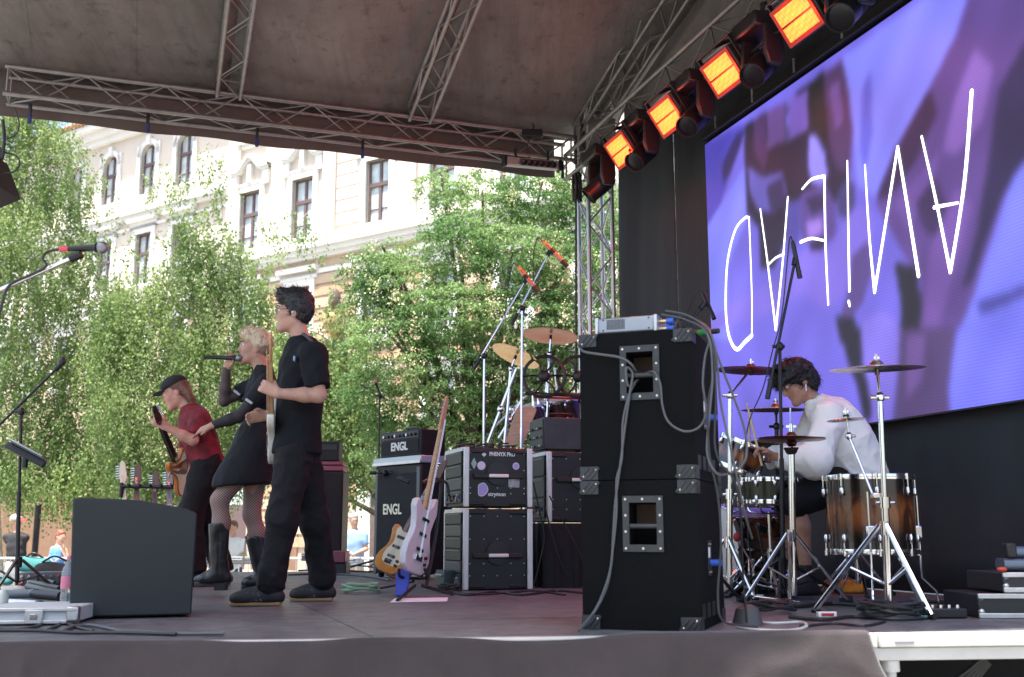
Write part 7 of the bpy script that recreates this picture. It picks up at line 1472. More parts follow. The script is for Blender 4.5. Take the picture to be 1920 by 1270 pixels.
for sd in 'LR':
    S = SDF([J['sh' + sd], J['el' + sd], J['wr' + sd]], .006, .07); S.cap(J['sh' + sd], J['el' + sd], .047, .037, .02); S.cap(J['el' + sd], J['el' + sd].lerp(J['wr' + sd], .35), .037, .038, .02); S.cap(J['el' + sd].lerp(J['wr' + sd], .35), J['wr' + sd], .038, .0265, .02, flat=True); T.mesh('sheer_sleeve', S.mesh('sheer_sleeve'), m_sheer if sd == 'R' else M('black_sleeve', (.02, .017, .017), .7), wld=True)
    k, a = J['kn' + sd], J['an' + sd]; S = SDF([J['hip' + sd], k, a], .007, .12); bk = V((1, 0, 0)); S.cap(J['hip' + sd].lerp(k, .15), k, .084, .0570, .04); S.cap(k, k.lerp(a, .32) + bk * .014, .0560, .0560, .03); S.cap(k.lerp(a, .32) + bk * .014, k.lerp(a, .6) + bk * .008, .0560, .048, .03); T.mesh('fishnet_stocking', S.mesh('fishnet_stocking'), m_net, wld=True)
    bt = k.lerp(a, .33 if sd == 'L' else .36); S = SDF([bt, a, J['toe' + sd], a - EZ * .12], .007, .09); S.cap(a, bt, .052, .070, .03, flat=True); fl = a.z - .105; shoe(S, a, J['toe' + sd], fl + .03, 1.0, .06); S.noise(.002, 60, 4); bo_ = T.mesh('boot', S.mesh('boot'), M('black_leather', (.010, .010, .011), .32, var=.3, scale=14, bump=.2, bscale=60), wld=True)
    sole(T, a, J['toe' + sd], fl + .012, blk, 1.04, .03, bo_); d = (J['toe' + sd] - a); d.z = 0; d.normalize(); T.part('heel', MB().box(V((a.x, a.y, fl + .004)) - d * .02, (.075, .07, .035)), blk, .004, wld=True, parent=bo_)
    T.part('boot_lacing', MB().tube([bt + d * .066, a.lerp(bt, .5) + d * .06, a + d * .058 + EZ * .02], .006, n=5), M('lace_grey', (.04, .04, .04), .6), wld=True, parent=bo_)
S = SDF([J['hd']], .006, .2); f, u, r, R = hair_cap(S, hp, .97, J); S.ell(hp(.03, .03, .10), [.070, .075, .048], R, .03); S.noise(.005, 75, 14); S.ell(hp(0, .110, -.035), [.08, .078, .102], R, .01, True); S.cut(hp(0, -.03, .0), -u - f * .25); T.part('undercut', MB().ell(hp(0, -.028, .02), (.079, .089, .082), Matrix((r, f, u)).transposed(), 18, 12), M('cropped_hair', (.30, .20, .13), .7, var=.2, scale=80, bump=.4, bscale=300), wld=True, parent=bo); T.mesh('hair', S.mesh('hair'), M('blonde_hair', (.60, .49, .33), .5, var=.35, scale=60, bump=.8, bscale=140, stretch=(1, 1, .3)), wld=True, parent=bo); strands(T, [c for c in bo.children if c.name.startswith('hair')][0], 1300, .036, (-.3, 0, .1), MATS['blonde_hair'], bo, 4)
T = Thing('microphone', 'black handheld microphone at the singer mouth', 'microphone', ay(384, 670, Ys - .06)); mic(T, ay(455, 672, Ys - .05), ay(382, 670, Ys - .08), m_grl, blkmetal, .017, 'ball')

# ---------------------------------------------------------------- bass player
Yb = 8.45
J = Jp(Yb, hd=(330, 738, 0), neck=(356, 766, 0), pel=(390, 872, 0), shL=(376, 786, -.16), elL=(362, 826, -.30), wrL=(310, 800, -.34), shR=(356, 784, .17), elR=(350, 850, .24), wrR=(345, 884, .05),
       hipL=(382, 885, -.09), knL=(356, 968, -.12), anL=(366, 1070, -.14), toeL=(330, 1090, -.2), hipR=(396, 885, .09), knR=(393, 975, .10), anR=(418, 1062, .16), toeR=(378, 1084, .14))
J['hf'] = V((-.92, -.22, -.42)); J['hu'] = V((-.40, 0, .92))
for sd in 'LR': J['an' + sd].z = STZ + .10; J['toe' + sd].z = STZ + .045
T = Thing('person', 'bass player in a red T-shirt and black cap bending over the bass', 'person', V((J['pel'].x, Yb, STZ)), group='people on stage')
S = SDF(pts(J) + [J['hd'] + EZ * .12, J['hd'] - V((.15, 0, .1)), J['wrL'] - V((.15, 0, -.1)), J['wrR'] - V((.15, 0, 0))], .0085); body(S, J, .95, 1.0); hp = head(S, J['hd'], J['hf'], J['hu'], 1.)
hand(S, J['wrL'], (-.8, -.1, .5), (-.2, .8, 0), (.3, 0, .8), (1.1, 1.1, 1.2, 1.2), 1., thumb=.8); hand(S, J['wrR'], (-.6, -.5, .0), (-.3, -.6, -.7), (0, -.4, .9), (.7, .8, .9, 1.), 1., thumb=.5)
bo = T.mesh('body', S.mesh('body'), skin('skin_bassist', (.50, .25, .185)), wld=True); eyes(T, hp, 1., bo)
m_redt = M('red_shirt', (.155, .010, .018), .85, var=.55, scale=16, bump=.2, bscale=200)
S = SDF([J['neck'] + EZ * .05, J['pel'] - EZ * .1, J['shL'], J['shR'], J['elL'], J['elR']], .009, .15); cr = (J['shL'] - J['shR']).normalized(); up = (J['neck'] - J['pel']).normalized()
for t, rw, rd in ((0, .140, .120), (.25, .145, .125), (.52, .155, .126), (.76, .155, .112)): p = J['pel'].lerp(J['neck'], t); a = cr * (rw - .105); S.cap(p - a, p + a, rd, rd, .06)
S.cap(J['neck'] - up * .05, J['neck'] + up * .01, .09, .068, .04, flat=True)
for sd in 'LR': S.cap(J['neck'] - up * .06, J['sh' + sd], .07, .070, .05); S.cap(J['sh' + sd], J['sh' + sd].lerp(J['el' + sd], .85), .070, .072, .04, flat=True)
S.folds(.008, .13, 21, (1, 1, .9), .7); S.cut(J['pel'] - up * .02, -up); T.mesh('shirt', S.mesh('shirt'), m_redt, wld=True)
S = SDF([J['pel'] + EZ * .1, J['hipL'], J['hipR'], J['knL'], J['knR'], J['anL'], J['anR']], .009, .14); S.cap(J['pel'] - cr * .04 + EZ * .02, J['pel'] + cr * .04 + EZ * .02, .112, .112, .05)
for sd in 'LR': S.cap(J['pel'].lerp(J['hip' + sd], .8), J['kn' + sd], .112, .095, .05); S.cap(J['kn' + sd], J['an' + sd], .095, .082, .05, flat=True)
S.folds(.009, .13, 25, (1, 1, 1.2), .3); T.mesh('trousers', S.mesh('trousers'), m_trs, wld=True)
for sd in 'LR': S = SDF([J['an' + sd] + EZ * .1, J['toe' + sd], V((J['an' + sd].x + .1, J['an' + sd].y, STZ)), V((J['toe' + sd].x, J['toe' + sd].y, STZ))], .008, .06); shoe(S, J['an' + sd], J['toe' + sd], STZ + .014, 1.0, .04); so_ = T.mesh('shoe', S.mesh('shoe'), m_shoe, wld=True); sole(T, J['an' + sd], J['toe' + sd], STZ + .003, blk, 1.03, .018, so_)
S = SDF([J['hd'], J['neck'] + V((.15, 0, -.1))], .007, .16); f, u, r, R = hair_cap(S, hp, .97, J); S.ell(hp(0, .11, -.03), [.08, .085, .10], R, .01, True)
for q in np.linspace(-.06, .06, 5): S.cap(hp(q, -.07, .0), hp(q, -.09, -.09), .03, .026, .03); S.cap(hp(q, -.09, -.09), J['neck'] + V((.04, q * .9, -.01)), .020, .010, .03)
S.noise(.004, 80, 31); T.mesh('hair', S.mesh('hair'), M('reddish_hair', (.13, .06, .035), .5, var=.4, scale=50, bump=.8, bscale=130, stretch=(1, 1, .3)), wld=True, parent=bo)
strands(T, [c for c in bo.children if c.name.startswith('hair')][0], 700, .035, (.2, 0, -.7), MATS['reddish_hair'], bo, 5)
m_cap = M('black_cap', (.009, .009, .010), .8, bump=.2, bscale=200); S = SDF([J['hd']], .006, .26); S.ell(hp(0, -.012, .075), [.088, .108, .072], R, .01); S.cut(hp(0, 0, .050), -u); cp = T.mesh('cap', S.mesh('cap'), m_cap, wld=True, parent=bo)
br = MB(); n = 12; top_ = [hp(.080 * math.cos(PI * k / n), .075 + .095 * math.sin(PI * k / n), .058 - .010 * math.cos(PI * k / n) ** 2) for k in range(n + 1)]; br.add(top_ + [p - u * .006 for p in top_], [tuple(range(n + 1)), tuple(reversed(range(n + 1, 2 * n + 2)))] + [(k, k + n + 1, k + n + 2, k + 1) for k in range(n)]); T.part('cap_brim', br, m_cap, wld=True, parent=bo)
star = [((.024 if k % 2 == 0 else .011) * math.sin(2 * PI * k / 10), (.024 if k % 2 == 0 else .011) * math.cos(2 * PI * k / 10)) for k in range(10)]; T.part('cap_patch', MB().prism(star, hp(.035, .086, .088), (r * .9 - f * .35).normalized(), (u * .8 - f * .5).normalized(), .006), M('cap_white', (.55, .56, .58), .6), wld=True, parent=bo)
T.part('strap', MB().tube([J['shR'] + V((-.08, .05, -.12)), J['neck'] + V((.0, .04, .01)), J['shL'] + V((.02, .06, .065)), J['shL'] + V((.1, .08, -.12)), J['pel'] + V((.05, .1, .1))], .016, n=6), M('red_strap', (.12, .03, .03), .7), wld=True)
guitar('bass_guitar', 'dark necked bass played by the bass player in red', ay(352, 915, Yb + .30), ay(287, 760, Yb - .52), (-.80, -.35, .5), m_org, m_dk, pick=m_tort, sc=.8, group='guitars on stage')

# ---------------------------------------------------------------- drummer
Yd_ = 6.95
J = Jp(Yd_, hd=(1495, 718, 0), neck=(1530, 752, 0), pel=(1604, 892, .0), shL=(1556, 780, -.20), elL=(1528, 868, -.30), wrL=(1450, 856, -.24), shR=(1540, 772, .20), elR=(1500, 850, .30), wrR=(1432, 862, .20),
       hipL=(1580, 905, -.1), knL=(1494, 940, -.20), anL=(1512, 1078, -.18), toeL=(1460, 1105, -.2), hipR=(1585, 905, .1), knR=(1482, 935, .22), anR=(1462, 1060, .2), toeR=(1410, 1080, .2))
J['hf'] = V((-.86, -.10, -.50)); J['hu'] = V((-.48, 0, .86))
for sd in 'LR': J['an' + sd].z = STZ + .10; J['toe' + sd].z = STZ + .045
T = Thing('person', 'dark haired drummer in a white long sleeve shirt bending over the drums', 'person', V((J['pel'].x, Yd_, STZ)), group='people on stage')
S = SDF(pts(J) + [J['hd'] + EZ * .12, J['hd'] - V((.15, 0, .1)), J['wrL'] - V((.16, 0, 0)), J['wrR'] - V((.16, 0, 0))], .0075); body(S, J, .95, 1.0); hp = head(S, J['hd'], J['hf'], J['hu'], 1.09)
hand(S, J['wrL'], (-.85, 0, .45), (.2, -.2, -.9), (0, -.6, .6), (1.2, 1.2, 1.2, 1.2), 1., thumb=.7); hand(S, J['wrR'], (-.9, 0, .2), (.1, .1, -.95), (0, -.6, .6), (1.2, 1.2, 1.2, 1.2), 1., thumb=.7)
bo = T.mesh('body', S.mesh('body'), skin('skin_drummer', (.36, .19, .13)), wld=True); eyes(T, hp, 1.06, bo)
m_wsh = M('white_shirt', (.76, .75, .72), .85, var=.04, scale=8, bump=.15, bscale=260)
S = SDF([J['neck'] + EZ * .05, J['pel'] - EZ * .08, J['shL'], J['shR'], J['elL'], J['elR'], J['wrL'], J['wrR'], J['pel'] + V((.25, 0, 0))], .008, .14); cr = (J['shL'] - J['shR']).normalized(); up = (J['neck'] - J['pel']).normalized(); bkd = V((up.z, 0, -up.x)) * 1.
for t, rw, rd, of in ((-.08, .175, .158, .025), (.20, .178, .160, .045), (.48, .178, .155, .06), (.74, .180, .132, .045)): p = J['pel'].lerp(J['neck'], t) + bkd * of; a = cr * (rw - .115); S.cap(p - a, p + a, rd, rd, .07)
S.cap(J['neck'] - up * .06, J['neck'] + up * .012, .092, .066, .04, flat=True)
for sd in 'LR': S.cap(J['neck'] - up * .06, J['sh' + sd], .075, .080, .05); S.cap(J['sh' + sd], J['el' + sd], .090, .090, .05); S.cap(J['el' + sd], J['el' + sd].lerp(J['wr' + sd], .84), .090, .068, .04, flat=True)
S.folds(.0125, .15, 41, (1, 1, .8), -.6); T.mesh('shirt', S.mesh('shirt'), m_wsh, wld=True)
S = SDF([J['pel'] + EZ * .1, J['hipL'], J['hipR'], J['knL'], J['knR'], J['pel'] + V((.1, 0, 0))], .009, .14); S.cap(J['pel'] - cr * .05, J['pel'] + cr * .05, .125, .125, .05)
for sd in 'LR': S.cap(J['pel'].lerp(J['hip' + sd], .7), J['kn' + sd] + (J['kn' + sd] - J['hip' + sd]) * .05, .115, .095, .05)
S.folds(.009, .12, 43); T.mesh('shorts', S.mesh('shorts'), m_trs, wld=True)
for sd in 'LR':
    fz = STZ + .02; S = SDF([J['an' + sd] + EZ * .16, J['toe' + sd], V((J['an' + sd].x + .1, J['an' + sd].y, STZ)), V((J['toe' + sd].x, J['toe' + sd].y, STZ))], .008, .06); S.cap(J['an' + sd], J['an' + sd].lerp(J['kn' + sd], .22), .040, .045, .02, flat=True); shoe(S, J['an' + sd], J['toe' + sd], fz, 1.0, .05); T.mesh('shoe', S.mesh('shoe'), m_shoe, wld=True)
S = SDF([J['hd']], .006, .2); f, u, r, R = hair_cap(S, hp, 1.24, J); S.ell(hp(0, .052, .080), [.094, .080, .070], R, .03); S.ell(hp(0, -.075, -.02), [.075, .055, .075], R, .03)
for q in np.clip(np.random.default_rng(6).normal(0, .8, (60, 3)), -1.2, 1.2):
    an_ = q[0] * 1.2; p = hp(.08 * math.sin(an_), -.03 + .06 * q[1] * .5, .06 + .05 * abs(math.cos(an_)) ); S.cap(p, p + (-u * .03 + f * .03 * q[1] + r * .03 * math.sin(an_) + EZ * .01 * q[2]), .012, .003, .012)
for q in np.linspace(-.06, .06, 7): S.cap(hp(q, .085, .075), hp(q * 1.1, .112, .025), .016, .006, .012)
S.noise(.005, 85, 47); S.ell(hp(0, .118, -.066), [.08, .070, .085], R, .01, True); S.cut(hp(0, -.07, -.095), -u); T.mesh('hair', S.mesh('hair'), m_hairb, wld=True, parent=bo)
strands(T, [c for c in bo.children if c.name.startswith('hair')][0], 2600, .045, (-.45, 0, -.35), m_hairb, bo, 6, wild=.18); T.part('necklace', MB().torus(J['neck'] + up * .02, up, .066, .004, 24, 5), chrome, wld=True, parent=bo); T.part('earring', MB().cyl(hp(-.086, -.006, -.03), hp(-.086, -.006, -.03) - EZ * .045, .003, n=6), chrome, wld=True, parent=bo)
for sd, tip, lb in (('L', (1388, 706, -.2), 'drumstick raised in the drummer near hand'), ('R', (1405, 800, .3), 'drumstick in the drummer far hand')):
    a, b = J['wr' + sd] + V((-.09, 0, .02)), ay(tip[0], tip[1], Yd_ + tip[2]); d = (b - a).normalized(); tag(link('drumstick', MB().lathe([(0, -.08), (.0075, -.08), (.0075, .25), (.004, .31), (.006, .325), (0, .332)], a, d, 10).mesh('drumstick'), M('stick_wood', (.55, .40, .24), .5)), lb, 'drumstick', 'drumsticks')

# ---------------------------------------------------------------- bystanders behind the barrier
def bystander(label, Y, J, shirt, legs, skinc, hairc, short=False, sleeveless=False, hat=None, belt=False, group='people beyond the barrier'):
    J = Jp(Y, **{k: v for k, v in J.items() if k not in ('hf', 'hu')}) | {k: V(v) for k, v in J.items() if k in ('hf', 'hu')}
    T = Thing('person', label, 'person', V((J['pel'].x, J['pel'].y, 0)), group=group)
    S = SDF(pts(J) + [J['hd'] + EZ * .12], .014, .1); body(S, J, .95, 1.0); hp = head(S, J['hd'], J['hf'], J['hu'], 1.)
    for sd in 'LR': d = (J['wr' + sd] - J['el' + sd]).normalized(); hand(S, J['wr' + sd], d, (0, -.5, -.8), (0, 0, 1), (.7, .7, .7, .7), 1.05)
    bo = T.mesh('body', S.mesh('body'), skinc, wld=True); cr = (J['shL'] - J['shR']).normalized(); up = (J['neck'] - J['pel']).normalized()
    S = SDF([J['neck'], J['pel'], J['shL'], J['shR'], J['elL'], J['elR']], .014, .16)
    for t, rw, rd in ((.0, .150, .125), (.3, .155, .130), (.55, .160, .128), (.78, .155, .108)): p = J['pel'].lerp(J['neck'], t); a = cr * (rw - .10); S.cap(p - a, p + a, rd, rd, .06)
    if not sleeveless:
        for sd in 'LR': S.cap(J['neck'] - up * .05, J['sh' + sd], .065, .068, .05); S.cap(J['sh' + sd], J['sh' + sd].lerp(J['el' + sd], .7), .066, .066, .03, flat=True)
    S.noise(.005, 26, 5); T.mesh('shirt', S.mesh('shirt'), shirt, wld=True)
    S = SDF([J['pel'], J['hipL'], J['hipR'], J['knL'], J['knR'], J['anL'], J['anR']], .014, .16); S.cap(J['pel'] - cr * .05, J['pel'] + cr * .05, .122, .122, .05)
    for sd in 'LR':
        S.cap(J['pel'].lerp(J['hip' + sd], .8), J['kn' + sd] if not short else J['hip' + sd].lerp(J['kn' + sd], .5), .105, .085, .05, flat=short)
        if not short: S.cap(J['kn' + sd], J['an' + sd], .085, .07, .04, flat=True)
    T.mesh('shorts' if short else 'trousers', S.mesh('trousers'), legs, wld=True)
    for sd in 'LR': S = SDF([J['an' + sd] + EZ * .1, J['toe' + sd], J['an' + sd] - EZ * .1], .012, .08); shoe(S, J['an' + sd], J['toe' + sd], J['an' + sd].z - .085, 1.0); T.mesh('shoe', S.mesh('shoe'), M('pale_shoe', (.4, .4, .4), .7), wld=True)
    S = SDF([J['hd']], .010, .2); f, u, r, R = hair_cap(S, hp, .97, J); S.noise(.004, 60, 9); S.ell(hp(0, .115, -.045), [.085, .085, .11], R, .01, True); T.mesh('hair', S.mesh('hair'), hairc, wld=True, parent=bo)
    if hat: S = SDF([J['hd']], .010, .22); S.ell(hp(0, -.008, .075), [.092, .112, .072], R, .01); S.cut(hp(0, 0, .05), -u); T.mesh('cap', S.mesh('cap'), hat, wld=True, parent=bo); T.part('cap_brim', MB().box(hp(0, .135, .055), (.13, .11, .012), Matrix((r, f, u)).transposed()), M('red_brim', (.6, .04, .05), .7), .005, wld=True, parent=bo)
    if belt: T.part('belt', MB().lathe([(.152, -.02), (.158, 0), (.152, .02)], J['pel'] + EZ * .02, up, 24), m_brown, wld=True)
    return T
sk2 = skin('skin_by', (.48, .28, .20)); greyh = M('grey_hair', (.38, .36, .34), .7, var=.2, scale=40); brh = M('brown_hair', (.12, .06, .035), .6, var=.3, scale=40)
YP = 19.0
def stand(x, hy, fx_=-1, arms=None, Y=YP):
    g = lambda z: project((ay(x, 1000, Y).x, Y, z))[1]; A = arms or {}
    B = dict(hd=(x, hy + 13, 0), neck=(x + 2, hy + 33, 0), pel=(x, hy + 92, 0), shL=(x + 18, hy + 42, -.02), shR=(x - 18, hy + 42, .02), elL=(x + 23, hy + 68, -.05), elR=(x - 23, hy + 68, -.05), wrL=(x + 4, hy + 76, -.22), wrR=(x - 6, hy + 76, -.22),
             hipL=(x + 9, hy + 98, 0), hipR=(x - 9, hy + 98, 0), knL=(x + 11, hy + 143, -.02), knR=(x - 11, hy + 143, -.02), anL=(x + 11, g(.09), 0), anR=(x - 11, g(.09), 0), toeL=(x + 14, g(.03), -.2), toeR=(x - 14, g(.03), -.2), hf=(.35 * fx_, -.9, -.3), hu=(0, -.2, 1)); B.update(A); return B
bystander('older man in a light blue polo shirt and beige trousers behind the barrier', YP, stand(664, 962, 1), M('blue_polo', (.22, .36, .55), .85, var=.06, scale=6), M('beige_trousers', (.42, .36, .27), .85, var=.06, scale=6), sk2, greyh, belt=True)
bystander('person in a white and red cap, black top and white shorts at the left edge', 20.5, stand(30, 966, 1, dict(hf=(.9, -.2, -.1), elL=(40, 1020, .1), wrL=(42, 1040, .1), elR=(18, 1020, 0), wrR=(20, 1040, -.05)), 20.5), M('black_top', (.02, .02, .022), .8), M('white_shorts', (.62, .63, .66), .8), sk2, M('fair_hair', (.4, .3, .16), .6), short=True, hat=M('white_cap', (.62, .6, .62), .7))
T = bystander('person in a white shirt seen between the singer legs', 22, stand(437, 975, -1, None, 22), M('white_tee', (.66, .67, .68), .85), M('dark_jeans', (.05, .06, .09), .85), sk2, brh)
# seated person with a chair, and a dark upright pillar beside
Yc_ = 20.0
sx = 117
bystander('reddish haired person sitting behind the barrier at the left, hand at the chin', Yc_, dict(hd=(114, 1008, 0), neck=(110, 1024, 0), pel=(105, 1072, 0), shL=(120, 1032, -.1), shR=(100, 1030, .1), elL=(128, 1052, -.25), elR=(112, 1055, .1), wrL=(120, 1032, -.28), wrR=(132, 1058, -.1), hipL=(112, 1074, -.1), hipR=(108, 1074, .1), knL=(142, 1076, -.15), knR=(142, 1076, .12), anL=(140, 1122, -.15), anR=(146, 1122, .15), toeL=(160, 1130, -.15), toeR=(164, 1130, .15), hf=(.85, -.4, -.25), hu=(.25, 0, 1)), M('blue_print_top', (.10, .25, .55), .85, var=.5, scale=20), M('blue_jeans', (.06, .09, .18), .85), sk2, M('red_hair', (.22, .07, .04), .6), short=True, sleeveless=True)
pc2 = ay(104, 1085, Yc_); T = Thing('chair', 'dark folding chair under the person sitting behind the barrier', 'chair', V((pc2.x, Yc_, 0)))
T.part('seat', MB().box((0.02, 0, .52), (.42, .42, .03)), blkmat, .01); T.part('backrest', MB().box((-.22, 0, .82), (.03, .42, .4)), blkmat, .01)
for a in (-.18, .2):
    for b_ in (-.18, .18): T.part('leg', MB().cyl((a, b_, 0), (a * .9, b_, .51), .012, n=6), blkmetal)
pp = ay(68, 1000, 21); T = Thing('dark_bollard', 'dark upright post beyond the barrier at the left', 'post', V((pp.x, 21, 0))); hb = ay(68, 948, 21).z
T.part('shaft', MB().cyl((0, 0, .04), (0, 0, hb), .06, n=14), blkmetal); T.part('base', MB().cyl((0, 0, 0), (0, 0, .05), .14, n=16), blkmetal); T.part('cap', MB().ell((0, 0, hb), (.065, .065, .03)), blkmetal)
# ================================================================== small things on the floor
def floorpts(P, z=.008): return [az(x, y) + EZ * z for x, y in P]
# lower left corner
c0 = az(-40, 1174); c1 = az(143, 1172); d = (c1 - c0).normalized(); Rl = Matrix((d, V((-d.y, d.x, 0)), EZ)).transposed(); L = (c1 - c0).length
T = Thing('flight_case', 'low silver edged case lying at the lower left corner', 'case', c0, R=Rl); hc_ = .075
m_pal = M('pale_laminate', (.50, .52, .52), .45, var=.08, scale=6)
T.part('shell', MB().box((L / 2, .22, hc_ / 2 + .006), (L - .01, .42, hc_ - .01)), m_pal, .005)
for z in (.014, hc_ - .008): T.part('edge_strip', MB().box((L / 2, .004, z), (L, .022, .016)), alu, .003)
T.part('corner_cap', MB().box((L - .02, .02, hc_ / 2 + .004), (.05, .05, hc_)), alu, .006); T.part('rubber_foot', MB().box((L - .01, -.004, .012), (.06, .03, .022)), blk, .004)
la = T.part('latch', MB().box((L * .56, -.006, hc_ * .5), (.075, .012, hc_ * .8)), alu, .003); T.part('latch_wing', MB().box((L * .56, -.014, hc_ * .5), (.03, .008, .024)), M('latch_steel', (.35, .35, .34), .3, 1.), .003, parent=la)
b = az(124, 1132); T = Thing('water_bottle', 'clear plastic water bottle with pink label beside the monitor', 'bottle', b)
m_pet = M('clear_plastic', (.75, .85, .9), .08, trans=.85); m_pink = M('pink_label', (.72, .22, .32), .5)
T.part('bottle', MB().lathe([(0, .0), (.034, 0), (.037, .01), (.036, .05), (.034, .06), (.037, .07), (.037, .17), (.030, .20), (.014, .235), (.014, .25), (0, .252)], n=20), m_pet); T.part('label', MB().lathe([(.0375, .085), (.0378, .09), (.0378, .15), (.0375, .155)], n=20), m_pink); T.part('cap', MB().lathe([(0, .272), (.014, .272), (.0155, .268), (.0155, .25), (0, .249)], n=14), m_pink)
b = az(2, 1150); T = Thing('small_bottle', 'small bottle with a yellow base at the lower left edge', 'bottle', b); T.part('bottle', MB().lathe([(0, 0), (.028, 0), (.03, .02), (.03, .09), (.012, .115), (0, .117)], n=16), M('milky', (.6, .62, .55), .4)); T.part('yellow_band', MB().lathe([(.031, .004), (.031, .03)], n=16), M('yellow_lab', (.6, .5, .05), .5))
for k, (a, b_, r, m_, lb) in enumerate((((36, 1088), (118, 1112), .020, m_stk, 'upper folded black stand lying left of the monitor'), ((52, 1106), (122, 1124), .024, m_stk, 'lower folded black stand lying left of the monitor'), ((10, 1122), (62, 1121), .026, M('bluegrey_tube', (.16, .20, .23), .4), 'blue grey tube lying in front of the left microphone stand'), ((62, 1122), (110, 1126), .026, blk, 'short black tube lying left of the water bottle'), ((18, 1140), (70, 1144), .024, M('white_tube', (.62, .66, .7), .35), 'white tube lying behind the silver edged case'))):
    p, q = az(*a) + EZ * r, az(*b_) + EZ * r; T = Thing('folded_stand' if k < 2 else 'short_tube', lb, 'stand' if k < 2 else 'tube', p - EZ * r); T.part('tube', MB().cyl(p, q, r, n=14), m_, wld=True); dd = (q - p).normalized(); T.part('end_cap', MB().cyl(q, q + dd * .03, r * 1.12, n=14), M('blue_cap', (.08, .2, .42), .4) if k < 2 else blk, wld=True)
    if k < 2: T.part('folded_leg', MB().cyl(p + EZ * .03 + V((0, .03, 0)), q.lerp(p, .2) + EZ * .03 + V((0, .03, 0)), r * .6, n=10), m_, wld=True)
p = az(40, 1100); T = Thing('stage_box', 'dark stage box with rows of plugs left of the monitor', 'stage box', az(45, 1098), R=SR)
T.part('box', MB().box((.16, .12, .05), (.42, .2, .10)), M('box_grey', (.08, .085, .10), .45), .006)
for k in range(8):
    for j in range(2): o = T.part('plug', MB().cyl((-.02 + .052 * k, .02, .03 + .04 * j), (-.02 + .052 * k, -.035, .03 + .04 * j), .010, n=8), chrome if (k + j) % 3 else M('red_plug', (.5, .05, .05), .4)); T.part('plug_lead', MB().tube([(-.02 + .052 * k, -.035, .03 + .04 * j), (-.02 + .052 * k + .01, -.07, .02), (-.03 + .052 * k, -.12, .008)], .005, n=5), rubber if (k + j) % 4 else M('red_lead', (.35, .02, .02), .5), parent=o)
def bag(label, c, w, d, h, mat, seed): 
    S = SDF([c - V((w, d, 0)), c + V((w, d, h * 1.3))], .014, .05); S.cap(c + V((-w * .35, 0, h * .42)), c + V((w * .35, 0, h * .42)), h * .42, h * .40, .05); S.cap(c + V((-w * .3, -d * .2, h * .2)), c + V((w * .35, -d * .2, h * .2)), h * .3, h * .3, .05); S.noise(.012, 22, seed); S.cut(c + EZ * .002, (0, 0, -1)); T = Thing('bag', label, 'bag', c); T.mesh('bag_body', S.mesh('bag'), mat, wld=True); T.part('bag_strap', MB().tube([c + V((-w * .3, -.02, h * .8)), c + V((0, -.05, h * 1.15)), c + V((w * .3, -.02, h * .8))], .010, n=6), blk, wld=True)
bag('teal bag lying on the stage behind the left microphone stand', az(64, 1072), .34, .2, .17, M('teal_cloth', (.02, .15, .15), .8), 3); bag('black bag lying beside the teal bag', az(104, 1080), .42, .2, .16, blkmat, 4); bag('teal pouch cut by the left picture edge', az(0, 1098), .2, .15, .1, M('teal_cloth', (.02, .15, .15), .8), 5)
bag('yellow and black bag lying under the floor tom', az(1582, 1112), .26, .16, .11, M('amber_cloth', (.50, .22, .02), .8, var=.5, scale=7), 6)
# cables on the deck
FG = 'cables lying on the stage floor'
for k, (P, r, m_, lb) in enumerate((
    ([(-20, 1186), (60, 1186), (140, 1190), (220, 1190), (330, 1193)], .008, rubber, 'black cable along the near stage edge at the lower left'),
    ([(0, 1180), (30, 1183), (60, 1180), (80, 1172)], .007, rubber, 'short black cable in front of the silver edged case'),
    ([(90, 1184), (108, 1176), (118, 1169), (140, 1178), (175, 1186)], .007, rubber, 'bent black cable right of the silver edged case'),
    ([(120, 1186), (140, 1178), (170, 1176), (200, 1181), (230, 1187), (270, 1188), (330, 1192), (420, 1192)], .008, greycable, 'thick grey cable along the near stage edge left of centre'),
    ([(1360, 1172), (1400, 1168), (1450, 1172), (1500, 1170), (1512, 1178), (1480, 1186), (1420, 1184), (1380, 1178)], .007, whitecable, 'pale cable loop on the floor right of the bass stack'),
    ([(1480, 1160), (1540, 1166), (1600, 1160), (1680, 1165), (1760, 1160), (1830, 1150)], .009, rubber, 'black cable winding past the cymbal stand feet'),
    ([(1400, 1135), (1480, 1142), (1560, 1136), (1640, 1140), (1740, 1132), (1850, 1140), (1940, 1148)], .012, rubber, 'thick black cable along the back wall behind the floor tom'),
    ([(1500, 1178), (1560, 1172), (1620, 1176), (1660, 1168)], .006, rubber, 'thin black cable in front of the cymbal stand'),
    ([(560, 1072), (620, 1070), (690, 1074), (760, 1070), (840, 1076)], .010, rubber, 'far black cable running towards the guitar amplifiers'),
    ([(540, 1080), (610, 1078), (680, 1082), (730, 1090)], .010, greycable, 'grey cable running behind the guitarist feet'),
    ([(600, 1064), (660, 1062), (720, 1066)], .012, greycable, 'farthest grey cable near the barrier side of the stage'),
    ([(840, 1112), (880, 1118), (930, 1112), (980, 1118), (1040, 1110), (1092, 1114)], .008, rubber, 'black cable in front of the rack cases'),
    ([(820, 1104), (860, 1114), (920, 1116), (1000, 1110), (1060, 1118)], .007, rubber, 'second black cable winding in front of the rack cases'),
    ([(1060, 1080), (1072, 1068), (1084, 1074), (1086, 1092), (1070, 1100), (1060, 1088)], .006, greycable, 'small cable loop left of the bass stack'))):
    tag(link('floor_cable', MB().tube(floorpts(P, r), r, n=6).mesh('floor_cable'), m_), lb, 'cable', FG)
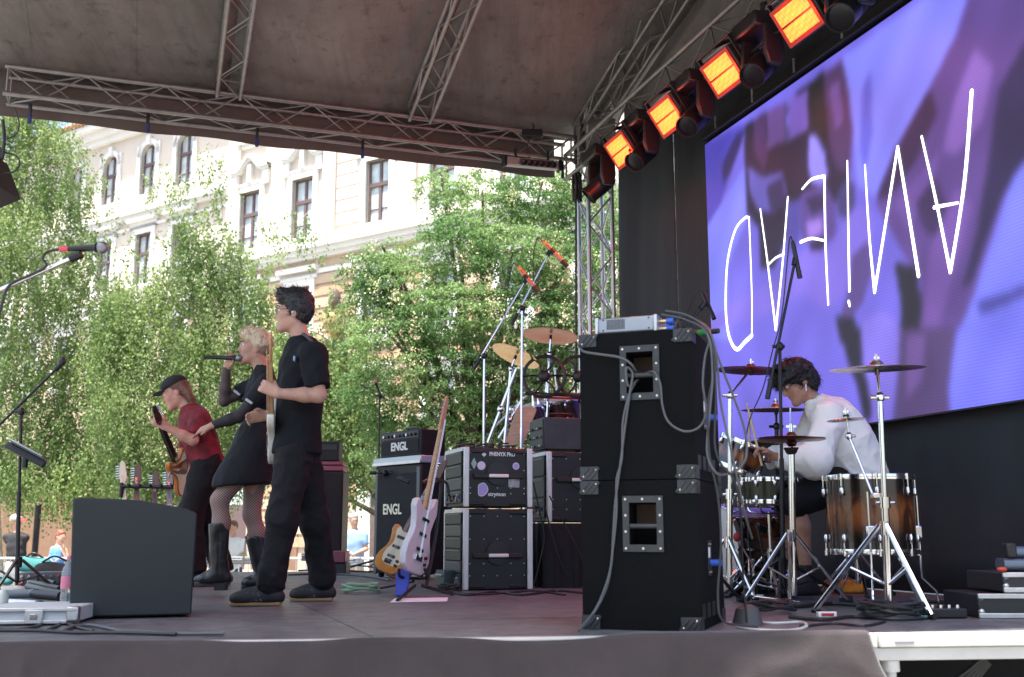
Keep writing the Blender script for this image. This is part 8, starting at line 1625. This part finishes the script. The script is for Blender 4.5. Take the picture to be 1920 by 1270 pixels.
def coil(label, c, R_, n, r, mat, sq=1.):
    t_ = np.linspace(0, 2 * PI * n, 22 * n); P = [c + V((R_ * (1 + .12 * math.sin(3.3 * a)) * math.cos(a), R_ * sq * (1 + .1 * math.sin(2.7 * a)) * math.sin(a), r + .008 + .010 * (a / (2 * PI)) + .012 * math.sin(1.7 * a))) for a in t_]; tag(link('cable_coil', MB().tube(P, r, n=6, sub=1).mesh('cable_coil'), mat), label, 'cable', 'coiled cables on the stage')
coil('pale green coiled cable on the floor behind the guitarist', az(676, 1112), .115, 4, .009, M('green_cable', (.25, .42, .28), .5)); coil('black coiled cable at the foot of the cymbal stand', az(1668, 1160), .13, 6, .009, rubber); coil('black coiled cable under the hi-hat stand', az(1450, 1150), .10, 4, .009, rubber); coil('black coiled cable between the guitar stand and the racks', az(842, 1112), .07, 4, .007, rubber)
lp = [az(732, 1131), az(838, 1129), az(842, 1123), az(740, 1124)]; tag(link('pale_strip', MB().prism([(0, 0), (1, 0), (1, 1), (0, 1)], lp[0] + EZ * .003, lp[1] - lp[0], lp[3] - lp[0], .003).mesh('pale_strip', 0), M('pale_lilac', (.8, .8, .84), .7)), 'pale lilac strip lying on the floor before the guitar stand', 'floor_strip')  # thin pale lilac slab flat on the deck
tag(link('blue_cloth', MB().prism([(0, 0), (.07, .0), (.09, .14), (.04, .17), (-.005, .15)], az(742, 1120) + EZ * .002, V((1, 0, 0)), V((0, .3, 1)), .03).mesh('blue_cloth'), M('royal_blue', (.06, .08, .45), .7), bev=.008), 'royal blue folded cloth hanging at the guitar stand', 'cloth')
T = Thing('effects_unit', 'small dark green effects box at the foot of the lower rack case', 'effects box', az(836, 1106), R=SR); T.part('case', MB().box((.05, .1, .07), (.14, .24, .13)), M('unit_green', (.03, .05, .045), .4, .3), .008)
for k in range(4): T.part('knob', MB().cyl((-.02, .03 + .05 * k, .10), (-.035, .03 + .05 * k, .10), .010, n=8), alu)
# pedals and small devices at the right
p = az(1776, 1160); T = Thing('effects_pedal', 'flat black pedal on the floor at the right behind the stage rail', 'pedal', p); T.part('body', MB().box((0, .05, .025), (.19, .12, .045)), blkmetal, .006)
for k in range(4): T.part('switch', MB().cyl((-.06 + .04 * k, .02, .045), (-.06 + .04 * k, .02, .062), .008, n=8), chrome)
tag(link('teal_tag', MB().box(az(1732, 1162) + EZ * .01, (.03, .03, .016), Matrix.Rotation(.5, 3, 'Z')).mesh('teal_tag'), M('teal_tag', (.05, .4, .42), .5), bev=.003), 'tiny teal tag on the floor by the cable coil', 'tag')
p = az(1550, 1158); T = Thing('power_strip', 'small white power strip on the floor before the floor tom', 'power strip', p); T.part('body', MB().box((0, 0, .014), (.09, .04, .026)), white, .004); T.part('socket', MB().box((0, -.0205, .014), (.06, .002, .014)), M('red_dot', (.4, .03, .03), .5))
p = az(1402, 1172); T = Thing('lamp_pot', 'small black clamp lamp on the floor right of the bass stack', 'lamp', p); T.part('shade', MB().lathe([(.02, .09), (.05, .07), (.07, .0), (.06, .0), (.04, .06), (0, .075)], n=18), M('pale_grey_paint', (.06, .06, .06), .5)); T.part('stem', MB().cyl((0, 0, .08), (-.02, 0, .14), .008), blkmetal)
# kick pedal and extra hardware among the drums
p = az(1440, 1120); T = Thing('kick_pedal', 'chrome kick pedal between the hi-hat and the bass drum', 'pedal', p); T.part('footboard', MB().box((.05, 0, .05), (.26, .09, .012), Matrix.Rotation(.25, 3, 'Y')), chrome, .004); T.part('base', MB().box((.03, 0, .012), (.30, .11, .014)), chrome, .004)
for s in (-1, 1): T.part('post', MB().cyl((-.10, .06 * s, .01), (-.10, .06 * s, .24), .010, n=8), chrome)
T.part('beater_shaft', MB().cyl((-.10, 0, .22), (-.18, 0, .36), .006, n=8), chrome); T.part('beater', MB().ell((-.185, 0, .375), (.022, .03, .03)), M('felt_red', (.3, .03, .03), .8)); T.part('chain', MB().tube([(-.10, 0, .22), (-.08, 0, .12), (-.07, 0, .08)], .008), M('red_chain', (.3, .02, .03), .5))
for k, (a, b_, lb) in enumerate((((1400, 960), (1362, 1112), 'left'), ((1420, 985), (1445, 1120), 'middle'), ((1395, 900), (1392, 1110), 'right'))):
    q = az(*b_); p = ay(a[0], a[1], q.y); T = Thing('clip_stand', lb + ' short stand with a drum microphone beside the bass drum', 'microphone stand', q, group='short drum microphones'); T.part('pole', MB().cyl(q + EZ * .02, p, .010, n=8), m_stk, wld=True); T.part('round_base', MB().lathe([(0, .03), (.05, .028), (.10, .008), (.10, 0), (0, 0)], q, EZ, 20), m_stk, wld=True); T.part('mic_body', MB().cyl(p, p + V((.06, .05, -.03)), .018, .024, n=10), blkmetal, wld=True); T.part('mic_lead', MB().tube([p, p + V((-.05, 0, .02)), p + V((-.06, 0, -.12)), q + V((-.08, 0, .02))], .005, n=5), rubber, wld=True)
# cases stacked at the right edge
for k, (x, y, w_, h_, dz, lb) in enumerate(((1838, 1160, .95, .115, 0, 'wide black case with silver edges at the right edge'), (1888, 1160, .8, .095, .12, 'second case stacked on the wide case at the right edge'))):
    p = az(x, y); T = Thing('flight_case', lb, 'case', p + EZ * dz, group='cases at the right edge'); T.part('shell', MB().box((w_ / 2, .22, h_ / 2), (w_, .42, h_ - .004)), M('case_black', (.014, .015, .018), .4), .006)
    for z in (.012, h_ - .012): T.part('edge_strip', MB().box((w_ / 2, .006, z), (w_ + .006, .016, .024)), alu, .003)
    T.part('corner_ball', MB().ell((.015, .015, h_ - .02), (.016, .016, .016)), alu); T.part('corner_ball', MB().ell((.015, .015, .03), (.016, .016, .016)), alu); T.part('handle', MB().tube([(w_ * .35, 0, h_ * .5), (w_ * .38, -.03, h_ * .45), (w_ * .52, -.03, h_ * .45), (w_ * .55, 0, h_ * .5)], .010), blk)
p = az(1898, 1160) + EZ * .217; T = Thing('stand_sections', 'blue grey metal tubes lying on the cases at the right edge', 'stand parts', p); m_bg = M('bluegrey_metal', (.13, .16, .20), .35, .6)
for k in range(3): T.part('tube', MB().cyl((-.0 + .02 * k, .06 + .07 * k, .032), (.6, .05 + .07 * k, .032), .030, n=14), m_bg)
T.part('tube', MB().cyl((.05, .10, .09), (.6, .10, .09), .030, n=14), m_bg); T.part('clamp', MB().box((.045, .07, .10), (.05, .06, .07)), blkmetal, .008); T.part('orange_knob', MB().ell((-.03, .0, .012), (.025, .016, .012)), M('orange_knob', (.5, .06, .02), .5))
# low clutter along the far side of the stage
for k, (x, y, w_, d_, h_, c, lb) in enumerate(((600, 1052, .5, .3, .12, (.03, .03, .035), 'low dark equipment case on the far side behind the guitarist'), (655, 1056, .3, .2, .08, (.22, .23, .24), 'grey power distributor on the far side of the stage'), (450, 1058, .45, .3, .10, (.12, .13, .14), 'grey case on the far side behind the singer boots'), (392, 1058, .4, .25, .14, (.05, .08, .14), 'dark blue case on the far side behind the bass player'))):
    p = az(x, y); T = Thing('equipment_case', lb, 'case', p, group='cases on the far side of the stage'); T.part('shell', MB().box((0, 0, h_ / 2), (w_, d_, h_ - .004)), M('eq_case_%d' % k, c, .5), .012); T.part('handle', MB().tube([(-.08, -d_ / 2, h_ * .6), (-.07, -d_ / 2 - .03, h_ * .55), (.07, -d_ / 2 - .03, h_ * .55), (.08, -d_ / 2, h_ * .6)], .009), blk); T.part('lid_line', MB().box((0, -d_ / 2 - .001, h_ * .7), (w_ - .02, .004, .008)), alu)
tag(link('music_stand_arm', MB().tube([az(455, 1064) + EZ * .02, ay(462, 1010, 11.5), ay(474, 985, 11.5)], .012).mesh('music_stand_arm'), m_stk), 'slanted black stand tube behind the singer legs', 'stand')
print('objects', len(bpy.data.objects))
